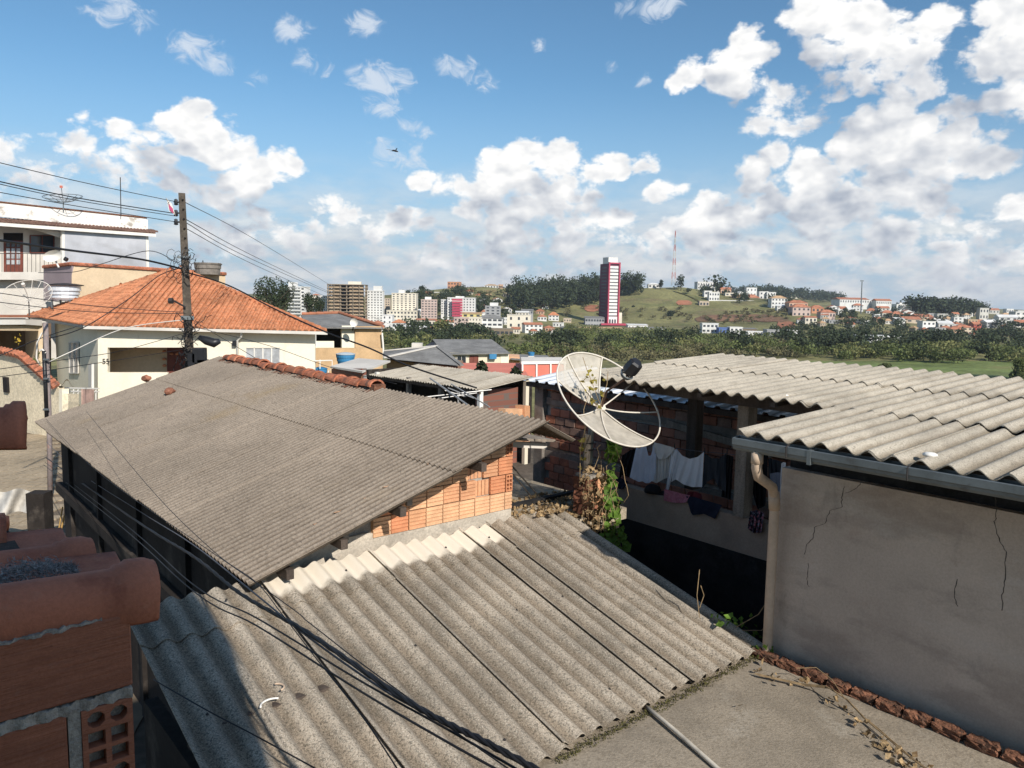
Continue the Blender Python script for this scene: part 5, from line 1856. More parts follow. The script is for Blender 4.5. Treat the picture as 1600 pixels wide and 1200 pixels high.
WG = 'overhead wires on the utility pole'
for k, (lab, pts, r) in enumerate((
        ('topmost overhead wire running left from the pole', [(-30, 247, 17), (130, 285, 20), (279, 316, 24)], .010),
        ('second overhead wire running left from the pole', [(-30, 277, 17), (120, 309, 20), (277, 334, 24)], .014),
        ('overhead wire close below the second one, left of the pole', [(-30, 281, 17), (120, 313, 20), (277, 338, 24)], .010),
        ('lowest of the upper overhead wires left of the pole', [(-30, 295, 17), (120, 322, 20), (277, 347, 24)], .010),
        ('topmost overhead wire running right from the pole', [(289, 316, 24), (400, 375, 40), (515, 445, 75)], .012),
        ('upper of the twin overhead wires right of the pole', [(289, 342, 24), (400, 402, 40), (512, 455, 75)], .013),
        ('lower of the twin overhead wires right of the pole', [(289, 347, 24), (400, 408, 40), (560, 478, 78)], .013),
        ('lowest upper overhead wire right of the pole', [(289, 356, 24), (400, 415, 40), (520, 468, 75), (640, 520, 95)], .012),
        ('thick black telephone cable from the left to the pole', [(-30, 371, 15), (110, 391, 19), (220, 405, 22), (284, 420, 23.8)], .030),
        ('thick black cable sagging right from the pole across the cream house', [(290, 425, 23.8), (355, 445, 23), (430, 483, 22), (510, 519, 20), (575, 543, 19), (640, 572, 18.5), (745, 606, 18)], .022),
        ('thin cable looping from the white building to the pole', [(60, 426, 30), (115, 425, 28), (160, 412, 26), (232, 392, 25), (275, 410, 24)], .012),
        ('thin cable in front of the orange roof, upper', [(-20, 455, 20), (120, 475, 22), (210, 483, 23), (288, 488, 23.6)], .011),
        ('thin cable in front of the orange roof, lower', [(-20, 470, 20), (140, 487, 22), (290, 490, 23.6)], .011),
        ('cable from the small pole up to the tangle', [(72, 530, 20), (130, 512, 21), (200, 468, 22), (250, 430, 23), (286, 418, 23.7)], .014),
        ('cable rising from the small pole to the roof corner', [(-10, 560, 19), (60, 530, 20), (120, 510, 22), (136, 502, 30)], .012),
        ('drop wire low across the porch of the cream house', [(-10, 590, 18), (100, 575, 20), (200, 560, 22), (292, 545, 23.6)], .009),
        ('second drop wire low across the porch', [(-10, 578, 18), (100, 562, 20), (190, 548, 22), (290, 520, 23.6)], .009),
        ('wire from the pole down to the long ridge', [(300, 500, 23.6), (400, 560, 20), (480, 610, 17), (560, 640, 14)], .008),
        ('wire from the pole towards the blue tank', [(300, 510, 23.6), (420, 540, 24), (520, 575, 26), (620, 600, 25)], .009),
        ('pale drop cable in front of the cream house window', [(76, 566, 19.8), (110, 550, 20), (195, 513, 22), (285, 500, 23.6)], .013),
)):
    cable('overhead_wire', lab, pts, r, M_['cable'] if 'pale' not in lab else M_['white_dim'], n=5, group=WG)

# ================================================================== white two-storey building at the far left
wb2 = thing('white_building', 'white two-storey building with stained parapet and grey tarpaulin balcony', 'building', W(120, 520, 40))
PW = VP(W(0, 400, 47), W(232, 400, 55))
PWb = VP(PW.hit(0, 400, -1.5), PW.hit(232, 400, -1.5))


def strip(parent, name, pl, pts_top, pts_bot, m, off=0, th=.15):
    q = [pl.hit(x, y, off) for (x, y) in pts_top] + [pl.hit(x, y, off) for (x, y) in pts_bot[::-1]]
    return MB().prism(q, -pl.n * th).build(name, m, parent, fix=True)


strip(wb2, 'parapet', PW, [(-60, 311), (228, 342)], [(-60, 332), (228, 362)], M_['white_stain'], -.9, .2)
_a, _b = PW.hit(228, 343, -.92), PW.hit(228, 362, -.92)
MB().prism([_b, _b - PW.n * 2.5, _a - PW.n * 2.5, _a], PW.d * .15).build('parapet_return', M_['white_stain'], wb2, fix=True)
a, c_ = PW.hit(-60, 310, -.95) , PW.hit(229, 341, -.95)
n = 40
for k in range(n):
    p0, p1 = a + (c_ - a) * (k / n), a + (c_ - a) * ((k + 1) / n)
    MB().tube([p0 + UP * .02, p1 + UP * .02], .07, 6, True, [.07, .062]).build('coping_tile', M_['brick_rot'], wb2)
# tiled eave over the balcony
ea, eb = PW.hit(-60, 343, .35), PW.hit(243, 365, .35)
ec, ed = PW.hit(243, 361, -.95), PW.hit(-60, 336, -.95)
tile_facet(wb2, [ea, eb, ec, ed], mat('roof_tile_dark', (.17, .10, .075), .9, .3, 1.5, .15, 10), .24, .4, .07, seed=8)
MB().bar(ea - UP * .12, eb - UP * .12, .10, .20).build('fascia', M_['white_paint'], wb2)
strip(wb2, 'back_wall', PWb, [(-80, 335), (100, 355)], [(-80, 470), (100, 470)], M_['white_dim'], 0, .2)
strip(wb2, 'side_panel', PW, [(97, 358), (101, 358)], [(97, 412), (101, 412)], M_['white_paint'], .1, .2)
strip(wb2, 'corner_column', PW, [(228, 366), (232, 366)], [(229, 420), (233, 420)], M_['white_paint'], .1, .2)
strip(wb2, 'balcony_slab', PW, [(-60, 425), (68, 425)], [(-60, 437), (68, 437)], M_['white_dim'], .1, 1.6)
strip(wb2, 'lower_wall', PW, [(-60, 437), (232, 425)], [(-60, 560), (232, 560)], M_['white_dim'], -.6, .2)
strip(wb2, 'arch_beam', PW, [(-60, 345), (20, 352), (60, 355), (97, 363)], [(-60, 350), (20, 353), (60, 360), (97, 372)], M_['white_paint'], -.35, .15)
b = MB()
b.grid(lambda u, v: PW.hit(101 + 127 * u, (357 + 10 * u) + (60 - 6 * u) * v, .05 + .10 * math.sin(math.pi * v) + .05 * math.sin(7 * u + 6 * v) * v + .05 * math.sin(17 * u - 9 * v) * (v > .35) * math.sin(3 * u)), 40, 20)
b.build('tarpaulin', M_['tarp'], wb2, True)
dr = wall_quad(wb2, 'door', PWb, 6, 36, 364, 426, M_['wood_door'], .03, .08)
for i in range(3):
    for j in range(4):
        wall_quad(dr, 'door_pane', PWb, 10 + i * 8, 15.5 + i * 8, 379 + j * 9, 386 + j * 9, M_['glass_sky'] if j else M_['glass'], .06, .05)
wall_quad(dr, 'transom', PWb, 6, 36, 364, 376, M_['dark_open'], .05, .05)
win(wb2, PWb, 47, 84, 368, 395, .04, M_['wood_door'], M_['glass'], 2, 1, .06)
for k in range(16):
    x = -10 + k * 6.6
    MB().bar(PW.hit(x, 396, .05), PW.hit(x, 426, .05), .02, .02).build('baluster', M_['steel_dark'], wb2)
MB().bar(PW.hit(-20, 396, .05), PW.hit(98, 396, .05), .04, .04).build('handrail', M_['steel_dark'], wb2)

bw2 = thing('beige_outbuilding', 'flat beige building with tile coping behind the orange roof', 'building', W(200, 480, 48))
P1 = VP(W(112, 430, 44.5), W(352, 430, 48))
strip(bw2, 'front_wall', P1, [(112, 413), (352, 429)], [(112, 560), (352, 560)], M_['beige_wall'], 0, 2.5)
P2 = VP(W(69, 430, 47), W(112, 430, 44.5))
strip(bw2, 'side_wall', P2, [(68, 418), (112, 413)], [(68, 470), (112, 470)], M_['mauve'], 0, .3)
for (pl, x0, y0, x1, y1, n) in ((P1, 110, 412, 354, 428, 34), (P2, 68, 417, 111, 412, 8)):
    a, c_ = pl.hit(x0, y0, .05), pl.hit(x1, y1, .05)
    for k in range(n):
        MB().tube([a + (c_ - a) * (k / n), a + (c_ - a) * ((k + 1) / n)], .11, 6, True, [.11, .095]).build('coping_tile', M_['tile_ridge'], bw2)
tank = thing('concrete_water_tank', 'round concrete water tank on the beige building behind the pole', 'water tank', W(325, 428, 47.2))
b = MB(); b.lathe(W(325, 429, 47.2), [(.70, 0), (.72, .3), (.70, .33), (.76, .36), (.78, .7)], 20); b.build('drum', M_['conc_dark'], tank)
b = MB(); b.lathe(W(325, 413.5, 47.2), [(.80, 0), (.82, .06), (.5, .10), (.01, .12)], 20); b.build('lid', M_['conc_dark'], tank)
MB().tube([W(315, 413, 47.1), W(317, 407, 47.1), W(319, 413, 47.1)], .03, 5).build('lid_handle', M_['steel_dark'], tank)

wt = thing('banded_water_tank', 'pale banded water tank on a stand behind the orange roof edge', 'water tank', W(102, 478, 42.6))
b = MB(); b.lathe(W(102, 468, 42.6), [(.62, 0), (.68, .1), (.66, .25), (.74, .28), (.72, .45), (.80, .48), (.79, .72), (.84, .75)], 24); b.build('drum', M_['metal_white'], wt, False)
b = MB(); b.lathe(W(102, 446.5, 42.6), [(.90, 0), (.92, .05), (.5, .12), (.01, .15)], 24); b.build('lid', M_['steel_dark'], wt)
for dx_ in (-.5, .5):
    for dy_ in (-.4, .4):
        p = W(102, 468, 42.6) + Vector((dx_, dy_, 0))
        MB().bar(p, p - UP * 1.2, .08, .08).build('stand_leg', M_['steel'], wt)


def big_dish(label, c, nrm, rad, dep, nrib, mast, m, panel=None, feed=None):
    t = thing('mesh_dish', label, 'satellite dish', mast)
    nrm = Vector(nrm).normalized()
    x = nrm.cross(UP).normalized()
    y = x.cross(nrm)
    pt = lambda a, r: c + nrm * dep * (r / rad) ** 2 + (x * math.cos(a) + y * math.sin(a)) * r
    MB().tube([pt(6.2832 * k / 40, rad) for k in range(41)], rad * .018, 5, False).build('rim', m, t, True)
    for k in range(nrib):
        a = 6.2832 * k / nrib
        MB().tube([pt(a, .03 + (rad - .03) * q / 6) for q in range(7)], rad * .013, 4).build('rib', m, t, True)
    b = MB()
    for f in (.35, .68):
        b.tube([pt(6.2832 * k / 32, rad * f) for k in range(33)], rad * .008, 4, False)
    b.build('hoops', m, t, True)
    if panel:
        b = MB(); b.grid(lambda u, v: pt(6.2832 * u, .05 + (rad - .06) * v), 32, 6); b.build('mesh_panel', panel, t, True)
    MB().tube([c, Vector(mast)], rad * .03, 6).build('mast', M_['steel'], t)
    f = c + nrm * rad * .85
    MB().tube([c, f], rad * .018, 5).build('feed_arm', m, t)
    MB().tube([f - nrm * .06, f + nrm * .08], rad * .08, 8).build('feed_horn', feed or M_['red_wall'], t)
    return t


thin = mesh_mat(); thin.name = 'thin_wire_mesh'
for nd in thin.node_tree.nodes:
    if nd.type == 'MAP_RANGE':
        nd.inputs[3].default_value, nd.inputs[4].default_value = .04, .14
big_dish('wide wire dish behind the eave of the orange roof', W(45, 468, 40), (.15, -.62, .75), 1.15, .35, 16, W(46, 500, 40.2), M_['white_dim'], thin, M_['white_dim'])
big_dish('open wire dish standing on the white building roof', W(99, 316, 51), (.05, -.25, .95), 1.15, .36, 12, W(99, 330, 51), M_['steel'], None)
am = MB(); am.tube([W(189, 336, 54), W(188, 277, 54)], .03, 6); tag(am.build('antenna_mast', M_['steel_dark']), 'thin bare antenna mast on the white building roof', 'mast')
sd = thing('offset_dish', 'small white offset dish on the balcony of the white building', 'satellite dish', W(92, 412, 36))
b = MB()
b.grid(lambda u, v: W(84 + 15 * v * math.cos(6.283 * u) - 2, 400 + 9 * v * math.sin(6.283 * u) - 5 * v * math.cos(6.283 * u) * .4, 36 - .25 * v * v), 24, 5)
b.build('reflector', M_['white_paint'], sd, True)
MB().tube([W(84, 402, 36), W(92, 418, 35.9)], .04, 6).build('arm', M_['white_paint'], sd)
MB().tube([W(101, 404, 35.6), W(105, 406, 35.6)], .10, 8).build('feed_horn', M_['black_plastic'], sd)

gar = thing('garage', 'shaded garage with white fascia left of the cream house', 'garage', W(30, 620, 38))
PGa = VP(W(-40, 520, 36), W(62, 520, 40))
strip(gar, 'fascia', PGa, [(-60, 497), (40, 497)], [(-60, 508), (40, 507)], M_['white_paint'], .2, .2)
strip(gar, 'fascia_end', PGa, [(40, 498), (66, 500)], [(40, 507), (66, 509)], M_['white_dim'], .2, .2)
strip(gar, 'lintel', PGa, [(-60, 508), (66, 509)], [(-60, 516), (66, 517)], M_['beige_wall'], 0, .2)
strip(gar, 'back_wall', PGa, [(-80, 505), (80, 505)], [(-80, 680), (80, 680)], M_['brown_wall'], -4, .2)
_a, _b = PGa.hit(60, 509), PGa.hit(60, 640)
MB().prism([_b, _b + E1 * 4, _a + E1 * 4, _a], E2 * .2).build('side_wall', M_['beige_wall'], gar, fix=True)
MB().prism([PGa.hit(-60, 496, .3), PGa.hit(62, 496, .3), PGa.hit(62, 494, -4), PGa.hit(-60, 494, -4)], (0, 0, .08)).build('roof', M_['tile_far'], gar, fix=True)
fl = scatter_px(90, [(40, 575), (62, 545), (62, 580), (50, 590)], 33, 33.8, 40)
fb_ = thing('flower_shrub', 'small shrub with red flowers above the stucco wall', 'shrub', W(55, 610, 33.4))
o = place('leaves', leaf_mesh('leaves', fl, .16, M_['leaf'], 41, 1.0), fb_); o['kind'] = 'stuff'
o = place('flowers', leaf_mesh('flowers', scatter_px(16, [(42, 568), (52, 560), (54, 578), (44, 580)], 32.9, 33, 42), .12, mat('red_flower', (.42, .03, .05), .8, .2, 3), 43, 1.0), fb_); o['kind'] = 'stuff'
o = place('blossom', leaf_mesh('blossom', scatter_px(18, [(22, 528), (32, 522), (32, 545), (24, 540)], 34, 34.2, 44), .11, mat('yellow_flower', (.45, .30, .04), .8, .2, 3), 45, 1.0), fb_); o['kind'] = 'stuff'

# white sheet, dark post and sticks behind the tiles at the left
b = MB()
b.grid(lambda u, v: W(-6 + 68 * u, 766 + 36 * v + 3 * math.sin(9 * u), 15.5 + .15 * math.sin(11 * u + 3 * v)), 20, 6)
tag(b.build('white_tarp_sheet', mat('dirty_white_sheet', (.55, .52, .47), .9, .2, 3, 0, 1, [((.3, .26, .2), 3, .55, .7, .6)]), None, True), 'dirty white sheet hung over a fence beyond the clay tiles', 'sheet')
tag(MB().box(-.17, .17, -.15, .15, 0, 1.2, Matrix.Translation(W(66, 862, 14.6))).build('dark_gate_post', M_['dark_wall']), 'dark concrete post beside the hanging white sheet', 'post')
b = MB(); b.tube([W(94, 832, 14), W(104, 795, 14)], .02, 5); b.tube([W(92, 826, 14), W(98, 792, 14)], .014, 5)
tag(b.build('bamboo_sticks', mat('bamboo', (.42, .26, .09), .7, .2, 5)), 'pair of bamboo sticks leaning in the dark gap', 'sticks')

# ================================================================== houses between the yard and the valley
shed = thing('open_shed', 'open shed with pale corrugated roof and dark interior behind the ridge', 'shed', S(16, 22, -6.2), ROT)
def zE(s): return -2.93 + (s - 14.8) * .13
P_E = .16
for k in range(7):
    sheet_at(shed, sheet_mesh(6.4, P_E, .022, 2.3 * math.sqrt(1 + .13 ** 2), .008, M_['fibro_pale'], 6), S(14.75, 18.9 + (k + 1) * 6 * P_E + .2 * P_E, zE(14.75) + .008 * (k % 2) - .02 * k), -E1, E2 + UP * .13)
for (s, t, m) in ((14.95, 19.05, 'white_paint'), (16.85, 19.0, 'cream_b'), (14.95, 21.2, 'conc_dark'), (14.95, 23.2, 'conc_dark'), (14.95, 25.4, 'white_dim')):
    MB().box(s - .07, s + .07, t - .07, t + .07, -6.6 + CZ, zE(s) - .03 + CZ, G).build('post', M_[m], shed)


def brick_mat(name, c1, c2, mort, scale=1.0):
    m = mat(name, c1, .92, .1, 2)
    nt = m.node_tree
    bt = nt.nodes.new('ShaderNodeTexBrick')
    tcn = nt.nodes.new('ShaderNodeNewGeometry')
    mp = nt.nodes.new('ShaderNodeMapping')
    mp.inputs['Rotation'].default_value = (R(90), 0, R(-ROT))
    mp.vector_type = 'TEXTURE'
    nt.links.new(tcn.outputs['Position'], mp.inputs[0])
    nt.links.new(mp.outputs[0], bt.inputs['Vector'])
    bt.inputs['Color1'].default_value = tuple(c1) + (1,)
    bt.inputs['Color2'].default_value = tuple(c2) + (1,)
    bt.inputs['Mortar'].default_value = tuple(mort) + (1,)
    bt.inputs['Scale'].default_value = scale
    bt.inputs['Mortar Size'].default_value = .018
    bt.inputs['Brick Width'].default_value = .28
    bt.inputs['Row Height'].default_value = .2
    nt.links.new(bt.outputs[0], nt.nodes['Principled BSDF'].inputs['Base Color'])
    return m


M_['brick_far'] = brick_mat('brick_courses', (.24, .095, .065), (.17, .075, .055), (.13, .10, .085))
MB().box(15.05, 16.75, 19.3, 19.42, -6.6 + CZ, zE(15.1) - .12 + CZ, G).build('side_wall', M_['brick_far'], shed)
MB().box(17.0, 17.12, 19.0, 26, -6.6 + CZ, -2.75 + CZ, G).build('back_wall', M_['dark_wall'], shed)
MB().box(14.9, 17.0, 26, 26.12, -6.6 + CZ, -2.9 + CZ, G).build('end_wall', M_['dark_wall'], shed)
MB().bar(S(14.86, 18.95, zE(14.8) - .09), S(14.86, 26, zE(14.8) - .2), .08, .12).build('beam', M_['timber'], shed)
lowb = thing('low_brick_wall', 'low orange brick wall stub at the end of the long ridge', 'wall', S(8.5, 9.8, -5.6), ROT)
pq = VP(W(795, 645, 13.2), W(828, 645, 13.8))
wall_quad(lowb, 'face', pq, 790, 822, 639, 690, M_['brick_b'], 0, .15)
wall_quad(lowb, 'end_block', pq, 820, 828, 634, 690, M_['brick'], .05, .2)

ya = thing('tv_antenna', 'aluminium television aerial above the ridge of the long roof', 'antenna', W(716, 640, 9.9))
alu = mat('aluminium', (.42, .41, .39), .45, .1, 4, metal=.5)
MB().tube([W(716, 652, 9.9), W(716, 612, 9.9)], .012, 6).build('mast', alu, ya)
MB().tube([W(672, 591, 10.4), W(735, 636, 9.3)], .012, 6).build('boom', alu, ya)
MB().tube([W(705, 600, 10.3), W(765, 636, 9.5)], .009, 6).build('boom', alu, ya)
for (a, c_) in (((668, 620, 9.9), (768, 609, 10.1)), ((695, 610, 9.9), (728, 620, 10)), ((690, 622, 9.8), (745, 614, 10)), ((700, 606, 9.9), (740, 622, 9.7))):
    MB().tube([W(*a), W(*c_)], .008, 5).build('element', alu, ya)


def tank_(label, px, py, d, r, h, m, lid, base=None):
    t = thing('water_tank', label, 'water tank', W(px, py, d), group='plastic water tanks')
    c = W(px, py, d)
    b = MB(); b.lathe(c, [(r * .80, 0), (r * .86, h * .3), (r * .84, h * .33), (r * .92, h * .36), (r * .94, h * .66), (r * .92, h * .69), (r, h * .72), (r, h)], 24); b.build('drum', m, t)
    b = MB(); b.lathe(c + Vector((0, 0, h)), [(r * 1.05, 0), (r * 1.06, h * .05), (r * .6, h * .16), (r * .1, h * .22), (.01, h * .22)], 24); b.build('lid', lid, t)
    if base:
        MB().box(-r * .9, r * .9, -r * .9, r * .9, -base, 0, Matrix.Translation(c)).build('plinth', M_['white_dim'], t)
    return t


tank_('blue water tank with pale lid on a white plinth', 540, 570, 38, .46, .52, M_['blue_tank'], M_['tank_lid'], .5)
tank_('blue water tank standing low beside the cream house corner', 501, 592, 35, .30, .46, M_['blue_tank'], M_['blue_tank'], 2.0)
tank_('small blue tank on the grey-roofed house far ahead', 659, 552.5, 78, .38, .38, M_['blue_tank'], M_['blue_tank'], .3)
tank_('small blue tank on a low roof near the thicket', 830, 556, 96, .42, .42, M_['blue_tank'], M_['blue_tank'], .6)
tf_ = thing('pipe_frame', 'white pipe frame beside the lower blue tank', 'frame', W(516, 600, 34.5))
MB().tube([W(492, 564, 34.5), W(519, 563, 34.5), W(519, 578, 34.5), W(513, 579, 34.5), W(513, 610, 34.5)], .03, 6).build('pipe', M_['white_paint'], tf_)
MB().tube([W(500, 562, 34.5), W(500, 576, 34.5)], .025, 6).build('riser', M_['white_paint'], tf_)

bs = thing('brick_store', 'stained brick store wall with white corner post below the blue tank', 'wall', W(545, 620, 33))
pq = VP(W(518, 590, 34), W(572, 590, 31.5))
wall_quad(bs, 'face', pq, 518, 566, 576, 640, M_['brick_far'], 0, .2, 518, 566)
wall_quad(bs, 'orange_post', pq, 564, 568, 588, 640, M_['brick'], .04, .2)
wall_quad(bs, 'white_post', pq, 568, 572, 586, 640, M_['white_paint'], .06, .15)
MB().prism([pq.hit(516, 575, .2), pq.hit(566, 583, .2), W(610, 566, 36), W(560, 562, 38)], (0, 0, .08)).build('coping', M_['white_dim'], bs, fix=True)

rw = thing('tan_retaining_wall', 'tan rendered retaining wall behind the blue tanks', 'wall', W(545, 600, 44))
pq = VP(W(490, 555, 43), W(600, 555, 46))
wall_quad(rw, 'face', pq, 490, 598, 544, 620, M_['tan_paint'], 0, .4)

fh = thing('tan_house', 'tan house with dark grey roof and white dish behind the retaining wall', 'house', W(550, 545, 50))
pq = VP(W(490, 530, 49), W(600, 530, 51))
wall_quad(fh, 'yellow_wall', pq, 534, 556, 509, 546, M_['cream'], .1, .3)
wall_quad(fh, 'tan_wall', pq, 555, 596, 510, 546, M_['tan_paint'], .25, .4, 555, 597)
wall_quad(fh, 'dark_veranda', pq, 488, 534, 508, 546, M_['dark_open'], -2, .2)
wall_quad(fh, 'veranda_parapet', pq, 494, 522, 533, 546, M_['cream'], 0, .15)
wall_quad(fh, 'veranda_post', pq, 492, 494, 510, 546, M_['white_paint'], .1, .1)
MB().prism([pq.hit(480, 511, .6), pq.hit(598, 512, .6), W(597, 509, 53), W(530, 490, 57), W(470, 492, 57)], (0, 0, -.08)).build('roof', M_['fibro_grey'], fh, fix=True)
hip_caps(fh, W(530, 489.5, 57), W(598, 510.5, 52), M_['tile_far'], .12, .5)
hip_caps(fh, W(472, 491.5, 57), W(530, 489.5, 57), M_['tile_far'], .12, .5)
MB().tube([pq.hit(597, 520, .5), pq.hit(599, 545, .5), pq.hit(596, 560, .5)], .06, 6).build('downpipe', M_['white_paint'], fh)
fd_ = thing('round_dish', 'round white dish on the tan house wall', 'satellite dish', W(552, 520, 48.5))
b = MB(); b.grid(lambda u, v: W(553 + 6.2 * v * math.cos(6.283 * u), 504 + 6.6 * v * math.sin(6.283 * u), 48.6 - .15 * v * v), 24, 4); b.build('reflector', M_['white_paint'], fd_, True)
MB().tube([W(553, 505, 48.7), W(551, 516, 49)], .04, 6).build('arm', M_['steel_dark'], fd_)

hh = thing('grey_hip_house', 'low house with grey hip roof and white ridge caps', 'house', W(650, 575, 58))
C = [W(598, 560, 54), W(722, 572, 54), W(700, 548, 64), W(598, 548, 64)]
R1 = W(682, 541, 59)
R0 = W(598, 549, 59.5)
MB().poly([C[0], C[1], R1, R0]).poly([C[1], C[2], R1]).poly([C[2], C[3], R0, R1]).build('roof', M_['fibro_grey'], hh)
for (a, c_) in ((R0, R1), (R1, C[0]), (R1, C[1])):
    MB().bar(a + UP * .05, c_ + UP * .05, .3, .08).build('ridge_cap', M_['white_dim'] if c_ is not C[1] else M_['fibro_grey'], hh)
MB().prism([W(604, 562, 55), W(715, 574, 55), W(715, 600, 55), W(604, 600, 55)], (0, 6, 0)).build('wall', M_['brown_wall'], hh, fix=True)

gh = thing('long_gabled_house', 'cream house with long grey gabled roof before the thicket', 'house', W(740, 575, 80))
pq = VP(W(697, 560, 78), W(795, 560, 80))
wall_quad(gh, 'front_wall', pq, 697, 790, 551, 590, M_['cream_b'], 0, .2)
wall_quad(gh, 'yellow_corner', pq, 782, 795, 551, 590, M_['cream'], .05, .2)
win(gh, pq, 714, 728, 556, 568, .06, M_['white_dim'], M_['glass'], 2)
win(gh, pq, 734, 747, 556, 568, .06, M_['wood_door'], M_['wood_door'], 2)
wall_quad(gh, 'awning', pq, 765, 776, 553, 561, M_['blue_tank'], .5, .4)
a, bb_, c_, d_ = pq.hit(693, 553, .5), pq.hit(797, 551.5, .5), W(768, 530, 87), W(676, 530, 85)
MB().prism([a, bb_, c_, d_], (0, 0, -.1)).build('roof', M_['fibro_grey'], gh, fix=True)
MB().prism([d_, c_, c_ + Vector((-2, 8, -2.2)), d_ + Vector((-2, 8, -2.2))], (0, 0, -.1)).build('roof', M_['fibro_grey'], gh, fix=True)
MB().poly([pq.hit(697, 553), pq.hit(697, 590), W(646, 590, 92), W(646, 552, 92), W(678, 532, 85.5)]).build('gable_wall', M_['mauve'], gh)
MB().box(-.5, .5, -.5, .5, -1, 1.1, Matrix.Translation(W(652, 553, 77))).build('side_block', M_['white_dim'], gh)

rr_ = thing('red_roofed_shop', 'low building with red sheet roof and white-framed red panels', 'building', W(780, 590, 55))
MB().prism([W(694, 592, 50), W(828, 592, 52), W(815, 567, 63), W(672, 567, 62)], (0, 0, -.12)).build('roof', M_['red_roof'], rr_, fix=True)
pq = VP(W(815, 580, 57), W(890, 580, 58.5))
for k in range(3):
    x = 817 + k * 22
    wall_quad(rr_, 'red_panel', pq, x, x + 20, 569, 592, M_['red_wall'], .06, .1)
for k in range(4):
    x = 816 + k * 22
    MB().bar(pq.hit(x, 566, .08), pq.hit(x, 594, .08), .16, .12).build('mullion', M_['white_paint'], rr_)
MB().bar(pq.hit(814, 567, .08), pq.hit(884, 566, .08), .18, .2).build('top_rail', M_['white_paint'], rr_)
MB().prism([pq.hit(815, 566, 0), pq.hit(884, 566, 0), pq.hit(884, 610, 0), pq.hit(815, 610, 0)], (0, 5, 0)).build('wall', M_['white_dim'], rr_, fix=True)
MB().prism([pq.hit(838, 593, 1.5), pq.hit(900, 593, 1.5), pq.hit(900, 605, 4), pq.hit(830, 605, 4)], (0, 0, -.1)).build('white_canopy', M_['metal_white'], rr_, fix=True)

lr_ = thing('low_grey_roofs', 'low grey roofed hut with orange wall by the thicket', 'hut', W(815, 570, 92))
MB().prism([W(798, 560, 90), W(868, 566, 88), W(855, 555, 104), W(800, 553, 104)], (0, 0, -.15)).build('roof', M_['fibro_grey'], lr_, fix=True)
MB().prism([W(795, 557, 91), W(812, 558, 91), W(812, 572, 91), W(795, 572, 91)], (0, 4, 0)).build('wall', M_['brick_b'], lr_, fix=True)
for (px, py, n, lab) in ((752, 572, 120, 'small dark shrub in front of the red sheet roof, left'), (806, 582, 130, 'small dark shrub in front of the red sheet roof, right')):
    pts = scatter_px(n, [(px - 10, py + 12), (px - 6, py - 3), (px + 2, py - 9), (px + 8, py - 2), (px + 9, py + 12)], 46, 47, px)
    t = thing('roof_shrub', lab, 'shrub', W(px, py + 14, 46.5))
    place('crown', leaf_mesh('crown', pts, .28, M_['leaf_dark'], px, 1.0), t)['kind'] = 'stuff'
    MB().tube([W(px, py + 30, 46.5), W(px, py, 46.5)], .05, 5).build('trunk', M_['bark'], t)

# ================================================================== the far town
UNIT = MB().box(-.5, .5, -.5, .5, -.5, .5)
U = {}


def unit(m):
    if m.name not in U:
        U[m.name] = UNIT.mesh('unit_block', m)
    return U[m.name]


def ub(name, parent, m, mw, cx, cy, cz, sx, sy, sz):
    """a unit block scaled and set in the building's own frame"""
    return place(name, unit(m), parent, mw @ Matrix.Translation((cx, cy, cz)) @ Matrix.Diagonal((sx, sy, sz, 1)))


wall_far = {k: mat('far_' + k, c, .9, .10, .12, 0, 1, [(tuple(x * .72 for x in c), .25, .56, .74, .45, (1, 1, .35))]) for k, c in dict(
    white=(.66, .65, .62), cream=(.64, .585, .48), beige=(.50, .41, .31), pink=(.50, .39, .34), grey=(.34, .34, .34), tan=(.46, .34, .22), orange=(.52, .26, .15),
    yellow=(.60, .50, .22), conc=(.24, .19, .135), red=(.42, .10, .07), blue=(.10, .16, .36), peach=(.55, .36, .25), pale=(.55, .53, .48)).items()}
roof_far = dict(tile=M_['tile_far'], tan=M_['tile_tan'], grey=M_['fibro_grey'], white=wall_far['white'], orange=M_['tile'], red=M_['red_roof'])
gl = mat('far_window', (.045, .05, .058), .35, .3, .3, spec=.5)


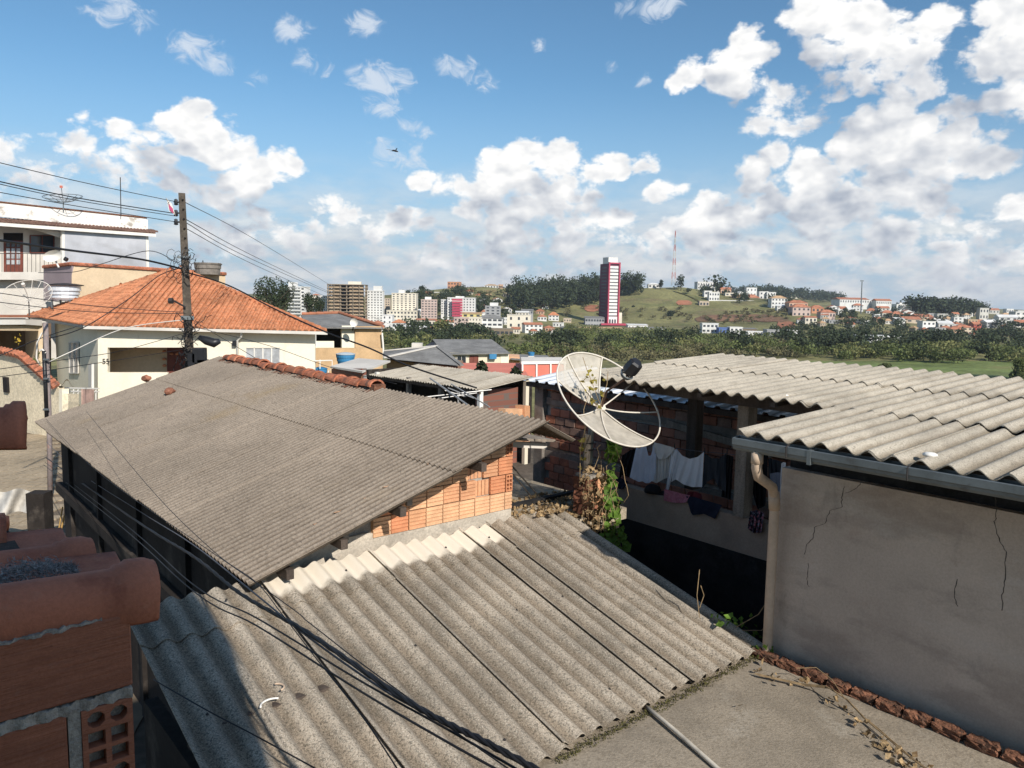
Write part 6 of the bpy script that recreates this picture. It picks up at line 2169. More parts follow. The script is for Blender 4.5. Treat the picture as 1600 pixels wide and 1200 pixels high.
def bld(label, cat, x0, x1, yt, yb, wall='white', roof='flat', rk='tile', rh=3, floors=2, cols=3, d=None, rot=0.0, dep=None, stair=None, balc=False, wfrac=.5, name='far_house', group='houses and blocks of the far town', stripe=None):
    xm = (x0 + x1) / 2
    p = ground_hit(xm, yb) if d is None else W(xm, yb, d)
    d = p.y
    k = d / 1206.0
    w, h = (x1 - x0) * k, (yb - yt) * k
    dep = dep or max(6.0, w * .7)
    if rot:
        c, s = math.cos(R(abs(rot))), math.sin(R(abs(rot)))
        f = w / (w * c + dep * s)
        w, dep = w * f, dep * f
    t = thing(name, label, cat, (p.x, p.y, p.z), rot, group)
    mw = XF[t.name]
    Wm = wall_far[wall]
    ub('wall', t, Wm, mw, 0, dep / 2, h / 2 - 3, w, dep, h + 6)
    rm = roof_far.get(rk, M_['tile_far'])
    H = rh * k
    e = .35
    if roof == 'flat':
        ub('parapet', t, Wm, mw, 0, dep / 2, h + .18, w + .3, dep + .3, .36)
        if rk not in ('tile',):
            ub('roof', t, rm, mw, 0, dep / 2, h + .40, w - .3, dep - .3, .08)
    elif roof == 'shed':
        MB().prism([mw @ Vector(q) for q in ((-w / 2 - e, -e, h), (w / 2 + e, -e, h), (w / 2 + e, dep + e, h + H), (-w / 2 - e, dep + e, h + H))], (0, 0, .15)).build('roof', rm, t, fix=True)
    else:
        if roof == 'gable':      # ridge along x
            q = [(-w / 2 - e, -e, h - .1), (w / 2 + e, -e, h - .1), (w / 2 + e, dep + e, h - .1), (-w / 2 - e, dep + e, h - .1), (-w / 2 - e, dep / 2, h + H), (w / 2 + e, dep / 2, h + H)]
        elif roof == 'gablef':   # gable towards us
            q = None
        else:
            i = min(w, dep) * .45
            q = [(-w / 2 - e, -e, h - .1), (w / 2 + e, -e, h - .1), (w / 2 + e, dep + e, h - .1), (-w / 2 - e, dep + e, h - .1), (-w / 2 + i, dep / 2, h + H), (w / 2 - i, dep / 2, h + H)]
        b = MB()
        if q:
            q = [mw @ Vector(v) for v in q]
            b.poly([q[0], q[1], q[5], q[4]]).poly([q[2], q[3], q[4], q[5]]).poly([q[1], q[2], q[5]]).poly([q[3], q[0], q[4]]).poly([q[3], q[2], q[1], q[0]])
        else:
            v = [mw @ Vector(z) for z in ((-w / 2 - e, -e, h - .1), (0, -e, h + H), (w / 2 + e, -e, h - .1), (-w / 2 - e, dep + e, h - .1), (0, dep + e, h + H), (w / 2 + e, dep + e, h - .1))]
            b.poly([v[0], v[3], v[4], v[1]]).poly([v[1], v[4], v[5], v[2]]).poly([v[0], v[2], v[5], v[3]])
            g = [mw @ Vector(z) for z in ((-w / 2, -.02, h - .2), (w / 2, -.02, h - .2), (0, -.02, h + H - .25))]
            MB().poly(g).build('gable', Wm, t)
        b.build('roof', rm, t)
    if stair:
        (a, c, ytp) = stair
        sw = (c - a) * k
        ub('stair_tower', t, wall_far['white'] if wall != 'conc' else Wm, mw, ((a + c) / 2 - xm) * k, dep * .45, h + (yt - ytp) * k / 2, sw, min(dep * .5, 6), (yt - ytp) * k)
    fh_ = h / floors
    for i in range(floors):
        z = fh_ * (i + .56)
        for j in range(cols):
            x = -w / 2 + w * (j + .5) / cols
            ub('window', t, gl, mw, x, -.01, z, w / cols * wfrac, .12, fh_ * .42)
        if rot > 0 and dep > 5:      # rotated so that the right flank shows
            pass
        if balc:
            ub('balcony', t, wall_far['white'] if wall != 'conc' else Wm, mw, -w * .05, -.6, fh_ * i + .55, w * .72, 1.2, fh_ * .38)
    if stripe:
        ub('stripe', t, wall_far['red'] if stripe == 'red' else wall_far[stripe], mw, -w * .02, -.25, h * .52, w * .14, .4, h * .96)
    return t


magenta = mat('magenta_paint', (.42, .065, .105), .85, .06, .2)
shaded_magenta = mat('magenta_shaded', (.13, .045, .07), .85, .06, .2)  # darkened magenta: shade of the tower's side put into the colour
# left-hand blocks
bld('white apartment block with long balconies beside the dark tree', 'apartment block', 446, 479, 449, 492, 'white', floors=8, cols=5, d=330, rot=-12, stair=(448, 459, 441), balc=True, wfrac=.7)
bld('cream slab block left of the concrete skeleton', 'apartment block', 487, 497, 461, 490, 'cream', 'hip', 'tile', 2, 7, 3, d=440)
bld('white slab block touching the concrete skeleton', 'apartment block', 497, 513, 463, 490, 'white', floors=7, cols=4, d=430)
bld('white high-rise with stair tower right of the concrete skeleton', 'high-rise', 574, 598, 455, 503, 'white', floors=12, cols=5, d=430, stair=(583, 596, 447), wfrac=.4)
bld('narrow beige block between two white high-rises', 'apartment block', 598, 609, 467, 492, 'beige', floors=7, cols=3, d=460)
bld('cream nine-storey apartment block with roof box', 'apartment block', 612, 650, 459, 489, 'cream', floors=9, cols=6, d=440, stair=(622, 631, 453), wfrac=.45)
bld('long cream podium below the nine-storey block', 'building', 604, 652, 486, 498, 'cream', floors=2, cols=9, d=432)
bld('pinkish stepped apartment block with corner balconies', 'apartment block', 657, 684, 469, 501, 'pink', floors=8, cols=5, d=430, stair=(664, 674, 464), wfrac=.55, rot=8)
bld('low white annex left of the magenta-striped block', 'apartment block', 689, 700, 469, 492, 'white', floors=6, cols=3, d=440)
bld('white apartment block with magenta balcony stripe', 'apartment block', 699, 742, 466, 495, 'white', floors=7, cols=9, d=436, stair=(711, 724, 463), wfrac=.4)
t_ = W(713, 480, 433)
for i in range(7):
    pass
mg = thing('magenta_balconies', 'magenta balcony tower on the front of the white block', 'balconies', W(714, 495, 433.5))
k_ = 433.5 / 1206
for i in range(7):
    p = W(714.5, 494 - i * 4.1, 433.2)
    MB().box(-8 * k_, 8 * k_, -.8, .6, -.2, 2.6 * k_, Matrix.Translation(p)).build('balcony', magenta, mg)
bld('grey concrete block with recessed windows', 'apartment block', 758, 782, 479, 497, 'grey', floors=4, cols=3, d=420, stair=(765, 778, 473), wfrac=.5)
bld('white office block with grey hip roof and window bands', 'office block', 745, 785, 497, 518, 'white', 'hip', 'grey', 5, 3, 5, d=380, wfrac=.72)
bld('unfinished concrete frame below the office block', 'building', 754, 802, 515, 526, 'conc', floors=1, cols=7, d=360, wfrac=.75)
bld('beige low-rise flats with recessed balconies', 'apartment block', 709, 732, 497, 521, 'pink', floors=4, cols=4, d=375, wfrac=.5)
bld('white low-rise flats left of the office block', 'apartment block', 732, 752, 497, 520, 'cream', floors=4, cols=4, d=376, wfrac=.3)
bld('yellow gabled house above the low-rise flats', 'house', 722, 752, 490, 497, 'yellow', 'gable', 'tan', 2, 1, 3, d=405)
bld('blank cream warehouse block right of the office', 'warehouse', 792, 829, 493, 514, 'cream', floors=2, cols=3, d=400, wfrac=.25)
bld('white gabled house in front of the cream warehouse', 'house', 818, 850, 507, 518, 'white', 'gable', 'tile', 3, 2, 4, d=385, rot=14)
bld('small white house up the slope with tile roof', 'house', 840, 854, 495, 502, 'white', 'hip', 'tile', 3, 1, 3)
bld('white house with bright orange roof on the slope', 'house', 857, 873, 493, 502, 'white', 'hip', 'orange', 5, 2, 3)
bld('cream row of low houses with red roofs, left of the flats', 'row house', 650, 680, 500, 512, 'cream', 'gable', 'tile', 2, 1, 6, d=400)
bld('low white row house with red roof by the dark thicket', 'row house', 681, 709, 503, 514, 'white', 'gable', 'tile', 3, 1, 5, d=392)
bld('plain white house below the beige block', 'house', 597, 613, 493, 514, 'white', 'flat', 'tile', 2, 3, 2, d=380, wfrac=.25)
bld('white house with orange roof below the cream podium', 'house', 612, 632, 504, 514, 'white', 'hip', 'orange', 5, 1, 3, d=370)
bld('low white shed roofs by the riverside trees', 'shed', 630, 668, 511, 522, 'pale', 'gable', 'white', 2, 1, 5, d=350)
bld('small red roofed house under the white high-rise', 'house', 580, 597, 505, 516, 'white', 'hip', 'tile', 4, 1, 2, d=370)
bld('orange brick block on the far hilltop', 'building', 698, 719, 441, 452, 'orange', floors=2, cols=4, d=705, rot=-10)
bld('long low white house on the far hilltop', 'house', 757, 779, 446, 451, 'white', 'hip', 'tan', 2, 1, 5, d=712)
bld('pale house at the end of the hilltop row', 'house', 779, 786, 445, 452, 'peach', floors=1, cols=2, d=712)
bld('white house on the hillside with brown roof', 'house', 741, 756, 462, 469, 'white', 'hip', 'tile', 3, 1, 3, d=640)
bld('small white house on the hillside right of the brown roof', 'house', 757, 767, 461, 466, 'white', 'gable', 'tan', 2, 1, 2, d=645)
bld('white terraced house high on the left hillside', 'house', 678, 698, 457, 464, 'white', floors=2, cols=5, d=660)
bld('red roofed house left on the hillside', 'house', 656, 677, 458, 464, 'peach', 'hip', 'tile', 3, 1, 4, d=655)
bld('white house half hidden in the hilltop trees', 'house', 849, 862, 450, 455, 'white', 'hip', 'tile', 2, 1, 3, d=730)
bld('white flat-roofed house behind the dark wood', 'house', 874, 888, 453, 457, 'white', floors=1, cols=3, d=735)
bld('grey and white hillside house above the cream warehouse', 'house', 815, 833, 485, 492, 'grey', 'gable', 'grey', 2, 1, 4, d=440)
bld('cream hillside house with pale roof', 'house', 806, 826, 488, 495, 'cream', 'gable', 'white', 2, 1, 4, d=430)

# concrete skeleton under construction
sk = thing('concrete_skeleton', 'unfinished brown concrete apartment skeleton with open floors', 'building under construction', W(542, 503, 420))
k_ = 420 / 1206
x0_, x1_ = -30 * k_, 30 * k_
mw = XF[sk.name] @ Matrix.Rotation(R(6), 4, 'Z')
NFL = 11
hf = 58 * k_ / NFL
cm = wall_far['conc']
for i in range(NFL + 1):
    ub('floor_slab', sk, cm, mw, 0, 6, i * hf, (x1_ - x0_), 13, .38)
    if i < NFL:
        ub('infill', sk, wall_far['tan'], mw, x0_ + 4.2, 1.0, i * hf + .75, 6.5, .2, 1.1)
        ub('infill', sk, wall_far['tan'], mw, x1_ - 5.4, 1.0, i * hf + .7, 7.5, .2, 1.0)
for i in range(7):
    for y in (.3, 6, 12):
        ub('column', sk, cm, mw, x0_ + (x1_ - x0_) * i / 6 * .97 + .3, y, NFL * hf / 2, .5, .5, NFL * hf)
ub('core', sk, M_['brown_wall'], mw, 0, 7, NFL * hf / 2, (x1_ - x0_) * .82, .4, NFL * hf)
ub('roof_box', sk, wall_far['cream'], mw, 4, 5, NFL * hf + .9, 7, 4, 1.8)

# magenta tower
tw = thing('magenta_tower', 'tall white tower with magenta frame standing before the green hill', 'tower', W(957, 509, 530))
k_ = 530 / 1206
mw = XF[tw.name] @ Matrix.Rotation(R(22), 4, 'Z')
TH = 96 * k_
tw_w = 20 * k_
ub('core', tw, shaded_magenta, mw, 0, 6, TH / 2, tw_w, 12, TH)
ub('roof_box', tw, wall_far['white'], mw, -.5, 5, TH + 2.2, tw_w * .82, 8, 4.4)
nf = 15
for i in range(nf):
    z = 6.5 + (TH - 8) * (i + .5) / nf
    f_ = (TH - 8) / nf
    ub('floor_band', tw, wall_far['white'], mw, -.35, -.12, z + f_ * .12, tw_w - 2.2, .6, f_ * .70)
    ub('window_strip', tw, gl, mw, -.35, -.04, z - f_ * .36, tw_w - 2.6, .3, f_ * .24)
    ub('side_window', tw, gl, mw, -tw_w / 2 - .02, 6, z, .1, 7, f_ * .4)
for x in (-tw_w / 2 + .3, tw_w / 2 - .45):
    ub('frame_post', tw, magenta, mw, x, -.35, TH / 2 + .5, .9, 1.1, TH + 1)
ub('frame_top', tw, magenta, mw, 0, -.35, TH + .4, tw_w, 1.1, .8)
ub('lobby_wall', tw, wall_far['white'], mw, -.3, -.2, 3.2, tw_w - 1.8, .5, 6.2)
for x in (-2.4, -.4, 1.6):
    ub('lobby_window', tw, gl, mw, x, -.5, 2.8, 1.2, .2, 3.2)
ub('podium', tw, magenta, XF[tw.name], 0, -4, 1.2, 17.5, 10, 1.1)
ub('podium_base', tw, gl, XF[tw.name], 0, -3.5, -.8, 16, 9, 3)
ub('podium_wall', tw, wall_far['cream'], mw, tw_w / 2 + 2, 4, 4.5, 3.4, 5, 9)

bld('grey and white workshop left of the magenta tower', 'workshop', 914, 944, 497, 513, 'grey', 'shed', 'grey', 2, 2, 7, d=525, wfrac=.7)
bld('long hall with tan roof below the magenta tower', 'hall', 900, 978, 520, 532, 'tan', 'gable', 'tan', 8, 1, 6, d=455, wfrac=.3, rot=4)
bld('white low sheds right of the magenta tower', 'shed', 981, 1012, 508, 517, 'white', 'shed', 'white', 1, 1, 6, d=500, wfrac=.3)
bld('white shed with blue front patch at the hill foot', 'shed', 1013, 1040, 513, 520, 'white', 'shed', 'grey', 1, 1, 4, d=470, wfrac=.5, stripe='blue')
bld('blue corrugated shed left of the workshop', 'shed', 876, 902, 512, 519, 'blue', 'shed', 'grey', 1, 1, 4, d=450)
bld('small white house on the crest by the lattice mast', 'house', 1013, 1030, 444, 451, 'white', 'hip', 'white', 2, 1, 3, d=698)
bld('long white hall on the crest right of the mast', 'hall', 1090, 1121, 441, 449, 'white', 'flat', 'white', 1, 1, 8, d=720, wfrac=.4)
bld('white villa with pitched roof below the long crest hall', 'house', 1104, 1128, 450, 458, 'white', 'gablef', 'tan', 4, 1, 4, d=700)
bld('pale villa beside the pitched villa on the crest', 'house', 1126, 1142, 452, 462, 'peach', 'gable', 'tile', 3, 1, 3, d=690)
bld('white four-storey block stepping down the hill', 'apartment block', 1107, 1123, 457, 485, 'white', floors=4, cols=4, d=640, wfrac=.5)
bld('white upper part behind the four-storey block', 'house', 1100, 1112, 455, 470, 'white', floors=2, cols=2, d=655)
bld('beige unfinished house on tall stilts on the hillside', 'house', 1092, 1107, 471, 497, 'beige', floors=3, cols=3, d=620, wfrac=.6)
bld('cream house over the white boundary wall', 'house', 1133, 1146, 458, 468, 'cream', 'flat', 'tile', 1, 2, 2, d=665)
bld('tan roofed bungalow behind the white boundary wall', 'house', 1143, 1166, 465, 470, 'beige', 'hip', 'tan', 5, 1, 4, d=655)
bld('red roofed bungalow behind the white boundary wall', 'house', 1165, 1187, 465, 470, 'beige', 'hip', 'tile', 5, 1, 4, d=655)
bld('low white pitched villa above the boundary wall', 'house', 1149, 1166, 459, 465, 'white', 'gablef', 'white', 4, 1, 3, d=680)
bld('white cube villa highest above the boundary wall', 'house', 1166, 1182, 450, 464, 'white', floors=2, cols=3, d=690, wfrac=.3)
bld('white wide cube villa right of the highest one', 'house', 1186, 1200, 456, 468, 'white', floors=2, cols=2, d=675, wfrac=.35)
bld('white stepped villa at the right end of the cubes', 'house', 1198, 1212, 457, 468, 'white', floors=2, cols=3, d=672, wfrac=.4)
bld('large white three-storey house with tan roof', 'house', 1205, 1230, 466, 483, 'white', 'hip', 'tan', 4, 3, 5, d=600, wfrac=.5)
bld('long white boundary wall along the hill edge', 'wall', 1123, 1192, 470, 477, 'white', floors=1, cols=1, d=640, wfrac=.02, dep=1.0, name='boundary_wall')
bld('pink terracotta mansion with stacked red roofs', 'house', 1238, 1266, 480, 495, 'pink', 'hip', 'tile', 5, 2, 4, d=560, wfrac=.4)
bld('upper storey of the terracotta mansion', 'house', 1233, 1262, 473, 482, 'peach', 'hip', 'tile', 4, 1, 5, d=575)
bld('red roofed house right of the terracotta mansion', 'house', 1268, 1287, 481, 489, 'orange', 'hip', 'tile', 4, 1, 3, d=575)
bld('long red roofed terrace with pink balconies', 'house', 1282, 1305, 488, 498, 'pink', 'hip', 'tile', 4, 1, 5, d=545)
bld('white gabled cottage below the terracotta mansion', 'house', 1258, 1276, 496, 505, 'cream', 'gable', 'tile', 2, 1, 3, d=520)
bld('white two-storey row building at the hill foot, leftmost', 'building', 1097, 1122, 506, 521, 'white', floors=2, cols=4, d=440, wfrac=.6)
bld('blue-fronted workshop at the hill foot', 'workshop', 1123, 1140, 513, 525, 'blue', floors=1, cols=3, d=432, wfrac=.5)
bld('white shop right of the blue workshop', 'shop', 1140, 1160, 512, 526, 'white', floors=2, cols=3, d=430, wfrac=.5)
bld('dark low shed in the hill foot row', 'shed', 1160, 1182, 514, 524, 'conc', 'shed', 'grey', 1, 1, 4, d=430)
bld('long white wall building in the hill foot row', 'building', 1166, 1196, 519, 526, 'white', floors=1, cols=6, d=415, wfrac=.3)
bld('white building with dark band at the right of the row', 'building', 1227, 1246, 517, 528, 'white', floors=1, cols=1, d=400, wfrac=.7)
bld('grey dark-walled shop in the hill foot row', 'shop', 1198, 1226, 516, 527, 'grey', floors=1, cols=5, d=405, wfrac=.7)
bld('pale grey sheet-roofed shed in front of the row', 'shed', 1200, 1238, 531, 538, 'pale', 'shed', 'grey', 5, 1, 4, d=350)
bld('large plain white warehouse in the green valley', 'warehouse', 1352, 1413, 527, 542, 'white', 'flat', 'white', 1, 1, 1, d=320, wfrac=.02, rot=10, dep=14)
bld('long white colonnaded institution on the far hill, left wing', 'institution', 1312, 1358, 468, 475, 'white', 'gable', 'tile', 3, 1, 12, d=900, wfrac=.4)
bld('long white colonnaded institution on the far hill, right wing', 'institution', 1369, 1393, 470, 477, 'white', 'gable', 'tile', 3, 1, 8, d=890, wfrac=.4)
bld('white link house between the two institution wings', 'house', 1358, 1369, 469, 474, 'white', 'flat', 'tile', 1, 1, 3, d=905)
bld('white modern apartment block with green strip on the far hill', 'apartment block', 1400, 1424, 476, 493, 'white', floors=5, cols=3, d=700, wfrac=.35, stair=(1406, 1418, 473), stripe='grey')
RT = [(1353, 1370, 486, 491, 'white', 'hip', 'tile'), (1378, 1396, 489, 497, 'cream', 'hip', 'tile'), (1394, 1412, 491, 500, 'peach', 'hip', 'tile'), (1418, 1432, 492, 498, 'white', 'gablef', 'tile'),
      (1430, 1462, 495, 501, 'beige', 'gable', 'tile'), (1464, 1490, 491, 499, 'pale', 'flat', 'grey'), (1402, 1440, 499, 505, 'beige', 'gable', 'tile'), (1440, 1462, 503, 517, 'white', 'flat', 'grey'),
      (1458, 1478, 513, 527, 'grey', 'flat', 'grey'), (1466, 1490, 506, 513, 'white', 'shed', 'white'), (1484, 1504, 515, 525, 'peach', 'hip', 'tile'), (1494, 1520, 512, 524, 'beige', 'hip', 'tile'),
      (1440, 1456, 522, 530, 'white', 'hip', 'tile'), (1452, 1466, 526, 533, 'peach', 'hip', 'tile'), (1490, 1510, 497, 506, 'white', 'flat', 'white'), (1512, 1527, 500, 512, 'tan', 'flat', 'tile'),
      (1520, 1534, 507, 516, 'red', 'gable', 'tile'), (1538, 1562, 504, 513, 'grey', 'gable', 'white'), (1560, 1590, 496, 508, 'white', 'gable', 'white'), (1586, 1612, 488, 500, 'white', 'flat', 'white'),
      (1572, 1584, 483, 490, 'white', 'flat', 'white'), (1548, 1566, 499, 505, 'pale', 'flat', 'grey'), (1586, 1604, 504, 512, 'pale', 'gable', 'tile'), (1530, 1544, 482, 500, 'pale', 'flat', 'grey'),
      (1348, 1362, 502, 508, 'white', 'flat', 'grey'), (1325, 1337, 507, 512, 'pale', 'gable', 'tile'), (1308, 1322, 483, 487, 'white', 'gable', 'tile'), (1366, 1376, 495, 501, 'white', 'gable', 'white')]
colw = dict(white='white', cream='cream', peach='peach-coloured', beige='beige', pale='off-white', grey='grey', tan='tan', red='red')
roofw = dict(tile='brown-red roof', grey='grey roof', white='white roof')
order = sorted(range(len(RT)), key=lambda i: RT[i][0])
seen = {}
for i in order:
    (x0, x1, a, c, wl, rf, rk) = RT[i]
    key = (wl, rk)
    seen[key] = seen.get(key, 0) + 1
    ordw = ['first', 'second', 'third', 'fourth', 'fifth', 'sixth', 'seventh'][seen[key] - 1]
    bld('%s %s house with %s on the right-hand slope, counted from the left' % (ordw, colw[wl], roofw[rk]), 'house', x0, x1, a, c, wl, rf, rk, 4, 1 if c - a < 9 else 2, 3, wfrac=.45, rot=(i * 37 % 30) - 15)

FILL = [(556, 572, 500, 508), (586, 600, 497, 506), (606, 620, 500, 508), (634, 648, 497, 506), (640, 656, 505, 515), (664, 676, 511, 519), (676, 690, 497, 505), (690, 706, 515, 523), (702, 712, 488, 496), (752, 760, 487, 496),
        (786, 796, 497, 508), (798, 812, 514, 522), (828, 842, 517, 524), (850, 868, 512, 519), (862, 880, 505, 511), (784, 800, 482, 489), (800, 816, 476, 482), (742, 760, 479, 486), (648, 660, 486, 494), (770, 786, 468, 474),
        (560, 574, 507, 514), (566, 580, 494, 501), (644, 655, 478, 485), (686, 698, 478, 485), (716, 728, 506, 513), (734, 746, 484, 490), (748, 758, 470, 476), (760, 772, 497, 505), (776, 790, 516, 523), (812, 824, 498, 505), (822, 834, 473, 479), (846, 858, 478, 484), (858, 870, 518, 524), (786, 798, 460, 465), (726, 738, 456, 461), (664, 674, 488, 496),
        (622, 640, 514, 522), (598, 612, 513, 521), (836, 850, 486, 492), (880, 893, 498, 504)]
fr = random.Random(17)
fk = [('white', 'hip', 'tile'), ('cream', 'gable', 'tile'), ('white', 'flat', 'grey'), ('peach', 'hip', 'tile'), ('pale', 'gable', 'white'), ('beige', 'flat', 'grey'), ('white', 'gablef', 'tile')]
seen2 = {}
for i, (x0, x1, a, c) in enumerate(sorted(FILL)):
    (wl, rf, rk) = fk[(i * 3 + i // 5) % len(fk)]
    key = (wl, rf, rk)
    seen2[key] = seen2.get(key, 0) + 1
    ordw = ['first', 'second', 'third', 'fourth', 'fifth', 'sixth', 'seventh', 'eighth', 'ninth'][seen2[key] - 1]
    shp = dict(hip='hip roofed', gable='gabled', flat='flat roofed', gablef='gable-fronted')[rf]
    bld('%s small %s %s house among the left-hand town blocks, counted from the left' % (ordw, colw[wl], shp), 'house', x0, x1, a, c, wl, rf, rk, 3, 1 if c - a < 9 else 2, 3, d=(ground_hit((x0 + x1) / 2, c).y if c > 474 else None), wfrac=.4, rot=fr.uniform(-16, 16))

RF = []
rr2 = random.Random(77)
tries = 0
while len(RF) < 46 and tries < 4000:
    tries += 1
    x, y = rr2.uniform(1285, 1605), rr2.uniform(486, 530)
    if y < 484 + (x - 1300) * .02 or (x < 1430 and y > 512) or (x > 1530 and y > 516):
        continue
    w, h = rr2.uniform(9, 20), rr2.uniform(4.5, 9)
    if any(abs(x - q[0]) < (w + q[2]) * .42 and abs(y - q[1]) < 5 for q in RF) or any(q[0] - 3 < x < q[1] + 3 and abs(y - q[3]) < 4 for q in RT):
        continue
    RF.append((x, y, w, h))
for q in ((1040, 447, 14, 5), (1075, 446, 12, 4), (1128, 446, 12, 5), (1150, 452, 12, 6), (1216, 460, 14, 6), (1240, 466, 13, 6), (1222, 486, 16, 7), (1252, 506, 14, 7), (1290, 505, 13, 6)):
    RF.append(q)
rk_ = [('white', 'hip', 'tile'), ('white', 'flat', 'white'), ('pale', 'gable', 'tile'), ('cream', 'hip', 'tile'), ('white', 'gablef', 'tile'), ('peach', 'gable', 'tile'), ('white', 'shed', 'white'), ('grey', 'flat', 'grey'), ('beige', 'hip', 'tan'), ('pale', 'hip', 'tan')]
seen3 = {}
NW = ['first', 'second', 'third', 'fourth', 'fifth', 'sixth', 'seventh', 'eighth', 'ninth', 'tenth']
for i, (x, y, w, h) in enumerate(sorted(RF)):
    (wl, rf, rk) = rk_[(i * 7 + i // 4) % len(rk_)]
    seen3[(wl, rf)] = seen3.get((wl, rf), 0) + 1
    shp = dict(hip='hip roofed', gable='gabled', flat='flat roofed', gablef='gable-fronted', shed='lean-to roofed')[rf]
    bld('%s tiny %s %s house on the right-hand hills, counted from the left' % (NW[seen3[(wl, rf)] - 1], colw[wl], shp), 'house', x - w / 2, x + w / 2, y - h, y, wl, rf, rk, 3, 1 if h < 7 else 2, 3, wfrac=.4, rot=rr2.uniform(-18, 18))

# lattice mast and floodlight mast
lm = thing('lattice_mast', 'tall red and white lattice radio mast on the hill crest', 'mast', W(1052, 446, 690))
k_ = 690 / 1206
Ht = 84 * k_
mr, mwh = wall_far['red'], wall_far['pale']
for s_ in range(8):
    z0, z1 = Ht * s_ / 8, Ht * (s_ + 1) / 8
    w0, w1 = 3.0 * (1 - s_ / 8) + .35, 3.0 * (1 - (s_ + 1) / 8) + .35
    b = MB()
    base = Vector(lm.location)
    for (sx, sy) in ((-1, -1), (1, -1), (1, 1), (-1, 1)):
        b.bar(base + Vector((sx * w0 / 2, sy * w0 / 2, z0)), base + Vector((sx * w1 / 2, sy * w1 / 2, z1)), .15, .15)
    for (p_, q_) in (((-1, -1), (1, -1)), ((1, -1), (1, 1)), ((1, 1), (-1, 1)), ((-1, 1), (-1, -1))):
        b.bar(base + Vector((p_[0] * w0 / 2, p_[1] * w0 / 2, z0)), base + Vector((q_[0] * w1 / 2, q_[1] * w1 / 2, z1)), .08, .08)
        b.bar(base + Vector((q_[0] * w0 / 2, q_[1] * w0 / 2, z0)), base + Vector((p_[0] * w1 / 2, p_[1] * w1 / 2, z1)), .08, .08)
    b.build('lattice_section', mr if s_ % 2 else mwh, lm)
fm = thing('floodlight_mast', 'slim grey floodlight mast standing over the right-hand slope', 'mast', W(1345, 488, 560))
MB().tube([W(1345, 490, 560), W(1347, 440, 560)], .42, 8, True, [.5, .34]).build('shaft', M_['steel'], fm)
MB().box(-1.1, 1.1, -.4, .4, -.3, .5, Matrix.Translation(W(1347, 439, 560))).build('lamp_head', M_['steel'], fm)

# bird gliding high over the roofs
bd = thing('bird', 'dark bird gliding in the sky left of the centre', 'bird', W(617, 236, 30))
c = W(617, 236, 30)
b = MB(); b.tube([c + Vector((-.13, 0, .0)), c + Vector((-.06, 0, .02)), c + Vector((.05, 0, .0)), c + Vector((.10, 0, -.015)), c + Vector((.13, 0, -.03))], .03, 8, True, [.006, .032, .036, .022, .004]); b.build('body', M_['black_plastic'], bd, True)
b = MB(); b.grid(lambda u, v: c + Vector((-.03 - .30 * u + .03 * v * (1 - u), -.03 * u + .10 * v * (1 - .75 * u), .025 + .075 * u - .05 * u * u)), 8, 3); b.build('wing', M_['black_plastic'], bd)
b = MB(); b.grid(lambda u, v: c + Vector((.0 + .06 * u + .03 * v, .06 * u + .08 * v * (1 - .7 * u), .025 + .10 * u)), 6, 3); b.build('wing', M_['black_plastic'], bd)
b = MB(); b.poly([c + Vector((-.12, -.02, .0)), c + Vector((-.20, -.035, .005)), c + Vector((-.20, .035, .005)), c + Vector((-.12, .02, .0))]); b.build('tail', M_['black_plastic'], bd)

# ================================================================== vegetation
def crown_pts(c, rx, rz, n, rng, lobes=7):
    """leaf points on the skins of several lobes, thinner inside"""
    c = np.array(c)
    out = []
    L = []
    for k in range(lobes):
        a = rng.uniform(0, 6.283)
        rr = rng.uniform(0, .62)
        L.append((np.array([math.cos(a) * rr * rx, math.sin(a) * rr * rx, rng.uniform(-.45, .55) * rz]), rng.uniform(.36, .6)))
    per = n // lobes
    for (o, s) in L:
        v = rng.normal(size=(per, 3))
        v /= np.linalg.norm(v, axis=1)[:, None]
        v *= rng.uniform(.55, 1.0, size=(per, 1)) ** .5
        out.append(c + o + v * np.array([rx, rx, rz]) * s)
    return np.concatenate(out)


def thicket(name, label, polys, n, hmin, hmax, leaf, m, sd, dmin=100, aspect=.75, per=220):
    rng = np.random.default_rng(sd)
    r = random.Random(sd)
    pts = []
    for poly, share in polys:
        xs = [p[0] for p in poly]; ys = [p[1] for p in poly]
        cnt = 0
        while cnt < int(n * share):
            x, y = r.uniform(min(xs), max(xs)), r.uniform(min(ys), max(ys))
            if not in_poly((x, y), poly):
                continue
            cnt += 1
            p = ground_hit(x, y, dmin)
            h = r.uniform(hmin, hmax)
            pts.append(crown_pts((p.x, p.y, p.z + h * .55), h * aspect * r.uniform(.7, 1.1), h * .5, per, rng))
    P = np.concatenate(pts)
    o = place(name, leaf_mesh(name, P, leaf, m, sd, 1.0, Vector((.1, -.15, .5)), .3))
    return tag(o, label, 'trees', None, 'stuff')


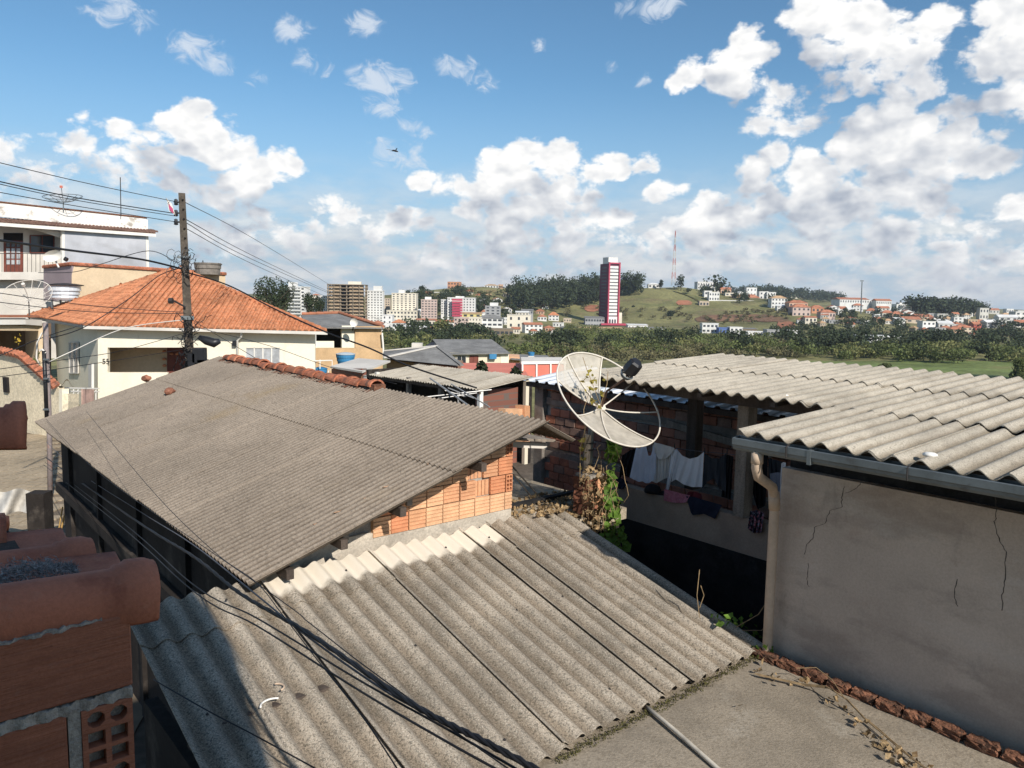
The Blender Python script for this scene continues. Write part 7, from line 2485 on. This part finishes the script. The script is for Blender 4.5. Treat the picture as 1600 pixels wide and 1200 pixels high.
thicket('valley_thicket', 'dense green thicket filling the valley below the town', [([(590, 528), (700, 526), (800, 540), (800, 552), (660, 556), (590, 550)], .16), ([(795, 530), (900, 526), (1050, 532), (1250, 538), (1250, 556), (1100, 560), (900, 566), (800, 566)], .36),
        ([(1240, 540), (1330, 546), (1600, 552), (1640, 572), (1500, 572), (1240, 562)], .34), ([(880, 519), (1000, 526), (1090, 522), (1090, 532), (880, 534)], .14)], 420, 2.6, 5.6, .62, M_['leaf'], 50, 100, 1.0, 170)
thicket('valley_trees', 'taller rounded trees rising out of the valley thicket', [([(600, 530), (700, 528), (790, 540), (790, 550), (610, 548)], .25), ([(830, 535), (1000, 534), (1240, 542), (1240, 552), (840, 554)], .35), ([(1250, 545), (1600, 553), (1620, 566), (1260, 560)], .40)], 46, 5.0, 8.5, .75, M_['leaf_dark'], 58, 100, .85, 420)
thicket('pale_crowns', 'pale yellow-green crowns in the valley thicket', [([(600, 532), (790, 542), (790, 552), (610, 552)], .25), ([(830, 538), (1240, 544), (1240, 558), (840, 560)], .40), ([(1250, 548), (1600, 556), (1620, 570), (1260, 564)], .35)], 40, 3.0, 5.5, .7, mat('leaf_pale', (.20, .20, .075), .75, .35, .2, .3, 1.5, trans=.25), 59, 100, 1.1, 300)
thicket('dry_thicket', 'grey-olive scrub along the valley floor', [([(860, 545), (1050, 540), (1240, 545), (1240, 562), (1000, 572), (860, 568)], .7), ([(1180, 530), (1300, 540), (1300, 552), (1180, 548)], .3)], 150, 2, 4.2, .5, M_['leaf_dry'], 51, 100, 1.0, 170)
thicket('dark_grove', 'dark evergreen trees between the right-hand houses and the valley', [([(1200, 525), (1330, 508), (1420, 515), (1420, 540), (1330, 545), (1230, 545)], .40), ([(1300, 492), (1440, 500), (1440, 515), (1330, 512)], .12), ([(1420, 535), (1600, 522), (1620, 550), (1430, 555)], .42)], 150, 4, 8, .8, M_['leaf_dark'], 52, 100, .8)
thicket('crest_wood', 'dark wood on the hill crest left of the magenta tower', [([(792, 470), (850, 462), (945, 460), (945, 476), (890, 484), (800, 482)], .8), ([(968, 458), (1000, 455), (1000, 462), (968, 464)], .12), ([(905, 458), (940, 458), (940, 462), (905, 462)], .08), ([(800, 482), (880, 478), (880, 492), (820, 494)], .10)], 190, 13, 20, 1.3, M_['leaf_dark'], 53, 300, .42, 200)
thicket('town_trees', 'scattered garden trees among the far town houses', [([(640, 470), (760, 476), (830, 484), (830, 502), (650, 500)], .35), ([(620, 515), (760, 525), (760, 530), (620, 528)], .2), ([(1030, 450), (1100, 452), (1240, 470), (1240, 484), (1190, 480), (1060, 458)], .2), ([(1290, 485), (1600, 505), (1600, 520), (1290, 505)], .25)], 130, 4, 7.5, .9, M_['leaf_dark'], 54, 250)
thicket('hillside_scrub', 'olive scrub dotting the slopes of the far hills', [([(640, 462), (730, 455), (800, 460), (800, 490), (700, 488), (640, 480)], .45), ([(870, 485), (940, 480), (1060, 480), (1095, 500), (1050, 508), (880, 505)], .25), ([(1100, 488), (1240, 486), (1240, 506), (1100, 508)], .30)], 170, 1.6, 4.2, .7, M_['leaf_dry'], 56, 250, 1.0, 110)
thicket('left_hill_trees', 'dark trees between the houses on the far left hill', [([(630, 462), (700, 456), (800, 462), (800, 492), (640, 492)], 1.0)], 70, 4, 9, .9, M_['leaf_dark'], 57, 300, .75, 170)
thicket('far_wood', 'dark wooded ridge behind the right-hand town', [([(1120, 456), (1180, 452), (1260, 460), (1320, 470), (1320, 476), (1200, 470), (1120, 462)], .55), ([(1422, 486), (1480, 482), (1538, 486), (1538, 496), (1430, 498)], .45)], 330, 12, 19, 2.2, M_['leaf_dark'], 55, 700, .85, 110)

TR = [(424, 492, 150, 8.0, 3.9, 'leaf_dark', 'large dark tree behind the right slope of the orange roof'), (442, 492, 160, 5.6, 3.4, 'leaf_dark', 'slim dark tree touching the white balcony block'),
      (482, 494, 200, 3.6, 3.0, 'leaf_dark', 'dark round tree below the cream slab block'), (500, 494, 210, 3.0, 2.6, 'leaf_dark', 'small dark tree left of the concrete skeleton'),
      (690, 526, 330, 5.5, 4.5, 'leaf', 'big round green tree left of the beige flats'), (1064, 448, 680, 5.0, 5.2, 'leaf_dark', 'big dark tree beside the lattice mast'),
      (1049, 497, 580, 3.4, 3.0, 'leaf_dark', 'lone round tree on the grassy hillside'), (990, 483, 620, 1.2, 1.6, 'leaf_dark', 'tiny dark tree alone on the upper hill slope'),
      (930, 452, 650, 3.2, 5.5, 'leaf_dark', 'tallest tree standing out of the crest wood'), (660, 456, 650, 3.0, 2.6, 'leaf_dark', 'round tree on the far left hill crest'),
      (715, 462, 640, 5.5, 4.6, 'leaf_dark', 'dark tree in front of the orange hilltop block'), (1032, 450, 690, 2.2, 3.6, 'leaf_dark', 'palm-like tree beside the white crest house'),
      (1590, 600, 150, 3.4, 2.6, 'leaf', 'green bush at the far right edge of the field'), (1382, 590, 165, 3.0, 1.6, 'leaf', 'low green bush in the middle of the field'), (1150, 548, 300, 5, 2.2, 'leaf_dry', 'flat grey-olive tree at the valley centre')]
for (px, py, d, rx, rz, mk, lab) in TR:
    rng = np.random.default_rng(px)
    p = W(px, py, d)
    g = zt(p.x, d) + CZ
    t = thing('tree', lab, 'tree', (p.x, p.y, g))
    cz = p.z + rz * 1.05
    if d < 250:
        pts = np.concatenate([crown_pts((p.x, p.y, cz), rx * .52, rz, 2600, rng, 16)])
        lf = .28
    else:
        pts = crown_pts((p.x, p.y, cz), rx, rz, 520, rng, 9)
        lf = .9
    place('crown', leaf_mesh('crown', pts, lf, M_[mk], px, 1.0, Vector((.1, -.15, .5))), t)['kind'] = 'stuff'
    b = MB()
    b.tube([(p.x, p.y, g - .5), (p.x + .2, p.y, (g + cz) / 2), (p.x, p.y, cz)], .3, 7, True, [.34, .24, .1])
    for q in range(4):
        a = q * 1.6 + px
        b.tube([(p.x, p.y, cz - rz * .7), (p.x + math.cos(a) * rx * .45, p.y + math.sin(a) * rx * .45, cz + rz * .2)], .1, 5, True, [.14, .04])
    b.build('trunk', M_['bark'], t)

# bright pasture at the right, red earth banks and the dirt track on the hill
def drape(name, pix, m, lift=.35, kind='structure', n=14, dmin=100):
    """ground patch: pixel outline rows (left x, right x, y) laid on the terrain"""
    b = MB()
    grid = []
    for (xl, xr, y) in pix:
        row = []
        for k in range(n + 1):
            p = ground_hit(xl + (xr - xl) * k / n, y, dmin)
            row.append(p + UP * lift)
        grid.append(row)
    base = 0
    for r_ in grid:
        for p in r_:
            b.v.append(tuple(p))
    for j in range(len(grid) - 1):
        for i in range(n):
            a = j * (n + 1) + i
            b.f.append((a, a + 1, a + n + 2, a + n + 1))
    return tag(b.build(name, m, None, True), kind=kind)


drape('field', [(1130, 1600, 566), (1130, 1640, 575), (1100, 1680, 586), (1080, 1720, 600), (1050, 1750, 622), (1000, 1800, 650)], mat('pasture', (.14, .175, .05), .97, .25, .06, .25, .6, [((.19, .175, .065), .045, .5, .66, .7), ((.06, .10, .025), .16, .54, .68, .6)]), .25)
earth = mat('red_earth', (.30, .125, .07), .97, .25, .05, .2, .4, [((.20, .15, .07), .06, .52, .66, .6)])
drape('earth_bank', [(1060, 1076, 470), (1056, 1082, 474), (1060, 1080, 478)], earth, .4, n=8, dmin=450)
drape('earth_bank', [(1100, 1200, 493), (1085, 1230, 499), (1090, 1235, 504)], mat('brown_earth', (.19, .105, .062), .97, .3, .04, .25, .4, [((.11, .09, .04), .05, .5, .66, .7)]), .4, n=16, dmin=450)
drape('earth_bank', [(915, 935, 478), (912, 940, 484), (918, 938, 488)], earth, .4, n=8, dmin=450)
drape('earth_bank', [(1216, 1240, 504), (1214, 1243, 510), (1213, 1245, 516)], earth, .5, n=8, dmin=380)
b = MB()
tr = [ground_hit(x, y, 450) + UP * .5 for (x, y) in ((1052, 455), (1064, 459), (1074, 463), (1084, 468), (1092, 473))]
for a, c_ in zip(tr[:-1], tr[1:]):
    s_ = Vector((0, 3.2, 0))
    b.poly([a - s_, c_ - s_, c_ + s_ + UP * .4, a + s_ + UP * .4])
tag(b.build('track', mat('dirt_track', (.36, .24, .14), .97, .15, .1)), kind='structure')

# thin blue air over the whole valley
hb = MB().box(-4300, 4300, -90, 2650, -14.0, 92.0)
hm = bpy.data.materials.new('haze_air')
hm.use_nodes = True
hm.node_tree.nodes.clear()
pv = hm.node_tree.nodes.new('ShaderNodeVolumePrincipled')
pv.inputs['Color'].default_value = (.80, .88, 1.0, 1)
pv.inputs['Density'].default_value = .00013
pv.inputs['Anisotropy'].default_value = .2
ho = hm.node_tree.nodes.new('ShaderNodeOutputMaterial')
hm.node_tree.links.new(pv.outputs[0], ho.inputs['Volume'])
tag(hb.build('haze', hm), 'thin bluish air over the valley and the far town', 'haze', None, 'stuff')
